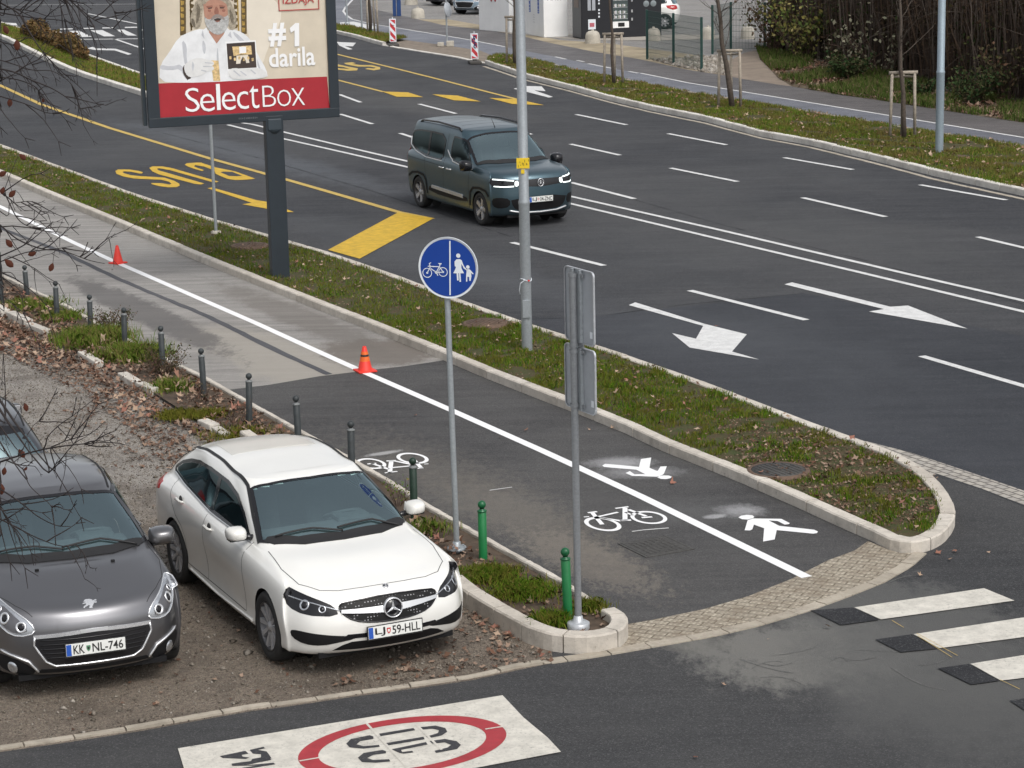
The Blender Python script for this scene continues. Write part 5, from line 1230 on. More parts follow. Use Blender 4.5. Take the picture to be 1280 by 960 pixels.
for sg in (1, -1):
    dS = (0, -sg, 0)
    fr = chaikin([Vector(p) for p in [(-.52, 0, 1.20), (-.72, 0, 1.42), (-.94, 0, 1.60), (-1.300, 0, 1.625), (-1.460, 0, 1.62), (-1.460, 0, 1.24), (-1.360, 0, 1.17), (-.9, 0, 1.13), (-.62, 0, 1.13)]], 1)
    re = chaikin([Vector(p) for p in [(-1.800, 0, 1.62), (-2.590, 0, 1.625), (-3.290, 0, 1.60), (-3.530, 0, 1.54), (-3.530, 0, 1.34), (-3.290, 0, 1.22), (-2.590, 0, 1.13), (-1.920, 0, 1.11), (-1.800, 0, 1.20)]], 1)
    v_.decal('side_window', fr, dS, m_glass_d, .006, .05, cut=True); v_.decal('side_window', re, dS, m_glass_d, .006, .05, cut=True)
    v_.strip('window_divider', [(-2.570, 0, 1.13), (-2.570, 0, 1.62)], dS, .09, m_gloss, .010)
    v_.strip('window_seal', fr, dS, .035, m_gloss, .008, closed=True); v_.strip('window_seal', re, dS, .035, m_gloss, .008, closed=True)
    v_.rod('window_brightwork', [(-.66, 0, 1.12), (-.9, 0, 1.10), (-1.300, 0, 1.14), (-1.460, 0, 1.21), (-1.620, 0, 1.34)], dS, .011, m_satin, .012)
    v_.rod('window_brightwork', [(-1.820, 0, 1.10), (-2.590, 0, 1.10), (-3.250, 0, 1.18), (-3.530, 0, 1.28), (-3.570, 0, 1.44)], dS, .011, m_satin, .012)
    mb = MB()
    for P_ in ([(-.45, 0, 1.14), (-.50, 0, .8), (-.50, 0, .30)], [(-1.700, 0, 1.66), (-1.700, 0, .30)], [(-2.650, 0, 1.1), (-2.610, 0, .75), (-2.530, 0, .60), (-2.510, 0, .30)], [(-1.720, 0, 1.0), (-3.610, 0, 1.04)]): v_.strip('', P_, dS, .009, None, .002, mb=mb)
    mb.build('door_gaps', [m_shut], v_.root)
    for hx in (-1.40, -1.76):
        loc, n = v_.hit((hx, sg * 1.2, .98), Vector((0, -sg, 0)), 1); mb = MB(); mb.tube([loc + Vector((-.1, 0, 0)), loc + Vector((-.08, sg * .03, 0)), loc + Vector((.08, sg * .03, 0)), loc + Vector((.1, 0, 0))], .015, 8); mb.build('door_handle', [m_satin], v_.root)
    v_.decal('side_protector', chaikin([Vector(p) for p in [(-.55, 0, .38), (-.62, 0, .52), (-2.370, 0, .56), (-2.490, 0, .40)]], 1), dS, m_blackp, .012, .05)
    v_.decal('protector_trim', [(-.75, 0, .46), (-.80, 0, .53), (-2.270, 0, .56), (-2.300, 0, .50)], dS, m_satin, .020, .06)
    mb = MB(); v_.strip('', [(.42, 0, .62), (.30, 0, .72), (0, 0, .75), (-.30, 0, .72), (-.42, 0, .62), (-.46, 0, .35)], dS, .05, None, .008, mb=mb); mb.build('arch_cladding', [m_blackp], v_.root)
    mb = MB(); v_.strip('', [(-2.550, 0, .35), (-2.590, 0, .62), (-2.690, 0, .72), (-2.990, 0, .75), (-3.290, 0, .72), (-3.530, 0, .62)], dS, .05, None, .008, mb=mb); mb.build('arch_cladding', [m_blackp], v_.root)
    dL = (-.85, -.5 * sg, -.1)
    v_.decal('headlight', mirY([(.86, .50, .965), (.86, .50, .83), (.72, .74, .81), (.52, .86, .83), (.42, .90, .89), (.46, .89, .985), (.66, .76, .99)], sg), dL, m_gloss, .004, .03)
    v_.decal('daytime_lamp', mirY([(.84, .56, .962), (.70, .70, .975), (.50, .86, .98), (.50, .86, .958), (.70, .70, .952), (.84, .56, .942)], sg), dL, m_lit, .010, .03)
    v_.decal('daytime_lamp', mirY([(.84, .56, .855), (.70, .72, .84), (.54, .85, .845), (.54, .85, .824), (.70, .72, .820), (.84, .56, .832)], sg), dL, m_lit, .010, .03)
    v_.decal('main_beam', chaikin([Vector(p) for p in mirY([(.86, .47, .945), (.86, .555, .945), (.86, .555, .845), (.86, .47, .845)], sg)], 1), dL, m_lit, .013, .03)
    v_.decal('fog_recess', chaikin([Vector(p) for p in mirY([(.80, .62, .60), (.62, .80, .62), (.50, .88, .58), (.52, .88, .44), (.66, .80, .40), (.80, .64, .44)], sg)], 1), dL, m_blackp, .004, .04)
    v_.mirror(sg, -.40, 1.02, 1.16, .24, .22, .17, mat=m_gloss)
    mb = MB(); P_ = []
    for x, y, h in ((-1.200, .70, .0), (-1.320, .70, .045), (-2.320, .70, .055), (-3.140, .68, .045), (-3.270, .675, .0)):
        l_, n_ = v_.hit((x, y * sg, 2), Vector(T_), 1); P_.append(l_ + Vector((0, 0, h)))
    mb.tube(P_, .022, 8); mb.build('roof_rail', [m_gloss], v_.root)
    v_.decal('tail_light', mirY([(-3.710, .92, 1.45), (-3.810, .80, 1.45), (-3.810, .80, .95), (-3.710, .92, .95)], sg), (.5, -.8 * sg, 0), m_redl, .004, .06)
v_.decal('grille', [(1, -.50, .95), (1, 0, .965), (1, .50, .95), (1, .50, .835), (1, 0, .81), (1, -.50, .835)], F_, m_gloss, .003, .04)
loc, n = v_.hit((1, 0, .89), Vector(F_), 1); mb = MB(); Tm = Matrix(((0, 0, 1, loc.x), (1, 0, 0, 0), (0, 1, 0, loc.z), (0, 0, 0, 1)))
ovl = [(.062 * math.cos(q), .075 * math.sin(q)) for q in np.linspace(0, 2 * math.pi, 25)]
mb.tube([Tm @ Vector((a, b, .02)) for a, b in ovl], .008, 6)
for dz in (-.022, .016): mb.tube([Tm @ Vector(q) for q in ((-.035, dz - .016, .02), (0, dz + .016, .022), (.035, dz - .016, .02))], .008, 5)
mb.build('grille_chevron_emblem', [m_chrome], v_.root)
v_.decal('lower_grille', chaikin([Vector(p) for p in [(1, -.62, .62), (1, .62, .62), (1, .56, .42), (1, .42, .34), (1, -.42, .34), (1, -.56, .42)]], 1), F_, m_blackp, .004, .04)
v_.rod('skid_trim', [(1, -.62, .36), (1, -.40, .315), (1, 0, .305), (1, .40, .315), (1, .62, .36)], (-1, 0, 0), .018, m_satin, .008)
v_.decal('cowl', [(-.08, 0, 1), (-.12, .42, 1), (-.26, .74, 1), (-.32, .80, 1), (-.36, .78, 1), (-.24, .42, 1), (-.20, 0, 1), (-.24, -.42, 1), (-.36, -.78, 1), (-.32, -.80, 1), (-.26, -.74, 1), (-.12, -.42, 1)], T_, m_trim, .010, .05)
mb = MB(); l_, n_ = v_.hit((-1.120, .0, 2), Vector(T_), 1); mb.tube([l_, l_ + Vector((-.16, 0, .17))], [.010, .004], 6); mb.build('aerial', [m_trim], v_.root)
mb = MB(); l_, n_ = v_.hit((-.86, 0, 2), Vector(T_), 1); mb.box(l_ - Vector((0.02, 0, .05)), (.1, .16, .05), bev=.015); mb.build('rear_view_sensor', [m_gloss], v_.root)
for x in (-1.620, -2.020, -2.490, -2.890):
    v_.strip('roof_bead', [(x, -.5, 2), (x, .5, 2)], T_, .012, m_shut, .002)
v_.plate(.915, .56, 'LJ', '04-ZNC', [simple('crest_red_b', (.45, .05, .04), .5), m_plate])
v_.finish_body()
for a_ in WV: v_.wheel(a_[0], a_[1] + math.copysign(.11, a_[1]), a_[2], .33, 5, 'fat', rim_m=m_alloy)
v_.interior(-.32, 1.19, .72, .70, 1, (-1.35,), -2.3)
v_.root.location = (.26, 46.144, 0); v_.root.rotation_euler = (0, 0, -1.118)
# ------------------------------------------------------------------ parked cars beyond the far path (too small for their inner parts)
def far_car(src, x, y, hd, mapping, label, name, drop=()):
    c_ = copy_tree(src); c_.name = name; repaint(c_, mapping); tag(c_, label, 'car', None)
    p = G(x, y); c_.location = (p.x, p.y, 0); c_.rotation_euler = (0, 0, hd)
    for o in kids(c_):
        if o.name.startswith(tuple(drop)):
            for k in kids(o): bpy.data.objects.remove(k)
            bpy.data.objects.remove(o)
    return c_
DROP = ('licence_plate', 'grille_star', 'bonnet_emblem', 'bonnet_badge', 'washer_jet', 'grille_badge')
p_navy = car_paint('navy_paint', (.03, .04, .06), metal=.3); p_sky = car_paint('pale_blue_paint', (.22, .30, .38), metal=.4)
far_car(g.root, 591, 17, R(-122), {p_grey: p_sky}, 'pale blue-grey car with a light number plate parked left of the white cabinets', 'hatchback', DROP)
far_car(w.root, 556, 6, R(-140), {p_white: p_navy}, 'dark navy car parked on the gravel, left of the pale blue car', 'estate_car', DROP)
wc = far_car(g.root, 834, 36, R(172), {p_grey: p_white}, 'white car with a red tail lamp half hidden behind the black vending machine', 'hatchback', DROP)
wc.location = wc.location + Vector((math.cos(R(172)) * 2.54, math.sin(R(172)) * 2.54 + .75, 0))
# ================================================================== STREET FURNITURE
def galv(name, c=(.36, .39, .41), rough=.45):
    t = NT(name); v = t.vor(55, t.pos(obj=True), out='Color'); sp = t.n('ShaderNodeSeparateColor'); t.l(v, sp.inputs[0])
    b = t.mix(sp.outputs[0], tuple(x * .92 for x in c), tuple(x * 1.08 for x in c))
    b = t.mix(t.math('MULTIPLY', t.ramp(t.noise(4, 7, .7, t.pos((1, 1, .25), obj=True)), [(.5, 0.0), (.75, 1.0)]), .4), b, tuple(x * .55 for x in c))
    t.set(base=b, rough=rough, metal=.45); return t.m
m_galv = galv('galvanised_steel'); m_galv2 = simple('weathered_sign_back', (.40, .425, .455), .5, .25, .12, 3); m_galv3 = galv('zinc_pole', (.27, .285, .30), .4)
m_anth = simple('anthracite_steel', (.016, .024, .032), .5, .0, .12, 3)
m_anth_l = simple('anthracite_edge', (.032, .045, .056), .45, .0, .12, 3)
m_bol = simple('bollard_grey_paint', (.030, .036, .038), .55, 0, .3, 9); m_bol_d = simple('bollard_dark_green_paint', (.010, .030, .018), .45, 0, .25, 9)
m_bol_g = simple('bollard_green_paint', (.008, .16, .045), .38, 0, .12, 6)
m_cap_g = simple('bollard_cap_green', (.006, .10, .035), .35, 0, .1, 9)
m_sblue = simple('sign_blue', (.004, .045, .28), .45, 0, .04, 3); m_swht = simple('sign_white', (.72, .76, .80), .4, 0, .03, 3)
m_red = simple('cone_red', (.72, .035, .02), .5, 0, .1, 8); m_org = simple('cone_orange', (.75, .14, .02), .5, 0, .08, 8)
m_conc = stone('precast_concrete', (.45, .42, .36), (.52, .48, .41), 3.5, amt=.6)
m_wood = simple('stake_wood', (.30, .26, .21), .85, 0, .3, 14, .5); m_bark = simple('young_bark', (.075, .058, .045), .9, 0, .4, 20, .8)
m_yel = simple('sticker_yellow', (.75, .52, .02), .5, 0, .08, 20)

m_collar = simple('bollard_collar_worn', (.16, .17, .17), .6, 0, .4, 30)
def bollard(x, y, h, r, mb_, mcap, label, group, lean=0.0, z=.06):
    e = empty('bollard', G(x, y, z)); e.rotation_euler = (R(random.uniform(-1.5, 1.5)), R(lean), 0); tag(e, label, 'bollard', group)
    mb = MB(); mb.lathe([(r, -.05), (r, h - .115), (r * .86, h - .108)], n=20); mb.build('post', [mb_], e)
    mb = MB(); mb.lathe([(r * .7, h - .125), (r * 1.12, h - .116), (r * 1.12, h - .104), (r * .62, h - .094), (r * .55, h - .086)], n=20); mb.build('collar', [mcap if mcap is m_cap_g else m_collar], e)
    mb = MB(); rb = r * .98; c0 = h - rb
    mb.lathe([(rb * math.sin(q), c0 - rb * math.cos(q)) for q in np.linspace(.35, math.pi, 12)], n=20); mb.build('ball_top', [mcap], e)
    return e
GB = 'grey bollards along the strip'
BOL = [(34, 369, .52, 'small grey bollard, farthest of the row, left of the first bushes'),
       (71.5, 397, .60, 'grey bollard with a greenish cap, second from the far end of the row'),
       (113.5, 412, .56, 'grey bollard between the greenish capped one and the heather clump'),
       (156, 433, .60, 'grey bollard standing in the tall grass of the heather clump'),
       (204, 464, .66, 'grey bollard at the right edge of the heather clump, above the old kerb stones'),
       (255.3, 494.5, .66, 'grey bollard over leaf litter, midway between the heather clump and the white car'),
       (311.6, 527, .64, 'grey bollard by the asphalt seam, just behind the white estate car'),
       (374, 566, .72, 'grey bollard rising just behind the roof of the white estate car'),
       (440, 601, .72, 'grey bollard left of the farther painted bicycle, behind the white car')]
for x, y, h, lb in BOL: bollard(x, y, h, .042, m_bol, m_bol, lb, GB, random.uniform(-1.5, 2))
bollard(518, 647, .68, .042, m_bol_d, m_bol_d, 'dark green bollard with a round top beside the white car\'s wing mirror', GB)
bollard(604, 699.5, .63, .044, m_bol_g, m_cap_g, 'bright green bollard on the soil just right of the round sign\'s post', 'bright green bollards', 0, .07)
bollard(710, 771, .68, .044, m_bol_g, m_cap_g, 'bright green bollard at the rounded kerb tip, beside the grey sign pole', 'bright green bollards', -1.5, .09)
e = empty('wooden_post', G(1, 380, .05)); tag(e, 'dark weathered post with flat top cut off by the left edge of the photo', 'post')
mb = MB(); mb.lathe([(.06, -.05), (.058, .86), (.045, .89), (0, .90)], n=14); mb.build('post', [m_bol], e)

# ---- traffic cones
def cone(x, y, h, label, rz, bands=False):
    e = empty('traffic_cone', G(x, y, .0), rz); tag(e, label, 'traffic cone', 'cones on the fresh white line')
    k = h / .36
    mb = MB(); mb.box((0, 0, .012), (.27 * k, .27 * k, .024), bev=.008); mb.build('base', [m_red], e)
    mb = MB(); mb.lathe([(.105 * k, .022), (.10 * k, .03), (.028 * k, h - .01), (.02 * k, h), (.012 * k, h - .004)], n=28)
    mb.build('body', [m_red if True else m_org], e)
    if bands:
        for i, (a, b, m_) in enumerate(((.42, .60, m_org), (.60, .68, m_pblk), (.68, .80, m_org))):
            ra = (.10 - (.10 - .028) * a) * k + .003; rb = (.10 - (.10 - .028) * b) * k + .003
            mb = MB(); mb.lathe([(ra, h * a), (rb, h * b)], n=28); mb.build('band', [m_], e)
cone(456.5, 464, .365, 'banded red and orange cone standing nearer the camera on the white path line', .4, True)
cone(147.5, 329, .335, 'small plain red cone standing farther away on the white path line', .9, False)

# ---- lamp posts
def lamp_post(x, y, r0, r1, joint, label, m_, z=.10, H=8.5, extras=True):
    p = G(x, y, z); e = empty('lamp_post', p); tag(e, label, 'lamp post')
    mb = MB(); mb.lathe([(r0, -.1), (r0, joint), (r0 * 1.07, joint + .02), (r0 * 1.07, joint + .05), (r0 * .93, joint + .08), (r1, H)], n=28); mb.build('pole', [m_], e)
    mb = MB(); mb.tube([(0, 0, H - .1), (0, 0, H + .5), (.25, -.1, H + .85), (1.1, -.45, H + .95)], .035, 8); mb.build('arm', [m_], e)
    mb = MB(); mb.box((0, 0, 0), (.75, .28, .12), bev=.04, mat=Matrix.Translation((1.4, -.57, H + .96)) @ Matrix.Rotation(R(-22), 4, 'Z')); mb.build('lantern', [m_anth], e)
    if extras:
        mb = MB(); mb.box((0, -r0 - .012, .62), (.11, .02, .26), bev=.005); mb.build('service_door', [m_], e)
    return e
lp = lamp_post(659, 437, .078, .064, 2.13, 'galvanised lamp post with a yellow sticker, rising from the grass in mid photo', m_galv)
mb = MB(); mb.box((0, 0, 0), (.185, .012, .15), bev=.002, mat=Matrix.Translation((-.005, -.078, 2.74)))
mb.box((0, 0, 0), (.05, .012, .06), bev=.002, mat=Matrix.Translation((-.01, -.079, 2.62))); mb.build('yellow_sticker', [m_yel], lp)
mb = MB()
for i in range(9): mb.box((-.07 + .018 * i + random.uniform(-.004, .004), -.0855, 2.70 + random.uniform(0, .09)), (.006, .002, random.uniform(.012, .04)))
mb.build('sticker_print', [m_pblk], lp)
mb = MB(); pts = [(.084 * math.cos(q), .084 * math.sin(q), 1.04 + .02 * math.sin(2 * q)) for q in np.linspace(0, 2 * math.pi, 30)]; mb.tube(pts, .006, 5)
mb.tube([(-.02, -.085, 1.04), (-.08, -.10, 1.0), (-.095, -.10, .9), (-.085, -.10, .84)], .004, 4); mb.build('wire_loop', [m_swht], lp)
mb = MB(); mb.box((.045, -.083, 1.035), (.03, .012, .02), bev=.003); mb.build('red_tag', [m_red], lp)
lamp_post(1174, 190, .095, .085, 1.85, 'pale grey lamp post on the far verge at the right', galv('painted_grey_pole', (.33, .40, .45), .5), .12, extras=False)

# ---- round blue cycle and pedestrian sign
def face_frame(yaw, pitch=0.0):
    """x right seen from the front, y up, z out of the face; yaw = heading of the face normal"""
    n = Vector((math.cos(yaw), math.sin(yaw), 0)); r_ = Vector((-n.y, n.x, 0))
    return Matrix(((r_.x, 0, n.x, 0), (r_.y, 0, n.y, 0), (0, 1, 0, 0), (0, 0, 0, 1)))
p = G(571, 685, .09); e = empty('cycle_path_sign', p); tag(e, 'round blue bicycle and pedestrian sign on a thin galvanised post', 'sign')
e.rotation_euler = (R(0), R(-.5), 0)
mb = MB(); mb.lathe([(.030, -.05), (.030, 3.22)], n=20); mb.build('pole', [m_galv], e)
mb = MB(); mb.lathe([(.10, -.01), (.10, .012), (.045, .018), (.040, .07), (.03, .075)], n=24)
for k in range(4): mb.box((.072 * math.cos(k * 1.57 + .4), .072 * math.sin(k * 1.57 + .4), .02), (.022, .022, .016))
mb.build('base_plate', [m_galv], e)
YAW = R(-90 - 22 + 4)
F0 = Matrix.Translation((0, 0, 2.96)) @ face_frame(R(-107)) @ Matrix.Translation((.035, .005, .045)) @ Matrix.Rotation(R(-2), 4, 'Z')
RS = .315
mb = MB(); mb.lathe([(0, 0), (RS - .006, 0), (RS, .006), (RS, -.012), (RS - .015, -.014), (RS - .015, -.003), (0, -.003)], F0, 56); mb.build('rim', [m_swht], e)
mb = MB(); mb.lathe([(0, .0035), (RS - .022, .0035)], F0, 56, sm=False); disc = mb.build('blue_disc', [m_sblue], e)
mb = MB(); mb.box((0, 0, 0), (.014, (RS - .03) * 1.95, .002), mat=F0 @ Matrix.Translation((.022, 0, .006))); mb.build('divider', [m_swht], disc)
def SP(X, Y): return Vector(((X - 452) / 748 * 2 * RS, (465 - Y) / 810 * 2 * RS, .0065))      # from an enlarged view of the sign
def sline(mb, pts, w):
    P_ = [SP(*q) for q in pts]; L = []; Rr = []
    for i, q in enumerate(P_):
        t_ = (P_[min(i + 1, len(P_) - 1)] - P_[max(i - 1, 0)]).normalized(); nn = Vector((-t_.y, t_.x, 0)) * w / 2; L.append(F0 @ (q + nn)); Rr.append(F0 @ (q - nn))
    k = len(P_); mb.add(L + Rr, [(i, k + i, k + i + 1, i + 1) for i in range(k - 1)])
def sblob(mb, pts): mb.poly([F0 @ SP(*q) for q in pts], nrm=F0.to_3x3() @ Vector((0, 0, 1)))
mb = MB()
for cx, cy, r_ in ((190, 545, 56), (390, 522, 54)):
    sline(mb, [(cx + r_ * math.cos(q), cy + r_ * 1.07 * math.sin(q)) for q in np.linspace(0, 2 * math.pi, 33)], .0075)
    sblob(mb, [(cx + 14 * math.cos(q), cy + 14 * math.sin(q)) for q in np.linspace(0, 2 * math.pi, 14)[:-1]])
for L_ in ([(190, 545), (232, 460), (215, 420), (240, 408)], [(205, 458), (345, 455)], [(232, 485), (305, 530)], [(305, 530), (350, 440), (350, 412)], [(345, 455), (390, 522)], [(305, 533), (390, 525)], [(305, 530), (325, 575)], [(198, 462), (225, 450)]): sline(mb, L_, .009)
sblob(mb, [(328, 408), (374, 408), (368, 425), (338, 422)]); sblob(mb, [(305 + 20 * math.cos(q), 532 + 20 * math.sin(q)) for q in np.linspace(0, 2 * math.pi, 16)[:-1]])
mb.build('bicycle_symbol', [m_swht], disc)
mb = MB()
sblob(mb, [(583 + 27 * math.cos(q), 296 + 29 * math.sin(q)) for q in np.linspace(0, 2 * math.pi, 20)[:-1]])
sblob(mb, [(560, 345), (600, 340), (625, 352), (650, 420), (662, 440), (690, 470), (705, 480), (695, 490), (650, 458), (636, 425), (622, 400), (622, 455), (655, 522), (610, 526), (617, 638), (598, 640), (592, 528), (583, 528), (588, 620), (568, 625), (562, 530), (520, 530), (553, 455), (550, 440), (538, 440), (536, 375)])
mb.build('woman_symbol', [m_swht], disc)
mb = MB()
sblob(mb, [(703 + 22 * math.cos(q), 438 + 24 * math.sin(q)) for q in np.linspace(0, 2 * math.pi, 18)[:-1]])
sblob(mb, [(680, 470), (720, 464), (740, 480), (775, 520), (768, 532), (742, 512), (748, 555), (738, 618), (722, 620), (718, 570), (708, 565), (697, 570), (695, 630), (680, 632), (682, 540), (688, 500)])
mb.build('child_symbol', [m_swht], disc)
for z in (2.78, 3.10):
    mb = MB(); mb.lathe([(.036, z), (.036, z + .03)], n=16); mb.box((0, 0, 0), (.30, .012, .03), mat=Matrix.Translation((0, 0, z + .015)) @ face_frame(R(-107)) @ Matrix.Translation((0, 0, .028))); mb.build('clamp', [m_galv], e)

# ---- sign pole with two panels seen from behind
p = G(723, 784, .10); e = empty('rear_facing_sign', p); tag(e, 'grey pole at the kerb tip carrying two stacked sign panels seen from behind', 'sign')
mb = MB(); mb.lathe([(.033, -.02), (.033, 3.30)], n=20); mb.build('pole', [m_galv3], e)
mb = MB(); mb.lathe([(.105, -.01), (.105, .045), (.09, .055), (.05, .06), (.04, .11), (.033, .115)], n=28); mb.build('base_plate', [m_swht if False else galv('new_zinc', (.50, .52, .54), .4)], e)
ang = R(-61)                                        # panel width runs along this heading
ux = Vector((math.cos(ang), math.sin(ang), 0)); uz = Vector((0, 0, 1)); un = Vector((-ux.y, ux.x, 0))     # un points away from the camera side
def panel(z0, z1, x0, x1, back):
    T = Matrix(((ux.x, 0, un.x, 0), (ux.y, 0, un.y, 0), (0, 1, 0, 0), (0, 0, 0, 1)))
    r_ = .045; c_ = []
    for cx, cy, a0 in ((x1 - r_, z0 + r_, -90), (x1 - r_, z1 - r_, 0), (x0 + r_, z1 - r_, 90), (x0 + r_, z0 + r_, 180)):
        for k in range(5): q = R(a0 + 90 * k / 4); c_.append((cx + r_ * math.cos(q), cy + r_ * math.sin(q)))
    n = len(c_); off = back
    mb = MB(); mb.add([T @ Vector((a, b, off)) for a, b in c_], [tuple(range(n))]); mb.add([T @ Vector((a, b, off + .003)) for a, b in c_], [tuple(range(n))[::-1]]); o1 = mb.build('sign_panel', [m_galv2], e)
    mb = MB(); P_ = [T @ Vector((a, b, off - .012)) for a, b in c_]; Q_ = [T @ Vector((a, b, off + .006)) for a, b in c_]; cx = (x0 + x1) / 2; cz = (z0 + z1) / 2
    In = [T @ Vector((cx + (a - cx) * .955, cz + (b - cz) * .97, off - .012)) for a, b in c_]
    mb.add(P_ + Q_ + In, [(i, (i + 1) % n, n + (i + 1) % n, n + i) for i in range(n)] + [(i, 2 * n + i, 2 * n + (i + 1) % n, (i + 1) % n) for i in range(n)]); mb.build('panel_rim', [galv('bright_rim', (.55, .57, .60), .35)], o1)
    mb = MB()
    for xx in (-.065, .065): mb.box((0, 0, 0), (.035, (z1 - z0) * .97, .03), mat=T @ Matrix.Translation((xx + (x0 + x1) / 2 - .03, (z0 + z1) / 2, off - .016)))
    mb.build('stiffener', [m_galv], o1)
    mb = MB(); mb.box((0, 0, 0), (.045, .06, .002), mat=T @ Matrix.Translation((x1 - .06, z0 + .10, off - .003))); mb.build('maker_sticker', [m_swht], o1)
panel(2.69, 3.37, -.235, .275, .060); panel(2.06, 2.655, -.25, .285, .058)
for z in (2.66, 2.10, 3.30, 2.60):
    mb = MB(); mb.lathe([(.040, z), (.040, z + .035)], n=16); mb.box((0, 0, 0), (.22, .03, .014), mat=Matrix.Translation((0, 0, z + .017)) @ Matrix(((ux.x, 0, un.x, 0), (ux.y, 0, un.y, 0), (0, 1, 0, 0), (0, 0, 0, 1))) @ Matrix.Translation((0, 0, .04))); mb.build('clamp', [m_galv3], e)

# ---- thin pole behind the billboard, with its sign hidden above
p = G(270, 291, .10); e = empty('thin_sign_pole', p); tag(e, 'thin grey pole with a concrete foot in the grass, passing behind the billboard', 'pole')
mb = MB(); mb.lathe([(.032, -.02), (.032, 3.1)], n=14); mb.build('pole', [m_galv], e)
mb = MB(); mb.lathe([(.10, -.02), (.10, .03), (.05, .05)], n=16); mb.build('foot', [m_conc], e)

# ---- billboard
bp = G(350, 346, .10); BY = R(20)
e = empty('billboard', bp, BY); tag(e, 'large dark framed billboard advertising gifts on a single steel post', 'billboard')
mb = MB(); mb.box((0, .0, 1.40), (.31, .20, 2.82), bev=.012); mb.build('post', [m_anth], e)
mb = MB(); mb.box((0, .0, 2.66), (.24, .24, .2), bev=.02); mb.lathe([(.09, -.01), (.09, .012), (0, .014)], Matrix.Translation((0, -.105, 2.60)) @ Matrix.Rotation(R(90), 4, 'X'), 24); mb.build('post_head', [m_anth_l], e)
XL, XR, ZB, ZT = -2.16, 1.165, 2.72, 5.70
mb = MB(); fr = .165
mb.box(((XL + XR) / 2, .12, (ZB + ZT) / 2 + .02), (XR - XL - .10, .26, ZT - ZB - .06), bev=.01); mb.build('cabinet', [m_anth], e)
mb = MB()
mb.box(((XL + XR) / 2, -.05, ZB + fr / 2), (XR - XL, .09, fr), bev=.012); mb.box(((XL + XR) / 2, -.05, ZT - fr / 2), (XR - XL, .09, fr), bev=.012)
mb.box((XL + fr * .6, -.05, (ZB + ZT) / 2), (fr * 1.2, .0895, ZT - ZB - 2 * fr + .004), bev=.0); mb.box((XR - fr * .5, -.05, (ZB + ZT) / 2), (fr, .0895, ZT - ZB - 2 * fr + .004), bev=.0)
mb.build('frame', [m_anth], e)
mb = MB(); mb.box((XL - .03, .10, (ZB + ZT) / 2 + .03), (.06, .12, ZT - ZB), bev=.01); mb.box((XL - .012, .24, (ZB + ZT) / 2 + .05), (.05, .10, ZT - ZB), bev=.01); mb.build('side_moulding', [m_anth_l], e)
PX0, PX1, PZ0 = XL + fr * 1.2, XR - fr, ZB + fr
def BP(X, Y, d=0):
    """poster point from an enlarged view; d = layer"""
    kl = 135 + 37 * (Y / 682); kr = 1140 + 25 * (Y / 625); u = (X - kl) / (kr - kl)
    zb = 682 - 57 * (X - 172) / 993
    return Vector((PX0 + u * (PX1 - PX0), -.045 - .0012 * d, PZ0 + (zb - Y) / 318))
PM = {}
def pm(name, c, var=.08, scale=4, rough=.45):
    if name not in PM: PM[name] = simple('poster_' + name, c, rough, 0, var, scale)
    return PM[name]
pmats = [pm('beige', (.60, .53, .42), .12, 1.2), pm('red', (.36, .018, .028), .06), pm('shirt', (.72, .73, .74), .10, 5), pm('shirt_fold', (.50, .51, .54), .12, 6), pm('skin', (.42, .22, .155), .15, 9),
         pm('hair', (.34, .295, .225), .45, 26), pm('hair_dark', (.15, .125, .09), .4, 24), pm('beard', (.42, .42, .41), .35, 30), pm('dark', (.05, .035, .03), .2), pm('gold', (.34, .22, .05), .45, 14),
         pm('gold_dark', (.10, .065, .02), .4, 14), pm('white', (.82, .82, .82), .02), pm('stamp', (.42, .05, .045), .05), pm('glove', (.68, .68, .67), .08, 8), pm('warm', (.62, .45, .22), .5, 20), pm('pale', (.70, .64, .54), .06, 2),
         pm('beard_dark', (.26, .22, .20), .2, 26), pm('skin_dark', (.28, .12, .085), .15, 9)]
IX = {n_: i for i, n_ in enumerate(['beige', 'red', 'shirt', 'shirt_fold', 'skin', 'hair', 'hair_dark', 'beard', 'dark', 'gold', 'gold_dark', 'white', 'stamp', 'glove', 'warm', 'pale', 'beard_dark', 'skin_dark'])}
mb = MB()
def pp(mat, pts, d=1, sm=0):
    P_ = [BP(x, y, d) for x, y in pts]
    if sm: P_ = chaikin(P_, sm)
    mb.poly(P_, IX[mat], nrm=(0, -1, 0))
mb.poly([(PX0, -.045, PZ0), (PX1, -.045, PZ0), (PX1, -.045, ZT - fr), (PX0, -.045, ZT - fr)], IX['beige'], nrm=(0, -1, 0))
pp('pale', [(640, 40), (820, 20), (900, 120), (800, 300), (760, 420), (700, 300)], 1, 2)
pp('red', [(165, 500), (1150, 455), (1165, 625), (172, 682)], 2)
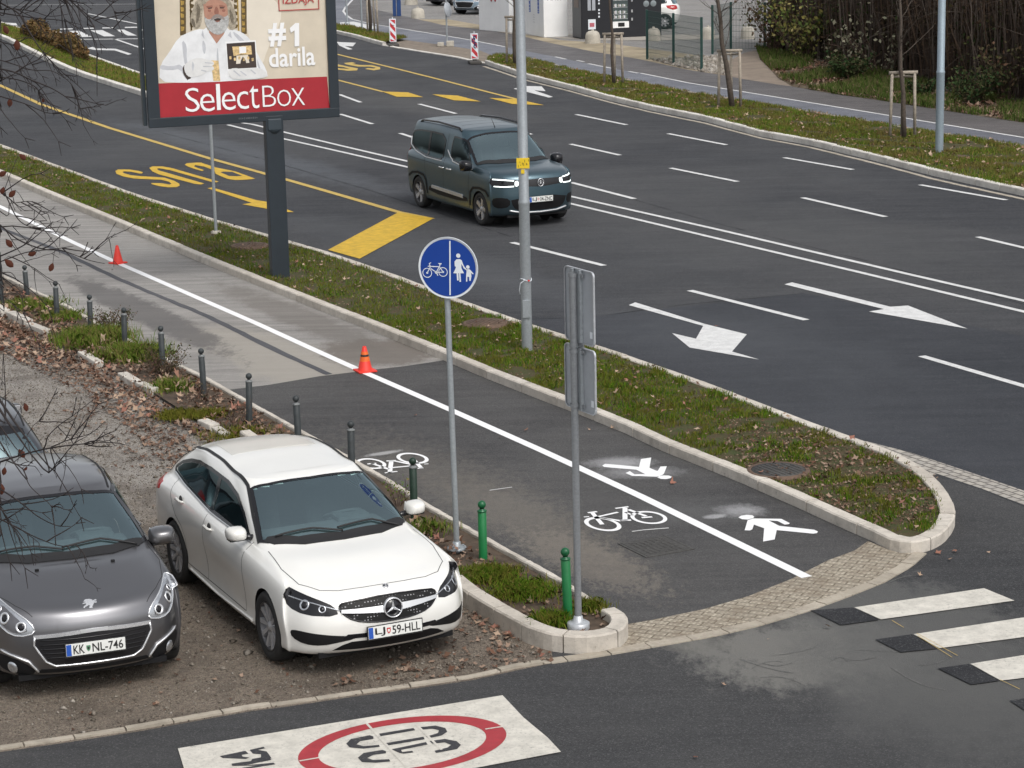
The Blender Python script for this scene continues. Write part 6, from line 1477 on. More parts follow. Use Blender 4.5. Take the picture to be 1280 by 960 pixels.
# gilt chair
for a, b in (((286, -300), (320, 245)), ((640, -300), (672, 235))):
    pp('gold_dark', [(a[0], a[1]), (b[0] + 2, a[1]), (b[0] + 4, b[1] - 5), (a[0] + 4, b[1])], 2)
    for yy in range(-280, 230, 34): pp('gold', [(a[0] + 6, yy), (b[0] - 6, yy + 4), (b[0] - 8, yy + 22), (a[0] + 10, yy + 26)], 3)
pp('gold_dark', [(320, -40), (640, -50), (640, -15), (560, 10), (600, 60), (565, 45), (500, 12), (400, 30), (352, 70), (340, 20), (320, 5)], 2)
pp('gold', [(330, -30), (420, -20), (400, 15), (350, 45), (342, 10)], 3, 1); pp('gold', [(540, -25), (630, -38), (632, -18), (580, 0), (592, 40), (550, 15)], 3, 1)
for yy in range(40, 200, 34): pp('gold_dark', [(345, yy), (372, yy + 8), (365, yy + 24), (350, yy + 28)], 2); pp('gold_dark', [(600, yy), (625, yy + 8), (620, yy + 24), (604, yy + 28)], 2)
pp('gold_dark', [(345, 60), (352, 60), (360, 215), (350, 220)], 2); pp('gold', [(618, 30), (626, 30), (632, 215), (624, 215)], 2)
# shirt
pp('shirt', [(168, 490), (175, 400), (230, 330), (280, 255), (350, 222), (420, 205), (500, 235), (585, 205), (650, 222), (700, 262), (740, 340), (790, 420), (800, 468), (560, 486), (300, 497)], 3, 1)
for q in ([(175, 400), (235, 410), (300, 395), (340, 470), (318, 476), (290, 420), (235, 430), (172, 425)], [(300, 262), (330, 300), (325, 370), (345, 420), (318, 410), (305, 340)], [(505, 290), (512, 370), (520, 480), (508, 482), (498, 370)], [(590, 215), (640, 245), (690, 300), (660, 290), (610, 250)], [(420, 260), (440, 300), (430, 350), (415, 310)], [(700, 300), (735, 360), (760, 430), (735, 400)]): pp('shirt_fold', q, 4, 1)
pp('skin', [(455, 225), (500, 285), (550, 225), (540, 200), (460, 200)], 4)
pp('shirt', [(412, 222), (440, 200), (470, 250), (500, 285), (492, 292), (450, 275)], 5); pp('shirt', [(585, 220), (560, 200), (535, 245), (500, 285), (512, 290), (560, 262)], 5)
pp('shirt_fold', [(412, 240), (430, 262), (420, 212)], 6); pp('shirt_fold', [(580, 218), (588, 255), (565, 240)], 6)
# hair, face, beard
pp('hair', [(420, 40), (460, 14), (510, 8), (560, 30), (590, 75), (612, 120), (618, 180), (600, 215), (570, 205), (560, 120), (540, 60), (430, 60), (420, 110), (412, 190), (385, 212), (355, 190), (348, 140), (372, 90), (380, 60)], 5, 1)
for q in ([(385, 70), (410, 100), (400, 160), (380, 190), (385, 130)], [(572, 90), (598, 130), (600, 180), (580, 165)], [(440, 30), (500, 20), (545, 40), (500, 36), (450, 46)], [(352, 150), (372, 160), (380, 205), (360, 190)]): pp('hair_dark', q, 6, 1)
pp('skin', [(425, 55), (465, 42), (520, 42), (556, 62), (566, 110), (562, 160), (540, 200), (470, 205), (436, 170), (425, 110)], 7, 1)
pp('skin_dark', [(440, 88), (475, 82), (480, 94), (446, 98)], 8); pp('skin_dark', [(515, 80), (552, 84), (548, 94), (518, 92)], 8)
pp('dark', [(450, 96), (474, 93), (474, 99), (452, 102)], 9); pp('dark', [(518, 92), (544, 92), (542, 98), (520, 98)], 9)
pp('skin_dark', [(492, 90), (506, 90), (516, 124), (500, 132), (484, 126)], 8, 1); pp('skin_dark', [(450, 105), (470, 106), (465, 120), (450, 116)], 8, 1); pp('skin_dark', [(530, 104), (552, 102), (550, 116), (534, 118)], 8, 1)
pp('hair', [(415, 60), (440, 34), (500, 28), (552, 50), (570, 90), (548, 66), (505, 48), (455, 54), (428, 84)], 9, 1)
pp('beard', [(428, 140), (450, 160), (480, 150), (545, 145), (568, 130), (572, 175), (556, 215), (520, 238), (488, 236), (455, 215), (434, 180)], 8, 1)
pp('beard_dark', [(466, 152), (490, 130), (515, 128), (545, 146), (548, 160), (535, 158), (505, 142), (480, 158), (470, 164)], 9, 1)
pp('dark', [(482, 156), (508, 148), (530, 154), (515, 164), (492, 166)], 10, 1); pp('skin_dark', [(490, 162), (525, 160), (512, 170), (496, 170)], 10, 1)
# gloved hands, dark cuff, the box with its picture
pp('dark', [(302, 420), (312, 400), (322, 440), (352, 470), (330, 480), (308, 450)], 6); pp('warm', [(465, 375), (510, 375), (520, 484), (480, 484)], 5)
pp('glove', [(312, 400), (350, 372), (400, 360), (450, 372), (482, 380), (484, 398), (470, 404), (486, 412), (478, 430), (440, 434), (420, 452), (360, 468), (330, 460), (312, 430)], 7, 1)
for q in ([(430, 384), (478, 388), (478, 392), (432, 390)], [(420, 404), (474, 406), (472, 410), (422, 410)], [(360, 380), (370, 400), (362, 440), (355, 410)], [(410, 424), (440, 430), (438, 436), (408, 430)]): pp('shirt_fold', q, 8)
pp('white', [(550, 274), (728, 264), (740, 452), (564, 458)], 6); pp('dark', [(557, 284), (722, 272), (732, 410), (566, 420)], 7)
pp('warm', [(590, 300), (700, 292), (706, 340), (598, 350)], 8); pp('pale', [(615, 342), (680, 338), (690, 385), (612, 392)], 8); pp('white', [(630, 300), (670, 298), (672, 332), (632, 336)], 9); pp('dark', [(640, 372), (652, 352), (668, 372), (672, 396), (636, 396)], 9)
for k in range(6): pp('warm', [(572 + k * 26, 352 + (k % 2) * 8), (584 + k * 26, 350 + (k % 2) * 8), (586 + k * 26, 366 + (k % 2) * 8), (574 + k * 26, 368 + (k % 2) * 8)], 9)
pp('glove', [(565, 425), (600, 412), (650, 420), (740, 410), (780, 425), (796, 452), (770, 468), (600, 478), (570, 455)], 10, 1)
for q in ([(600, 425), (640, 455), (632, 458), (594, 430)], [(640, 428), (676, 452), (668, 455), (634, 432)], [(700, 420), (730, 442), (722, 446), (694, 424)]): pp('shirt_fold', q, 11)
poster = mb.build('poster', pmats, e)
def ptext(txt, X0, Y0, X1, Y1, mat, d=12, bold=0.0, name='poster_lettering'):
    a, b = BP(X0, Y1, d), BP(X1, Y0, d); mbt = MB(); yv = BP(X0, Y0, d)
    sl = 0.0
    T = Matrix(((1, 0, 0, a.x), (0, 0, -1, a.y), (sl, 1, 0, a.z), (0, 0, 0, 1)))
    text_box(mbt, txt, T, b.x - a.x, yv.z - a.z, 0, bold); return mbt.build(name, [mat], poster)
W_ = PM['white']
ptext('S', 320, 524, 396, 652, W_, bold=-.008); ptext('e', 404, 555, 484, 650, W_, bold=-.008); ptext('l', 500, 500, 516, 640, W_, bold=-.008); ptext('e', 530, 545, 606, 642, W_, bold=-.008)
ptext('c', 618, 540, 682, 636, W_, bold=-.008); ptext('t', 692, 508, 742, 632, W_, bold=-.008)
ptext('B', 768, 508, 842, 622, W_, bold=-.018); ptext('o', 854, 530, 932, 620, W_, bold=-.018); ptext('x', 940, 520, 1014, 614, W_, bold=-.018)
ptext('#', 804, 172, 903, 298, W_, bold=.035); pp_l = [(928, 196), (962, 168), (984, 168), (984, 292), (956, 294), (956, 208), (934, 222)]
mbt = MB(); mbt.poly([BP(x, y, 12) for x, y in pp_l], nrm=(0, -1, 0)); mbt.build('poster_lettering', [W_], poster)
ptext('darila', 806, 306, 1076, 410, W_, bold=.018)
ptext('IZDAJA', 888, 28, 1072, 80, PM['stamp'], bold=.01); ptext('NOVA', 880, -52, 1080, 10, PM['stamp'], bold=.03)
mb = MB()
def seg(a, b, w=.016):
    p, q = BP(*a, 12), BP(*b, 12); d = (q - p); L = d.length; T = Matrix.Translation((p + q) / 2) @ Matrix.Rotation(-math.atan2(d.z, d.x), 4, 'Y'); mb.box((0, 0, 0), (L + w, .001, w), mat=T)
seg((866, 104), (1102, 90)); seg((1102, 90), (1096, -70)); seg((866, 104), (858, -70)); seg((858, -70), (1096, -80)); mb.build('stamp_border', [PM['stamp']], poster)
mbt = MB(); a = BP(625, 676, 0); rb_ = random.Random(3)
for k in range(11): mbt.box((a.x + k * .031, -.0965, ZB + .075), (rb_.uniform(.010, .022), .002, rb_.uniform(.020, .036)))
mbt.build('maker_name', [simple('maker_grey', (.10, .11, .12), .5)], e)

# ---- red and white beacon boards
m_bred = simple('beacon_red', (.50, .03, .04), .45, 0, .08, 5)
def beacon(x, y, label, graffiti=False):
    e = empty('beacon_board', G(x, y, 0), R(8)); tag(e, label, 'traffic beacon', 'red and white beacons at the far kerb')
    W2, H0, H1 = .135, .16, 1.08
    mb = MB(); mb.box((0, 0, .05), (.42, .80, .10), bev=.03); mb.box((0, 0, .12), (.14, .2, .08), bev=.02); mb.build('rubber_foot', [simple('rubber_foot_grey', (.07, .065, .06), .9) if not graffiti else bpy.data.materials['rubber_foot_grey']], e)
    mb = MB(); mb.box((0, 0, (H0 + H1) / 2), (W2 * 2, .05, H1 - H0), bev=.012); mb.tube([(0, 0, H1 - .01), (0, 0, H1 + .07)], .012, 6); bd = mb.build('board', [m_swht], e)
    mb = MB()
    for k in range(-1, 4):
        z = H0 + .05 + k * .33; lo = []
        P_ = [(-.105, z + .24), (.105, z), (.105, z + .17), (-.105, z + .41)]
        P_ = [(a, min(max(b, H0 + .03), H1 - .03)) for a, b in P_]
        if max(b for _, b in P_) - min(b for _, b in P_) < .02: continue
        for s_ in (-1, 1): mb.poly([(a, s_ * .0265, b) for a, b in P_], 0, nrm=(0, s_, 0))
    mb.build('red_stripes', [m_bred], bd)
    if graffiti:
        mb = MB()
        for i in range(4):
            cx, cz, r_ = random.uniform(-.05, .05), .62 + .11 * i, random.uniform(.035, .055)
            mb.tube([(cx + r_ * math.cos(q), -.029, cz + r_ * math.sin(q)) for q in np.linspace(0, 5.2, 14)], .02, 5)
        mb.build('graffiti_scribble', [simple('spray_navy', (.02, .03, .12), .6)], bd)
    else:
        mb = MB(); mb.tube([(-.06, -.029, .80), (0, -.029, .84), (.07, -.029, .80)], .008, 4); mb.build('graffiti_scribble', [m_pblk], bd)
beacon(491.5, 57.5, 'clean red and white striped beacon at the left end of the lowered kerb')
beacon(593.5, 79.5, 'red and white beacon covered in dark graffiti at the right end of the lowered kerb', True)

# ---- staked young trees on the far verge
def bare_tree(e, H, r, lean=(0, 0), seed=1, nb=14, zb=1.6):
    rr = random.Random(seed); mb = MB(); pts = []; n = 9
    for i in range(n + 1):
        f = i / n; pts.append(Vector((lean[0] * f + rr.uniform(-.03, .03), lean[1] * f + rr.uniform(-.02, .02), H * f)))
    mb.tube(pts, [r * (1 - .75 * i / n) for i in range(n + 1)], 8); mb.build('trunk', [m_bark], e)
    mb = MB()
    for k in range(nb):
        f = rr.uniform(zb / H, .95); i = int(f * n); p = pts[i].lerp(pts[min(n, i + 1)], f * n - i); q = rr.uniform(0, 6.28); d = Vector((math.cos(q), math.sin(q), rr.uniform(.5, 1.3))).normalized()
        L = rr.uniform(.5, 1.4) * (1.1 - f * .6); P_ = [p]
        for s_ in range(4): d = (d + Vector((rr.uniform(-.25, .25), rr.uniform(-.25, .25), rr.uniform(-.1, .25)))).normalized(); P_.append(P_[-1] + d * L / 4)
        mb.tube(P_, [.012, .010, .008, .006, .003], 5)
        for s_ in range(3):
            b = P_[1 + s_]; d2 = (d + Vector((rr.uniform(-.9, .9), rr.uniform(-.9, .9), rr.uniform(-.3, .6)))).normalized(); mb.tube([b, b + d2 * L * .25, b + d2 * L * .4 + Vector((0, 0, .03))], [.006, .004, .002], 4)
    mb.build('crown_twigs', [m_bark], e)
def stakes(x, y, label, H=1.6, w=.62, rz=0.0, z=.11, miss=()):
    e = empty('tree_stake_frame', G(x, y, z), rz); tag(e, label, 'tree stakes', 'timber stakes round the young trees')
    tops = []
    for k, (dx, dy) in enumerate(((-w / 2, 0), (w / 2, 0), (.06, w * .55))):
        if k in miss: continue
        mb = MB(); b = Vector((dx * 1.06, dy, -.1)); t_ = Vector((dx * .95, dy * .8, H - (.06 if k == 2 else 0))); mb.tube([b, t_], .040, 8); mb.build('stake', [m_wood], e); tops.append(t_)
    mb = MB()
    mb.tube([Vector((-w / 2 - .06, 0, H)), Vector((w / 2 + .06, 0, H))], .045, 8)
    mb.build('rail', [m_wood], e)
    mb = MB(); mb.tube([Vector((-w / 2, 0, H - .10)), Vector((.06, w * .44, H - .12))], .028, 8); mb.tube([Vector((w / 2, 0, H - .10)), Vector((.06, w * .44, H - .12))], .028, 8); mb.build('rail', [m_wood], e)
    return e
def young(x, y, label, H, r, lean, seed, z=.11, nb=14):
    e = empty('young_tree', G(x, y, z)); tag(e, label, 'tree', 'young trees on the far verge'); bare_tree(e, H, r, lean, seed, nb); return e
stakes(1128, 172, 'timber stake frame round the young tree left of the far grey lamp post', 1.62, .60, R(4)); young(1131, 173, 'slender bare young tree left of the far grey lamp post, against the dark thicket', 5.2, .065, (-.28, .1), 3)
stakes(912, 134, 'timber stake frame round the leaning young tree, in front of the mesh fence', 1.60, .60, R(-3)); young(915, 135, 'thicker leaning bare young tree in front of the mesh fence', 5.5, .085, (-.75, .2), 5)
stakes(767, 105, 'leaning timber stake frame on the verge in front of the black vending machine', 1.58, .56, R(2)); young(768, 106, 'thin bare young tree in front of the black vending machine', 4.8, .055, (-.22, 0), 8, nb=8)
stakes(641, 80, 'timber stake frame partly hidden behind the galvanised lamp post', 1.65, .40, R(0)); young(644, 81, 'bare young tree hidden mostly behind the galvanised lamp post', 5.0, .075, (.05, 0), 9)
stakes(466, 41, 'timber stake frame farthest left, beyond the left striped beacon', 1.7, .42, R(0), .1); young(463, 40, 'bare dark young tree farthest left, beyond the left striped beacon', 5.0, .075, (-.02, 0), 11, .1)
for x, y, lb in ((452.5, 36, 'thin grey pole just left of the farthest staked tree'), (434, 29, 'thin grey pole nearest the billboard edge at the top of the photo')):
    e = empty('slim_pole', G(x, y, .05)); tag(e, lb, 'pole'); mb = MB(); mb.lathe([(.04, -.05), (.04, 4.2)], n=10); mb.build('pole', [m_galv], e); mb = MB(); mb.lathe([(.12, -.02), (.12, .04), (.05, .06)], n=12); mb.build('foot', [m_galv], e)
e = empty('portable_sign', G(559, 58, 0)); tag(e, 'grey pole in two concrete blocks with a small round sign seen edge-on', 'sign')
mb = MB(); mb.lathe([(.035, .0), (.035, 3.4)], n=12); mb.build('pole', [m_galv], e)
mb = MB(); mb.box((.12, -.02, .11), (.30, .28, .22), bev=.03); mb.build('concrete_block', [m_conc], e); mb = MB(); mb.box((-.26, .1, .08), (.26, .24, .16), bev=.03); mb.build('concrete_block', [m_conc], e)
mb = MB(); mb.lathe([(0, .006), (.30, .006), (.31, -.008), (0, -.008)], Matrix.Translation((.07, 0, 1.45)) @ Matrix.Rotation(R(80), 4, 'Y') @ Matrix.Rotation(R(25), 4, 'X'), 32); mb.build('round_panel', [m_galv2], e)

# ---- blue post at the upper left of the far lot
e = empty('blue_post', G(496, 20, 0)); tag(e, 'thick dark blue post beyond the far path at the top of the photo', 'post')
mb = MB(); mb.box((-.10, 0, 1.5), (.16, .2, 3.0), bev=.02); mb.box((.11, 0, 1.5), (.2, .24, 3.0), bev=.02); mb.build('post', [simple('post_blue', (.015, .05, .16), .4)], e)

# ---- white cabinets, vending machine
m_cab = simple('cabinet_white', (.84, .84, .83), .5, 0, .05, 1.5); m_cab2 = simple('cabinet_white_side', (.72, .73, .76), .5, 0, .05, 2)
m_rs = simple('spray_red', (.55, .03, .05), .6)
a, b = G(599, 37.5), G(637, 41); d = b - a; L = d.length; rz = math.atan2(d.y, d.x)
e = empty('white_cabinet', a, rz); tag(e, 'white cabinet with red graffiti at its top, left of the galvanised lamp post', 'cabinet')
mb = MB(); mb.box((L / 2, .55, 1.15), (L, 1.1, 2.3), bev=.02); mb.build('body', [m_cab], e); mb = MB(); mb.box((L / 2, .55, 2.33), (L + .08, 1.2, .06), bev=.01); mb.build('roof', [m_cab2], e)
mb = MB()
for x in (.20, .52): mb.tube([(L * .5 - .45 + x, -.012, 1.62), (L * .5 - .50 + x, -.012, 1.45), (L * .5 - .36 + x, -.012, 1.28), (L * .5 - .24 + x, -.012, 1.50), (L * .5 - .30 + x, -.012, 1.70), (L * .5 - .40 + x, -.012, 1.4)], .025, 5)
mb.build('red_graffiti', [m_rs], e)
mb = MB()
for x in (L * .02 + .03, L - .05): mb.box((x, -.004, 1.15), (.02, .006, 2.2))
mb.build('door_joint', [m_cab2], e)
a, b = G(652, 41), G(680, 47); d = b - a; L = d.length; rz = math.atan2(d.y, d.x); c2 = G(698, 46.5)
e = empty('white_cabinet', a, rz); tag(e, 'white cabinet with two blue price columns, right of the galvanised lamp post', 'cabinet')
Wd = 1.05
mb = MB(); mb.box((L / 2, Wd / 2, 1.15), (L, Wd, 2.3), bev=.02); mb.build('body', [m_cab], e); mb = MB(); mb.box((L / 2, Wd / 2, 2.33), (L + .08, Wd + .1, .06), bev=.01); mb.build('roof', [m_cab2], e)
for x in (L * .40, L * .78):
    mb = MB(); mb.box((x, -.006, 1.28), (.20, .008, .66)); pn = mb.build('blue_label', [m_blue], e); mb = MB()
    for z in (1.54, 1.42, 1.26, 1.12, 1.02): mb.box((x, -.012, z), (.13, .004, .03))
    mb.build('label_print', [m_swht], pn)
mb = MB()
for z, w_ in ((.86, .16), (.76, .24), (.66, .12), (.56, .22)): mb.box((L * .58, -.006, z), (w_, .004, .014))
mb.build('small_print', [simple('print_grey', (.35, .35, .38), .6)], e)
mb = MB(); mb.box((L * .62, -.008, 1.68), (.18, .010, .24)); mb.build('photo_label', [simple('photo_dark', (.06, .09, .05), .5, 0, .5, 20)], e)
mbt = MB(); T = Matrix(((0, 0, 1, L + .004), (1, 0, 0, .18), (0, 1, 0, 1.50), (0, 0, 0, 1))); text_box(mbt, 'NA6S', T, .62, .24, 0, -.01); mbt.build('black_graffiti', [m_pblk], e)
# concrete pad and vending machine
pad = sheet('paving_pad', GL([(637, 42), (655, 43.5), (700, 48), (760, 50.5), (850, 50), (900, 48), (900, 44), (850, 43), (790, 46), (640, 39)]), Z1 + .008, simple('pad_concrete', (.36, .33, .29), .9, 0, .15, 2, .3, False))
m_vend = simple('vending_black', (.012, .013, .017), .55, 0, .1, 3); m_vside = simple('vending_side', (.055, .058, .066), .45, 0, .08, 3)
a, b, c_ = G(727.5, 49), G(827, 44.5), G(715.5, 46.5)
d = b - a; L = d.length; rz = math.atan2(d.y, d.x); e = empty('vending_machine', a, rz); tag(e, 'black twin vending machine with lit product shelves beyond the far path', 'vending machine')
mb = MB(); mb.box((L / 2, .60, 1.1), (L, 1.2, 2.2), bev=.02); mb.build('body', [m_vend], e); mb = MB(); mb.box((-.008, .60, 1.05), (.016, 1.1, 2.0)); mb.build('side_panel', [m_vside], e)
mb = MB(); mb.box((-.02, .62, 1.42), (.012, .56, .36)); mb.build('side_notice', [simple('notice_brown', (.14, .10, .08), .5)], e)
k = L / (827 - 727.5) 
def vx(px): return (px - 727.5) * k
mb = MB()
for x0, x1 in ((735, 739), (740.5, 744.5)): mb.box(((vx(x0) + vx(x1)) / 2, -.004, 1.42), (vx(x1) - vx(x0), .01, .56))
mb.build('cup_window', [simple('pale_window', (.38, .40, .43), .3)], e)
mb = MB(); mb.box((vx(740), -.006, .58), (.32, .012, .40)); mb.build('price_notice', [m_swht], e)
mb = MB(); mb.box((vx(740), -.014, .56), (.20, .008, .16)); mb.build('notice_print', [simple('print_pink', (.45, .12, .15), .6)], e)
mb = MB()
for z in (1.70, 1.55, 1.42, 1.15, 1.02, .86): mb.box((vx(749), -.008, z + random.uniform(-.02, .02)), (.07, .012, .07), bev=.01)
mb.build('keypad', [m_swht], e)
gw = MB(); gw.box(((vx(766) + vx(785)) / 2, -.004, 1.17), (vx(785) - vx(766), .012, 1.02)); wn_ = gw.build('shelf_window', [simple('shelf_back', (.07, .09, .09), .3)], e)
random.seed(5)
for z in (1.52, 1.24, .97, .78):
    mb = MB(); mb.box(((vx(766) + vx(785)) / 2, -.014, z - .02), (vx(785) - vx(766) - .04, .012, .02))
    mb.build('shelf', [m_satin], wn_); mb = MB()
    for j in range(9):
        mb.box((vx(767) + .04 + j * .062, -.016, z + .055), (.046, .012, random.uniform(.08, .14)), m=j % 3)
    mb.build('products', [simple('product_a', (.45, .42, .40), .5, var=.4, scale=30), m_cab2, simple('product_b', (.16, .20, .16), .5)], wn_)
mb = MB(); mb.box(((vx(766) + vx(786)) / 2, -.006, .52), (vx(786) - vx(766), .012, .26)); tr_ = mb.build('delivery_tray', [m_cab], e)
mb = MB(); mb.box(((vx(776.5)), -.016, .52), (.28, .012, .16), bev=.005); mb.build('tray_flap', [m_pblk], tr_)
mb = MB()
for z in (1.62, 1.48, 1.05, .72): mb.box((vx(790), -.008, z), (.07, .012, .11), bev=.01)
mb.build('keypad', [m_satin], e)
mb = MB()
for x in (808, 817): mb.lathe([(0, .004), (.12, .004), (.13, -.004)], Matrix.Translation((vx(x), -.002, 1.32)) @ Matrix.Rotation(R(90), 4, 'X'), 24)
mb.build('round_logo', [simple('logo_grey', (.20, .23, .24), .5)], e)

# ---- domed concrete stones
def dome(x, y, r, h, label):
    e = empty('concrete_dome', G(x, y, -.02)); mb = MB()
    prof = [(r * 1.04, 0), (r, h * .35), (r * .97, h * .62), (r * .85, h * .82), (r * .55, h * .95), (0, h)]; mb.lathe(prof, n=24); mb.lathe([(.05, h * .93), (.05, h + .04), (0, h + .05)], n=10)
    bpy.data.objects.remove(e); o = mb.build('concrete_dome', [m_conc], None); o.location = G(x, y, -.02); tag(o, label, 'concrete stone', 'domed concrete stones round the far lot')
dome(741, 54.5, .30, .52, 'mossy domed concrete stone at the left foot of the black vending machine')
dome(817, 51, .28, .52, 'domed concrete stone just right of the black vending machine')
dome(885, 49, .28, .50, 'domed concrete stone behind the mesh fence, between its front and rear posts')
dome(934.5, 48.5, .28, .50, 'domed concrete stone behind the fence, nearest the yellowing shrub')
dome(522.5, 23, .32, .50, 'domed concrete stone on the gravel right of the blue post')
dome(514, 6, .34, .60, 'domed concrete stone at the top edge, above the one near the blue post')

# ---- welded mesh fence
m_fg = simple('fence_green', (.012, .05, .042), .45)
def mesh_fence(posts, label, H=1.75):
    P_ = [G(x, y, 0) for x, y in posts]; e = empty('mesh_fence', P_[0]); tag(e, label, 'fence', 'green welded mesh fence'); o = P_[0]
    for p in P_:
        mb = MB(); mb.box(p - o + Vector((0, 0, H / 2)), (.085, .085, H + .06), bev=.005); mb.build('fence_post', [m_fg], e)
    for a, b in zip(P_, P_[1:]):
        mb = MB(); d = b - a; n = max(3, int(d.length / .06))
        for k in range(1, n): q = a + d * k / n - o; mb.tube([q + Vector((0, 0, .05)), q + Vector((0, 0, H))], .0055, 3, cap=False)
        for k in range(9): z = .05 + (H - .05) * k / 8; mb.tube([a - o + Vector((0, 0, z)), b - o + Vector((0, 0, z))], .006, 3, cap=False)
        mb.build('mesh_panel', [m_fg], e)
mesh_fence([(809, 74), (842, 80), (877, 87)], 'green mesh fence with three dark posts along the far path')
mesh_fence([(890.5, 67), (913.5, 62), (956, 63)], 'green mesh fence returning along the lot behind the leaning young tree')
# ================================================================== VEGETATION AND LITTER
def island_mat(name, cols, rough=.8, noise=None, trans=0.0):
    t = NT(name); ri = t.n('ShaderNodeNewGeometry').outputs['Random Per Island']; n = len(cols)
    c = t.ramp(ri, [((i + .5) / n, k) for i, k in enumerate(cols)])
    if noise: c = t.mix(t.ramp(t.noise(noise[0], 5, .65), [(.42, 0.0), (.62, 1.0)]), c, noise[1])
    t.set(base=c, rough=rough, Specular_IOR_Level=.08); return t.m
def np_mesh(name, V, F, mat, parent=None, smooth=False):
    """V (n,3); F (m,k) as one mesh built through foreach_set"""
    me = bpy.data.meshes.new(name); k = F.shape[1]
    me.vertices.add(len(V)); me.vertices.foreach_set('co', V.astype(np.float32).ravel())
    me.loops.add(F.size); me.loops.foreach_set('vertex_index', F.astype(np.int32).ravel())
    me.polygons.add(len(F)); me.polygons.foreach_set('loop_start', np.arange(0, F.size, k, dtype=np.int32)); me.polygons.foreach_set('loop_total', np.full(len(F), k, np.int32))
    if smooth: me.polygons.foreach_set('use_smooth', np.ones(len(F), bool))
    me.update(calc_edges=True); me.validate()
    return link(name, me, [mat], parent)
def blades(P, h0, h1, w, lean=.5, hs=None):
    """P (n,3) roots -> bent two-segment blades"""
    n = len(P); a = rng.uniform(0, 2 * np.pi, n); h = rng.uniform(h0, h1, n) * (1 if hs is None else hs); ww = w * rng.uniform(.6, 1.3, n)
    s = np.stack([np.cos(a), np.sin(a), np.zeros(n)], 1) * ww[:, None] / 2
    b = rng.uniform(0, 2 * np.pi, n); ln = rng.uniform(.1, 1, n) * lean
    d1 = np.stack([np.cos(b) * ln * .35, np.sin(b) * ln * .35, np.full(n, .55)], 1) * h[:, None]
    d2 = np.stack([np.cos(b) * ln, np.sin(b) * ln, np.full(n, 1.0) - ln * .35], 1) * h[:, None]
    V = np.stack([P - s, P + s, P + d1 + s * .7, P + d2, P + d1 - s * .7], 1).reshape(-1, 3)
    F = np.arange(n * 5).reshape(n, 5); return V, F
def patchy(P, scale, thr, seed=0):
    """keep points where a smooth random field is high"""
    r_ = np.random.default_rng(seed); k = r_.normal(0, scale, (14, 2)); ph = r_.uniform(0, 6.28, 14)
    f = np.sin(P @ k.T + ph).sum(1) / math.sqrt(7); return f > thr
def leaf_shapes(P, size, flat=.25, lobes=True):
    """lobed dry leaves lying about: 8-gon fans bent up at the rim"""
    n = len(P); a0 = rng.uniform(0, 2 * np.pi, n); sz = size * rng.uniform(.5, 1.3, n)
    ang = np.array([0, 40, 75, 120, 180, 240, 285, 320]) * np.pi / 180; rad = np.array([1.0, .45, .85, .40, .55, .40, .85, .45]) if lobes else np.array([1, .72, .6, .72, 1, .72, .6, .72.real])
    A = a0[:, None] + ang[None]; rr = sz[:, None] * rad[None] * rng.uniform(.8, 1.15, (n, 8)) / 2
    up = np.abs(rng.normal(0, flat, (n, 8))) * rr
    tx, ty = rng.normal(0, flat, n), rng.normal(0, flat, n)
    X = np.cos(A) * rr; Y = np.sin(A) * rr; Z = up + X * tx[:, None] + Y * ty[:, None]; Z -= Z.min(1)[:, None]
    V = np.stack([P[:, 0:1] + X, P[:, 1:2] + Y, P[:, 2:3] + Z + .004], 2)
    return V.reshape(-1, 3), np.arange(n * 8).reshape(n, 8)
def quads(P, size, stretch=1.6):
    n = len(P); u = rng.normal(0, 1, (n, 3)); u /= np.linalg.norm(u, axis=1)[:, None]; v = rng.normal(0, 1, (n, 3)); v -= u * (u * v).sum(1)[:, None]; v /= np.linalg.norm(v, axis=1)[:, None]
    s = size * rng.uniform(.5, 1.3, n)[:, None]; V = np.stack([P - u * s * stretch / 2, P + v * s / 2, P + u * s * stretch / 2, P - v * s / 2], 1).reshape(-1, 3)
    return V, np.arange(n * 4).reshape(n, 4)

m_grass = island_mat('verge_grass', [(.045, .115, .005), (.065, .16, .007), (.105, .20, .010), (.15, .19, .020), (.22, .15, .050), (.055, .135, .006)], .85, (2.6, (.13, .125, .022)))
m_grass_far = island_mat('far_verge_grass', [(.065, .135, .010), (.095, .18, .014), (.14, .19, .025), (.23, .165, .06)], .85, (1.2, (.17, .135, .045)))
m_weed = island_mat('strip_weeds', [(.080, .15, .014), (.11, .19, .02), (.16, .19, .035), (.22, .16, .07)], .8)
m_moss = island_mat('yellow_moss', [(.14, .15, .02), (.10, .12, .015), (.17, .14, .03)], .9)
m_leaf = island_mat('dry_leaves', [(.11, .060, .040), (.17, .105, .075), (.24, .165, .12), (.31, .225, .17), (.075, .042, .030), (.14, .075, .050)], .75)
m_leaf_pale = island_mat('pale_dry_leaves', [(.34, .24, .17), (.42, .31, .23), (.25, .16, .11), (.27, .13, .095)], .7)

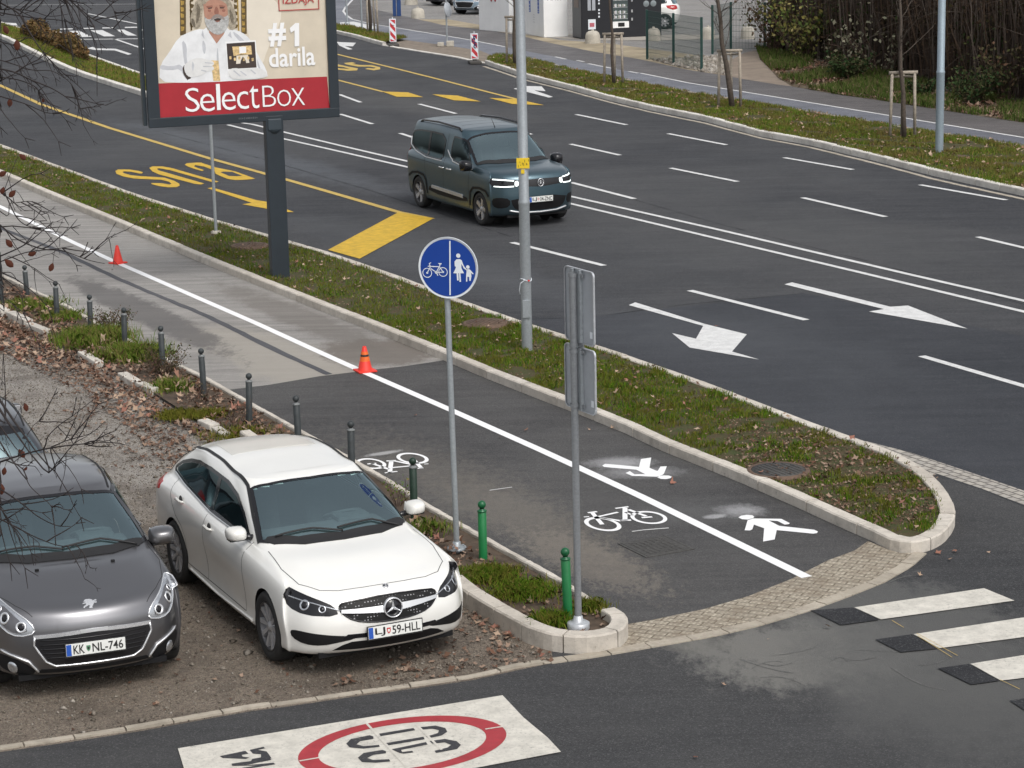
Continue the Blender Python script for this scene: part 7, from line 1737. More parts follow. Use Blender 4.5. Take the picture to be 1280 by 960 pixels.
# near island turf
isl = [(p.x, p.y) for p in ISL]
Pn = sample_poly(isl, 210000); Pn = Pn[(Pn[:, 1] > 16) & (Pn[:, 1] < 75)]
keep = patchy(Pn, 7, -1.1, 3) & (rng.uniform(0, 1, len(Pn)) < np.where(patchy(Pn, 6, .1, 5), 1, .6))
near_tip = np.hypot(Pn[:, 0] - G(1060, 610).x, Pn[:, 1] - G(1060, 610).y) < 3.2
keep &= ~(near_tip & ~patchy(Pn, 7, -.2, 9)) 
CV = [(G(973, 588, .11), .40), (G(607, 404, .11), .40), (G(312, 307, .11), .42)]
def off_cover(P):
    k = np.ones(len(P), bool)
    for c_, r_ in CV: k &= np.hypot(P[:, 0] - c_.x, P[:, 1] - c_.y) > r_
    return k
keep &= off_cover(Pn)
Pn = Pn[keep]; P3 = np.c_[Pn, np.full(len(Pn), .092)]
V, F = blades(P3, .025, .070, .010, .6, np.where(patchy(Pn, 8, .35, 44), 1.7, 1.0)); tag(np_mesh('verge_grass', V, F, m_grass), kind='stuff')
# more blades where the verge is close to the camera
Pc = sample_poly(isl, 420000); Pc = Pc[(Pc[:, 1] > 16) & (Pc[:, 1] < 36)]; kk = patchy(Pc, 7, -1.0, 3) & (patchy(Pc, 9.0, -.35, 12) | (rng.uniform(0, 1, len(Pc)) < .5))
kk &= ~((np.hypot(Pc[:, 0] - G(1060, 610).x, Pc[:, 1] - G(1060, 610).y) < 3.2) & ~patchy(Pc, 7, -.2, 9)) & off_cover(Pc); Pc = Pc[kk]
V, F = blades(np.c_[Pc, np.full(len(Pc), .092)], .02, .058, .008, .6, np.where(patchy(Pc, 8, .35, 44), 1.8, 1.0)); tag(np_mesh('verge_grass', V, F, m_grass), kind='stuff')
# far verge, median
pf = [(p.x, p.y) for p in fverge]; Pf = sample_poly(pf, 120000); Pf = Pf[patchy(Pf, 3.0, -.7, 6) & (patchy(Pf, 5, -.3, 7) | (rng.uniform(0, 1, len(Pf)) < .4))]
V, F = blades(np.c_[Pf, np.full(len(Pf), .108)], .05, .12, .016); tag(np_mesh('far_verge_grass', V, F, m_grass_far), kind='stuff')
pm_ = [(p.x, p.y) for p in offset_line([Vector((p.x, p.y, 0)) for p in mp], .2)]; Pf = sample_poly(pm_, 22000)
V, F = blades(np.c_[Pf, np.full(len(Pf), .10)], .06, .14, .03); tag(np_mesh('median_grass', V, F, m_grass_far), kind='stuff')
p2_ = [(p.x, p.y) for p in fverge2]; Pf = sample_poly(p2_, 6000); V, F = blades(np.c_[Pf, np.full(len(Pf), .10)], .06, .16, .03); tag(np_mesh('far_verge_grass', V, F, m_grass_far), kind='stuff')

# leaf litter
LV, LF, nv = [], [], 0
def litter(poly, n, z, size, mat_list, flat=.25, thr=None, seed=1, sc=1.0):
    P = sample_poly([(p.x, p.y) for p in poly], n)
    if thr is not None: P = P[patchy(P, sc, thr, seed)]
    V, F = leaf_shapes(np.c_[P, np.full(len(P), z)], size, flat); mat_list.append((V, F))
def flush(name, lst, mat):
    Vs = []; Fs = []; o = 0
    for V, F in lst: Vs.append(V); Fs.append(F + o); o += len(V)
    tag(np_mesh(name, np.vstack(Vs), np.vstack(Fs), mat), kind='stuff'); lst.clear()
L1 = []; L2 = []
litter(ISL, 1100, .135, .095, L2, .3); litter(ISL, 6500, .135, .05, L1, .35); litter(ISL, 2200, .14, .07, L1, .35, .2, 61, 1.5)
litter(GL([(900, 560), (1060, 570), (1170, 610), (1180, 665), (1100, 670), (960, 610)]), 260, .105, .09, L1, .3)
litter(fverge, 900, .15, .12, L2, .3); litter(fverge, 900, .13, .08, L1, .3)
# along the lot side of the bollard strip, thick drift
DR = GL([(-60, 372), (0, 400), (60, 428), (110, 462), (180, 500), (230, 545), (255, 590), (200, 575), (140, 520), (70, 475), (0, 440), (-60, 410)])
DRN = GL([(-40, 372), (0, 393), (60, 422), (115, 454), (190, 496), (270, 548), (262, 560), (180, 508), (105, 470), (50, 440), (0, 412), (-40, 392)])
DRW = GL([(0, 400), (120, 450), (290, 556), (330, 600), (200, 600), (60, 500), (0, 460)])
litter(DR, 1500, .0, .085, L1, .3, None); litter(DR, 1500, .0, .04, L1, .3, None); litter(DRN, 1500, .02, .085, L1, .35, None); litter(DRW, 900, .0, .07, L1, .3, -.1, 4, 2.4); litter(DR, 420, .02, .13, L2, .35, -.2, 7, 1.4)
DR2 = GL([(0, 352), (60, 392), (150, 432), (225, 466), (320, 520), (440, 606), (430, 640), (300, 556), (190, 500), (60, 424), (0, 394)])
litter(DR2, 1900, .07, .085, L1, .4, -.6, 5, 2.5); litter(DR2, 220, .09, .12, L2, .4)
litter(GL([(520, 652), (600, 700), (700, 745), (765, 785), (740, 808), (660, 795), (560, 735), (500, 690)]), 420, .09, .075, L1, .35); litter(GL([(520, 652), (600, 700), (560, 735), (500, 690)]), 26, .10, .12, L2, .4)
LOTP = GL([(0, 470), (230, 560), (330, 640), (600, 780), (690, 826), (360, 878), (0, 935), (-40, 800), (-60, 520)])
litter(LOTP, 700, .0, .06, L1, .3, -.2, 8, 2.2); litter(GL([(570, 755), (690, 815), (690, 828), (590, 845), (400, 860), (560, 800)]), 200, .0, .08, L1, .3)
litter(GL([(570, 752), (680, 812), (690, 826), (620, 812)]), 30, .0, .10, L2, .3)
litter(GL([(880, 520), (1060, 560), (1170, 605), (1182, 660), (1110, 672), (930, 595)]), 3200, .10, .035, L1, .4); litter(ISL, 9000, .105, .032, L1, .4)
flush('leaf_litter', L1, m_leaf); flush('pale_leaf_litter', L2, m_leaf_pale)
# single leaves on the asphalt
spots_ = [(624, 548), (1187, 700), (1172, 692), (870, 948), (1035, 786), (658, 539), (895, 408), (702, 495), (268, 850), (1150, 720), (765, 536), (1235, 692), (905, 857), (960, 800), (388, 214), (215, 312), (480, 350), (588, 455), (1060, 610), (840, 605), (520, 520), (300, 330), (140, 338), (1020, 640), (737, 538), (1195, 690)]
Pp = np.array([[G(x, y).x, G(x, y).y, .004] for x, y in spots_]); V, F = leaf_shapes(Pp, .085, .3); tag(np_mesh('scattered_leaves', V, F, m_leaf_pale), kind='stuff')

# loose stones of the lot
def stones(P, size):
    n = len(P); base = np.array([[1, 0, 0], [-.5, .87, 0], [-.5, -.87, 0], [0, 0, .75], [0, 0, -.6]], float)
    s = size * np.exp(rng.normal(0, .45, n)); q = rng.uniform(0, 6.28, n); st = rng.uniform(.6, 1.3, (n, 5, 3))
    B = base[None] * st * s[:, None, None]; c_, s_ = np.cos(q)[:, None], np.sin(q)[:, None]
    X = B[:, :, 0] * c_ - B[:, :, 1] * s_; Y = B[:, :, 0] * s_ + B[:, :, 1] * c_
    V = np.stack([P[:, 0:1] + X, P[:, 1:2] + Y, B[:, :, 2] + P[:, 2:3] + s[:, None] * .2], 2).reshape(-1, 3)
    f = np.array([[0, 1, 3], [1, 2, 3], [2, 0, 3], [1, 0, 4], [2, 1, 4], [0, 2, 4]]); F = (f[None] + (np.arange(n) * 5)[:, None, None]).reshape(-1, 3)
    return V, F
m_peb = island_mat('loose_gravel', [(.10, .085, .068), (.17, .15, .12), (.24, .215, .18), (.32, .29, .25), (.075, .062, .05), (.14, .12, .10), (.20, .175, .145)], .7)
LP = GL([(-80, 400), (0, 415), (60, 440), (250, 560), (460, 690), (600, 775), (690, 826), (590, 846), (360, 880), (180, 911), (0, 938), (-100, 950)])
P = sample_poly([(p.x, p.y) for p in LP], 70000); V, F = stones(np.c_[P, np.full(len(P), -.008)], .0058); tag(np_mesh('loose_gravel', V, F, m_peb), kind='stuff')
P = sample_poly([(p.x, p.y) for p in LP], 2600); V, F = stones(np.c_[P, np.full(len(P), -.006)], .014); tag(np_mesh('larger_stones', V, F, m_peb), kind='stuff')
FS = GL([(900, 70), (870, 72), (812, 74), (842, 82), (880, 90), (912, 94), (905, 82)]); P = sample_poly([(p.x, p.y) for p in FS], 2600); V, F = stones(np.c_[P, np.full(len(P), -.006)], .05); tag(np_mesh('rubble', V, F, island_mat('pale_rubble', [(.24, .215, .18), (.33, .30, .26), (.17, .145, .12), (.40, .37, .33)], .85)), kind='stuff')
FS2 = GL([(553, 33), (640, 44), (640, 36), (560, 26)]); 
sheet('sandy_verge', GL([(520, 24), (553, 32), (640, 43.5), (690, 55), (740, 64.5), (800, 75), (860, 88), (975, 106), (990, 98), (960, 84), (880, 70), (760, 54), (700, 50), (640, 38), (560, 24)]), Z1 + .0045, simple('sandy_earth', (.30, .25, .17), .95, 0, .35, .8, .5, False))

# strip weeds: tufts and bushes as things of their own
def tuft(x, y, n, rad, h0, h1, mat, name, label, cat='plant', z=.04, w=.009, group=None, lean=.95, parts=None):
    p = G(x, y, z); q = rng.normal(0, rad * .45, (n, 2)); q[:, 1] *= 1.0
    V, F = blades(np.c_[q, np.zeros(n)], h0, h1, w, lean); o = np_mesh(name, V, F, mat); o.location = p; tag(o, label, cat, group); return o
GT = 'weed tufts in the bollard strip'
tuft(38, 383, 2400, .55, .05, .15, m_weed, 'grass_tuft', 'low green tuft beside the farthest grey bollards', group=GT)
tuft(78, 398, 1500, .34, .06, .18, m_weed, 'grass_tuft', 'bright green tuft by the foot of the second grey bollard', group=GT)
tuft(118, 426, 5600, .55, .08, .27, m_weed, 'grass_tuft', 'tall grass clump around the third grey bollard', group=GT)
tuft(168, 446, 4600, .46, .08, .26, m_weed, 'grass_tuft', 'tall grass clump around the fourth grey bollard', group=GT)
tuft(212, 486, 900, .30, .06, .20, m_weed, 'grass_tuft', 'thin grass at the foot of the fifth grey bollard', group=GT)
tuft(222, 520, 2200, .26, .03, .10, m_moss, 'moss_cushion', 'yellow-green mossy cushion above the old kerb stones behind the white car', group=GT)
tuft(262, 520, 900, .22, .05, .13, m_moss, 'moss_cushion', 'small yellow-green moss patch left of the seventh grey bollard', group=GT)
tuft(300, 545, 1300, .45, .03, .12, m_moss, 'moss_cushion', 'olive moss band touching the roof line of the white car', group=GT)
tuft(400, 592, 350, .22, .12, .40, m_weed, 'grass_tuft', 'spindly weed between the two bollards behind the white car', group=GT)
tuft(532, 662, 600, .28, .04, .14, m_weed, 'grass_tuft', 'short weeds below the dark green bollard', z=.08, group=GT)
tuft(612, 720, 3800, .27, .03, .11, m_grass, 'grass_tuft', 'green grass patch below the farther bright green bollard', z=.10, group=GT)
tuft(655, 740, 3800, .31, .03, .11, m_grass, 'grass_tuft', 'grass patch midway between the two bright green bollards', z=.10, group=GT)
tuft(690, 778, 1500, .20, .04, .14, m_grass, 'grass_tuft', 'grass patch left of the nearer bright green bollard', z=.10, group=GT)
tuft(575, 722, 1200, .22, .03, .11, m_weed, 'grass_tuft', 'short weeds by the base plate of the round blue sign', z=.10, group=GT)
tuft(735, 760, 900, .18, .03, .12, m_grass, 'grass_tuft', 'narrow grass patch behind the grey sign pole at the kerb tip', z=.10, group=GT)
m_stem = simple('woody_stem', (.09, .055, .04), .9, 0, .3, 20)
def bush(x, y, z, h, r, nstem, leafn, lsize, lmat, label, name='shrub', cat='shrub', spread=.8, group=None, seed=3, stem=.006, top=0.0, off=(0, 0, 0), stem_m=None):
    rr = random.Random(seed); p = G(x, y, z) + Vector(off); e = empty(name, p); tag(e, label, cat, group); mb = MB(); tips = []
    for k in range(nstem):
        a = rr.uniform(0, 6.28); d = Vector((math.cos(a) * spread, math.sin(a) * spread, rr.uniform(.7, 1.4))).normalized(); L = h * rr.uniform(.6, 1.1); P_ = [Vector((math.cos(a) * r * .15, math.sin(a) * r * .15, 0))]
        for s_ in range(5):
            d = (d + Vector((rr.uniform(-.2, .2), rr.uniform(-.2, .2), rr.uniform(-.1, .12) - top * s_ * .1))).normalized(); P_.append(P_[-1] + d * L / 5)
        mb.tube(P_, [stem * (1 - .16 * i) for i in range(6)], 4, cap=False); tips += P_[1:]
        for s_ in range(3):
            b = P_[2 + s_]; d2 = (d + Vector((rr.uniform(-1, 1), rr.uniform(-1, 1), rr.uniform(-.2, .8)))).normalized(); q = b + d2 * L * .25; mb.tube([b, q], [stem * .5, stem * .25], 3, cap=False); tips.append(q)
    mb.build('branches', [stem_m or m_stem], e)
    if leafn:
        T_ = np.array([tuple(t_) for t_ in tips]); idx = rng.integers(0, len(T_), leafn); P = T_[idx] + rng.normal(0, h * .07, (leafn, 3)); P[:, 2] = np.maximum(P[:, 2], .01)
        V, F = quads(P, lsize); np_mesh('foliage', V, F, lmat, e)
    return e
m_heath = island_mat('heather_foliage', [(.05, .05, .025), (.08, .055, .035), (.045, .065, .02), (.12, .07, .045)], .9)
bush(140, 412, .05, .40, .5, 34, 900, .022, m_heath, 'brown-tipped heather bush by the path edge behind the fourth grey bollard', spread=1.0)
bush(205, 468, .05, .48, .4, 34, 700, .022, m_heath, 'dark twiggy heather bush around the fifth grey bollard', spread=.8, seed=5)
bush(255, 505, .05, .30, .3, 12, 60, .02, m_heath, 'few bare reddish stems at the foot of the sixth grey bollard', 'dry_stems', 'plant', .4, seed=8, stem=.004)
bush(296, 534, .05, .42, .3, 10, 40, .02, m_heath, 'few upright dry stems left of the seventh grey bollard', 'dry_stems', 'plant', .25, seed=9, stem=.004)
bush(498, 632, .05, .36, .2, 10, 120, .02, m_weed, 'thin upright weed left of the dark green bollard', 'dry_stems', 'plant', .4, seed=10, stem=.004)

# low brown hedge on the far median
m_brownhedge = island_mat('rusty_hedge_foliage', [(.10, .06, .03), (.15, .085, .035), (.12, .09, .035), (.07, .06, .025), (.20, .13, .06)], .9)
pb = GL([(26, 46), (60, 60), (95, 76), (112, 82), (108, 74), (70, 55), (40, 41)]); P = sample_poly([(p.x, p.y) for p in pb], 16000)
z_ = .12 + rng.uniform(0, 1, len(P)) ** .8 * (.34 + .12 * np.sin(P[:, 0] * 2.1) + .12 * np.sin(P[:, 1] * 1.3 + 1) + rng.uniform(-.1, .25, len(P))); V, F = quads(np.c_[P, z_], .09)
o = np_mesh('low_hedge', V, F, m_brownhedge); tag(o, 'low rusty brown hedge on the far median at the upper left', 'hedge')

# ---- dark thicket on the right
FOOT = [(958, 62), (985, 68), (1030, 76), (1086, 86), (1142, 99), (1175, 111), (1230, 121), (1280, 129), (1400, 150)]
und = GL(FOOT) + GL([(1420, 176), (1280, 153.5), (1103, 126), (1040, 117), (990, 108), (972, 97), (962, 86), (950, 74), (945, 60)])
sheet('bare_earth', GL([(930, 66), (948, 62), (962, 86), (992, 108), (975, 106), (930, 99), (900, 93), (905, 80)]), Z1 + .0065, simple('bare_earth', (.23, .185, .145), .95, 0, .25, 1.5, .5, False))
sheet('undergrowth_ground', und, Z1 + .0075, simple('leafy_earth', (.10, .075, .045), .95, 0, .5, 3, .8, False))
pu = [(p.x, p.y) for p in und]; Pu = sample_poly(pu, 46000); f_ = patchy(Pu, 1.2, -.35, 14); Pg = Pu[f_]
V, F = blades(np.c_[Pg, np.zeros(len(Pg))], .06, .30, .022); tag(np_mesh('undergrowth', V, F, island_mat('undergrowth_green', [(.045, .080, .015), (.07, .12, .02), (.10, .13, .035), (.15, .12, .06)], .85)), kind='stuff')
L1 = []; litter(und, 4200, .02, .15, L1, .4); litter(GL([(1000, 100), (1110, 124), (1280, 150), (1280, 143), (1120, 116), (1010, 94)]), 1400, .03, .15, L1, .4); flush('leaf_litter', L1, m_leaf)
fw_ = [Vector((p.x, p.y, 0)) for p in GL(FOOT)]; back = [p + Vector((1.2, 3.6, 0)) for p in fw_]
reg = [(p.x, p.y) for p in fw_] + [(p.x, p.y) for p in back[::-1]]
# rough earth-dark core so nothing bright shows between the stems
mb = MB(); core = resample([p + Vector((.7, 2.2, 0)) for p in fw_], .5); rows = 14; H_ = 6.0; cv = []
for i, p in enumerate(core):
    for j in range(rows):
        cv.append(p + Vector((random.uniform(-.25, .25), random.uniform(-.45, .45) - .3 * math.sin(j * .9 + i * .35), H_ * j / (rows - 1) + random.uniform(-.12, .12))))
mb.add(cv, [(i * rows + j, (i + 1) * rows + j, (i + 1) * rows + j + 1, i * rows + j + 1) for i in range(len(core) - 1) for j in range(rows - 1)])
thk = empty('thicket', fw_[4]); tag(thk, 'dark tangled thicket of bare stems and ivy filling the upper right corner', 'thicket', None, 'stuff')
bpy.data.objects.remove(thk)
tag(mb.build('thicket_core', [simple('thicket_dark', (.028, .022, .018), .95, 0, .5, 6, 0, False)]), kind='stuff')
P = sample_poly(reg, 3600); rr = random.Random(4); mb = MB()
for x, y in P:
    h = rr.uniform(2.2, 5.8); a = rr.uniform(0, 6.28); dx, dy = math.cos(a) * rr.uniform(.1, .9), math.sin(a) * rr.uniform(.1, .6); dr = rr.uniform(-.2, .9)
    pts = [Vector((x + dx * f + rr.uniform(-.06, .06), y + dy * f * (1 if f < .6 else .7), h * (f - dr * f ** 4 * .35))) for f in (0, .2, .4, .6, .8, 1.0)]
    r0 = rr.choice((.006, .009, .012, .02, .03)); mb.tube(pts, [r0, r0 * .9, r0 * .8, r0 * .6, r0 * .4, r0 * .2], 3, cap=False, sm=False)
for x, y in sample_poly(reg, 3000):
    z = rr.uniform(.2, 5.5); a = rr.uniform(0, 6.28); L = rr.uniform(.5, 1.8); q = Vector((x, y, z)); d = Vector((math.cos(a), math.sin(a) * .7, rr.uniform(-.7, .6))); pts = [q]
    for k in range(4): d = (d + Vector((rr.uniform(-.35, .35), rr.uniform(-.3, .3), rr.uniform(-.35, .2)))).normalized(); pts.append(pts[-1] + d * L / 4)
    r0 = rr.choice((.004, .006, .009)); mb.tube(pts, [r0, r0 * .9, r0 * .8, r0 * .6, r0 * .4], 3, cap=False, sm=False)
tag(mb.build('thicket_stems', [island_mat('thicket_stem', [(.055, .042, .035), (.085, .066, .055), (.15, .125, .105), (.045, .032, .025), (.10, .068, .048)], .9)]), kind='stuff')
P = sample_poly(reg, 60000); z_ = rng.uniform(.0, 5.6, len(P)); Q = np.c_[P, z_]; k = patchy(np.c_[P[:, 0] * 1.0 + z_ * .7, z_ * 1.1 + P[:, 1] * .2], 1.6, -.1, 21); V, F = quads(Q[k], .075)
tag(np_mesh('thicket_leaves', V, F, island_mat('thicket_leaf', [(.050, .034, .024), (.085, .055, .036), (.035, .036, .018), (.055, .050, .022), (.11, .07, .045), (.04, .028, .020)], .9)), kind='stuff')
P = sample_poly(reg, 26000); z_ = rng.uniform(0, 1, len(P)) ** 2 * 2.2; k = patchy(P, 1.3, .15, 31); V, F = quads(np.c_[P, z_][k], .085)
tag(np_mesh('thicket_ground_ivy', V, F, island_mat('ivy_leaf', [(.022, .045, .014), (.035, .065, .018), (.05, .085, .025), (.05, .05, .02)], .6)), kind='stuff')
# shrubs one can tell apart in front of it
m_yg = island_mat('yellowing_leaf', [(.07, .10, .03), (.11, .14, .035), (.20, .17, .05), (.05, .07, .025), (.26, .22, .09)], .7)
m_dg = island_mat('deep_green_leaf', [(.025, .050, .018), (.04, .07, .025), (.06, .075, .03), (.07, .055, .03)], .7); m_pd = island_mat('pale_droop_leaf', [(.16, .16, .11), (.22, .21, .15), (.12, .11, .07)], .8)
GS = 'shrubs in front of the thicket'
bush(1000, 74, 0, 2.4, .8, 24, 1000, .10, m_yg, 'yellowing green shrub at the left end of the thicket, above the bare earth', spread=.55, seed=21, stem=.016, group=GS)
bush(968, 66, 0, 2.7, .6, 30, 700, .10, m_heath, 'grey twiggy shrub at the very left corner of the thicket, beside the fence', spread=.5, seed=22, stem=.014, group=GS)
bush(1152, 122, 0, .55, .4, 30, 1400, .06, m_dg, 'small deep green bush at the verge foot between the staked tree and far lamp post', spread=.9, seed=23, stem=.006, group=GS)
bush(1060, 98, 0, .9, .7, 34, 1500, .07, m_dg, 'low green bush at the foot of the thicket, left of the right-hand staked tree', spread=1.0, seed=24, stem=.008, group=GS)
bush(1100, 94, 0, 2.3, .7, 14, 420, .095, m_pd, 'shrub with long pale drooping leaves just left of the right-hand staked tree', spread=.7, seed=25, stem=.014, group=GS, top=.6)
bush(1215, 130, 0, 1.1, .7, 26, 1200, .07, m_dg, 'bushy green weeds right of the far lamp post', spread=.8, seed=26, stem=.008, group=GS)
bush(1258, 128, 0, 1.9, .5, 12, 420, .08, m_heath, 'thin brownish shrub near the right edge in front of the thicket', spread=.5, seed=27, stem=.010, group=GS)

# ---- bare birch close to the camera, its trunk left of the picture
m_twig = simple('birch_twig', (.020, .014, .013), .8, 0, .3, 30); m_btrunk = simple('birch_bark', (.30, .28, .26), .85, 0, .5, 6, .6)
m_bleaf = island_mat('red_brown_leaf', [(.075, .026, .017), (.10, .034, .020), (.065, .022, .014), (.13, .05, .028)], .6)
tb = ray_pt(-420, 300, 8.6); tb.z = 0
bt = empty('birch_tree', tb); tag(bt, 'bare birch with fine drooping twigs and a few red-brown leaves reaching in from the left', 'tree')
mb = MB(); tp = [Vector((0, 0, -.1)), Vector((.05, .03, 2)), Vector((-.02, .1, 4)), Vector((.08, .05, 6.2)), Vector((.05, .1, 8.2)), Vector((.1, .1, 10))]; mb.tube(tp, [.16, .14, .12, .09, .06, .02], 12); mb.build('trunk', [m_btrunk], bt)
rr = random.Random(12); LEAVES = []
def cr_path(pts, sub=5):
    A = catmull(np.array([tuple(p) for p in pts]), sub); return [Vector(a) for a in A]
def fork(mb, p, d, L, r, depth, side):
    """fine zig-zag birch twig with short two-pronged ends"""
    d = d.normalized(); n = 4; P_ = [p]
    for k in range(n):
        d = (d + side * rr.uniform(-.22, .22) + SU * rr.uniform(-.2, .2) + c_fw * rr.uniform(-.15, .15)).normalized(); P_.append(P_[-1] + d * L / n)
    mb.tube(P_, [r * (1 - .14 * k) for k in range(n + 1)], 4, cap=False)
    if depth > 0:
        for k in range(1, n + 1):
            if rr.random() < .85:
                sgn = rr.choice((-1, 1)); q = rr.uniform(.5, 1.0); d2 = (d * math.cos(q) + (side * sgn * .5 + SU * sgn * .8) * math.sin(q)).normalized(); fork(mb, P_[k], d2, L * rr.uniform(.28, .5), r * .62, depth - 1, side)
    else:
        for sgn in (-1, 1):
            d2 = (d + SU * sgn * .55 + side * sgn * .3).normalized(); mb.tube([P_[-1], P_[-1] + d2 * L * .28], [r * .8, r * .45], 3, cap=False)
SX = Vector(c_r); SU = Vector(c_u); c_fw = Vector(c_w)
BPTS = []
def branch(px, d0, d1, r0, r1, nside, seed):
    global rr
    rr = random.Random(seed); n = len(px); pts = [ray_pt(x, y, d0 + (d1 - d0) * i / (n - 1)) - tb for i, (x, y) in enumerate(px)]
    st = pts[0]; zt = max(1.5, min(9, st.z + 1.2)); root = Vector((0, .05, zt)); mid = root.lerp(st, .55) + Vector((0, 0, .25))
    full = cr_path([root, mid] + pts, 6); m = len(full); rad = [.022 + (r0 - .022) * min(1, i / (12)) if i < 12 else r0 + (r1 - r0) * (i - 12) / max(1, m - 13) for i in range(m)]
    mb = MB(); mb.tube(full, rad, 5)
    for k in range(int(nside * .42 + 1)):
        f = rr.uniform(.02, .97); i = 12 + int(f * (m - 14)); p = full[i]; d = (full[min(m - 1, i + 1)] - full[i - 1]).normalized(); sgn = rr.choice((-1, 1)); q = rr.uniform(.35, .9)
        d2 = (d * math.cos(q) + SU * sgn * math.sin(q) * .9 + c_fw * rr.uniform(-.3, .3)).normalized(); fork(mb, p, d2, rr.uniform(.06, .24) * (1.15 - f * .5), .0025, 1 if rr.random() < .45 else 0, d)
    BPTS.extend(full[8:]); mb.build('branch', [m_twig], bt)
def z6(pts): return [(x / 6.4, y / 6.4) for x, y in pts]
def z4(pts): return [(x / 4.36, 240 + y / 4.36) for x, y in pts]
def z5(pts): return [(x / 5.33, 480 + y / 5.33) for x, y in pts]
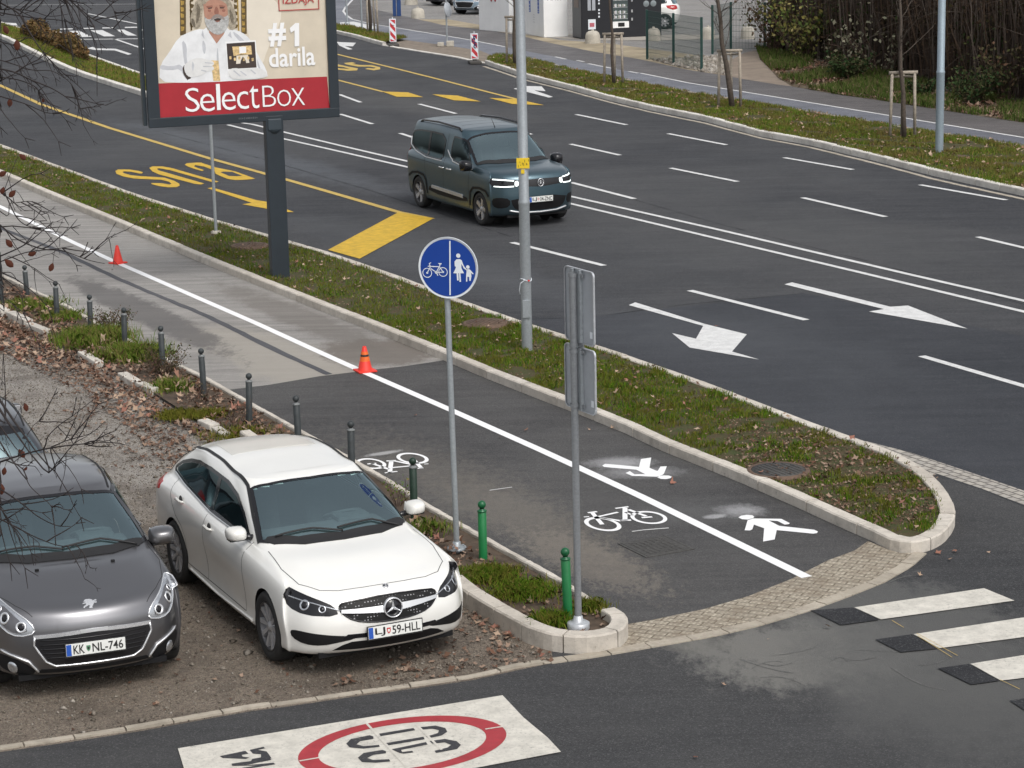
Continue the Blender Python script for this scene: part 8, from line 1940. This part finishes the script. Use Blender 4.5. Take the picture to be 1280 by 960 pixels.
BR = [(z6([(-120, -60), (0, 20), (150, 110), (240, 260), (330, 400), (480, 560), (620, 680), (810, 865)]), 9.2, 8.9, .0042, .0012, 22),
      (z6([(-120, 60), (0, 100), (180, 130), (330, 150), (470, 160), (640, 195)]), 9.4, 9.0, .0034, .0012, 14),
      (z6([(380, -180), (470, -90), (530, 0), (600, 90), (650, 200), (690, 280)]), 9.0, 8.9, .0040, .0012, 10),
      (z6([(420, -150), (560, 0), (640, 70), (740, 150), (860, 210), (945, 245)]), 9.0, 8.8, .0034, .0010, 13),
      (z6([(400, -120), (470, 0), (500, 100), (550, 260), (575, 350)]), 9.3, 9.2, .0026, .0010, 8),
      (z6([(760, -160), (850, 0), (900, 60), (940, 155)]), 9.1, 9.1, .0022, .0010, 5),
      (z6([(-120, 520), (0, 550), (120, 580), (250, 640), (420, 710), (560, 800), (650, 870), (730, 950)]), 8.8, 8.6, .0040, .0012, 22),
      (z6([(-120, 450), (0, 480), (130, 520), (260, 560), (420, 570), (560, 660), (600, 740)]), 8.9, 8.8, .0026, .0010, 14),
      (z6([(-120, 740), (0, 770), (200, 830), (370, 900), (520, 910)]), 8.7, 8.6, .0030, .0010, 10),
      (z6([(620, 60), (700, 200), (745, 300), (775, 380), (770, 590)]), 9.0, 8.9, .0022, .0010, 6),
      (z6([(-120, 250), (0, 330), (120, 370), (230, 470), (300, 620)]), 9.3, 9.2, .0026, .0010, 12),
      (z6([(-150, 640), (0, 620), (150, 640), (290, 700), (330, 790), (470, 860)]), 8.9, 8.8, .0030, .0010, 14),
      (z6([(-120, 0), (60, 60), (260, 90), (400, 130), (560, 110)]), 9.6, 9.5, .0028, .0010, 10),
      (z4([(-80, 380), (0, 350), (130, 290), (240, 205), (290, 160)]), 8.5, 8.3, .0034, .0010, 10),
      (z4([(-80, 120), (0, 180), (100, 260), (230, 310), (340, 320), (480, 370), (570, 390)]), 8.6, 8.2, .0036, .0010, 16),
      (z4([(-80, 400), (0, 380), (140, 330), (300, 310), (400, 295)]), 8.4, 8.3, .0028, .0010, 10),
      (z4([(-60, -80), (20, 0), (100, 150), (200, 200), (370, 240)]), 8.7, 8.5, .0032, .0010, 12),
      (z4([(-60, 430), (0, 440), (60, 440), (100, 490)]), 8.4, 8.4, .0026, .0010, 5),
      (z4([(-60, 40), (60, 60), (160, 50), (230, 70)]), 8.6, 8.6, .0020, .0010, 6),
      (z4([(-60, 560), (0, 560), (80, 620), (170, 690)]), 8.2, 8.1, .0016, .0009, 5),
      (z5([(-120, 560), (0, 520), (120, 480), (290, 435), (450, 410), (610, 395), (740, 390), (860, 410)]), 7.6, 7.2, .0036, .0010, 13),
      (z5([(200, 460), (290, 430), (320, 350), (400, 270), (500, 200), (640, 90)]), 7.5, 7.3, .0026, .0009, 8),
      (z5([(240, 450), (340, 420), (450, 375), (600, 330), (700, 250)]), 7.5, 7.2, .0024, .0009, 9),
      (z5([(-120, 660), (0, 700), (150, 800), (250, 880), (370, 940), (470, 950)]), 7.4, 7.2, .0032, .0010, 14),
      (z5([(60, 480), (150, 560), (200, 680), (330, 800), (350, 860)]), 7.4, 7.3, .0022, .0009, 9),
      (z5([(-120, 860), (0, 900), (120, 960), (260, 1030), (420, 1080), (600, 1060)]), 7.3, 7.1, .0030, .0009, 13),
      (z5([(-120, 760), (0, 830), (80, 940), (140, 1050), (150, 1150)]), 7.3, 7.2, .0024, .0009, 9),
      (z5([(-80, 150), (20, 90), (80, 40)]), 7.9, 7.9, .0016, .0009, 3),
      (z5([(100, 420), (180, 340), (230, 270), (290, 230)]), 7.7, 7.7, .0016, .0009, 3)]
for i, b in enumerate(BR): branch(*b, seed=100 + i)
def tleaf(x, y, dist, L, ang):
    c = ray_pt(x, y, dist) - tb; a = SX * math.cos(ang) + SU * math.sin(ang); b_ = (SX * -math.sin(ang) + SU * math.cos(ang)) * 1.0; f = c_fw
    prof = [(-.5, 0), (-.3, .22), (0, .30), (.25, .2), (.5, 0)]; V = []
    for u, v in prof: V += [c + a * u * L + b_ * v * L + f * (.10 * L), c + a * u * L, c + a * u * L - b_ * v * L + f * (.14 * L)]
    F = []
    for k in range(4): F += [(3 * k, 3 * k + 1, 3 * k + 4, 3 * k + 3), (3 * k + 1, 3 * k + 2, 3 * k + 5, 3 * k + 4)]
    lf = MB(); lf.add(V, F, 0, True); lo_ = lf.build('leaf', [m_bleaf], bt)
    tip = c + a * .5 * L; q = min(BPTS, key=lambda p: (p - tip).length)
    st_ = MB(); st_.tube([tip, tip.lerp(q, .5) + SU * .006, q], [.0009, .0011, .0014], 4); st_.build('leaf_stalk', [m_twig], lo_)
for x, y, d, L, a in [(7, 37, 9.0, .038, 2.0), (21, 56, 9.0, .045, 1.6), (12, 128, 8.8, .035, 1.5), (54, 125, 8.8, .02, 1.5), (15, 242, 8.5, .036, .8), (11, 304, 8.4, .038, 2.2), (40, 317, 8.4, .034, .3), (11, 329, 8.3, .042, 2.4), (64, 334, 8.3, .034, 1.2), (28, 196, 8.6, .034, 2.4),
                          (3, 217, 8.5, .035, .5), (32, 509, 7.6, .030, 1.8), (27, 567, 7.5, .034, 2.1), (5, 589, 7.5, .028, 1.4), (1, 611, 7.4, .04, 1.7), (32, 586, 7.4, .016, .8), (3, 238, 8.6, .03, 1.2), (13, 305, 8.4, .02, 2.6)]:
    tleaf(x, y, d, L, a)
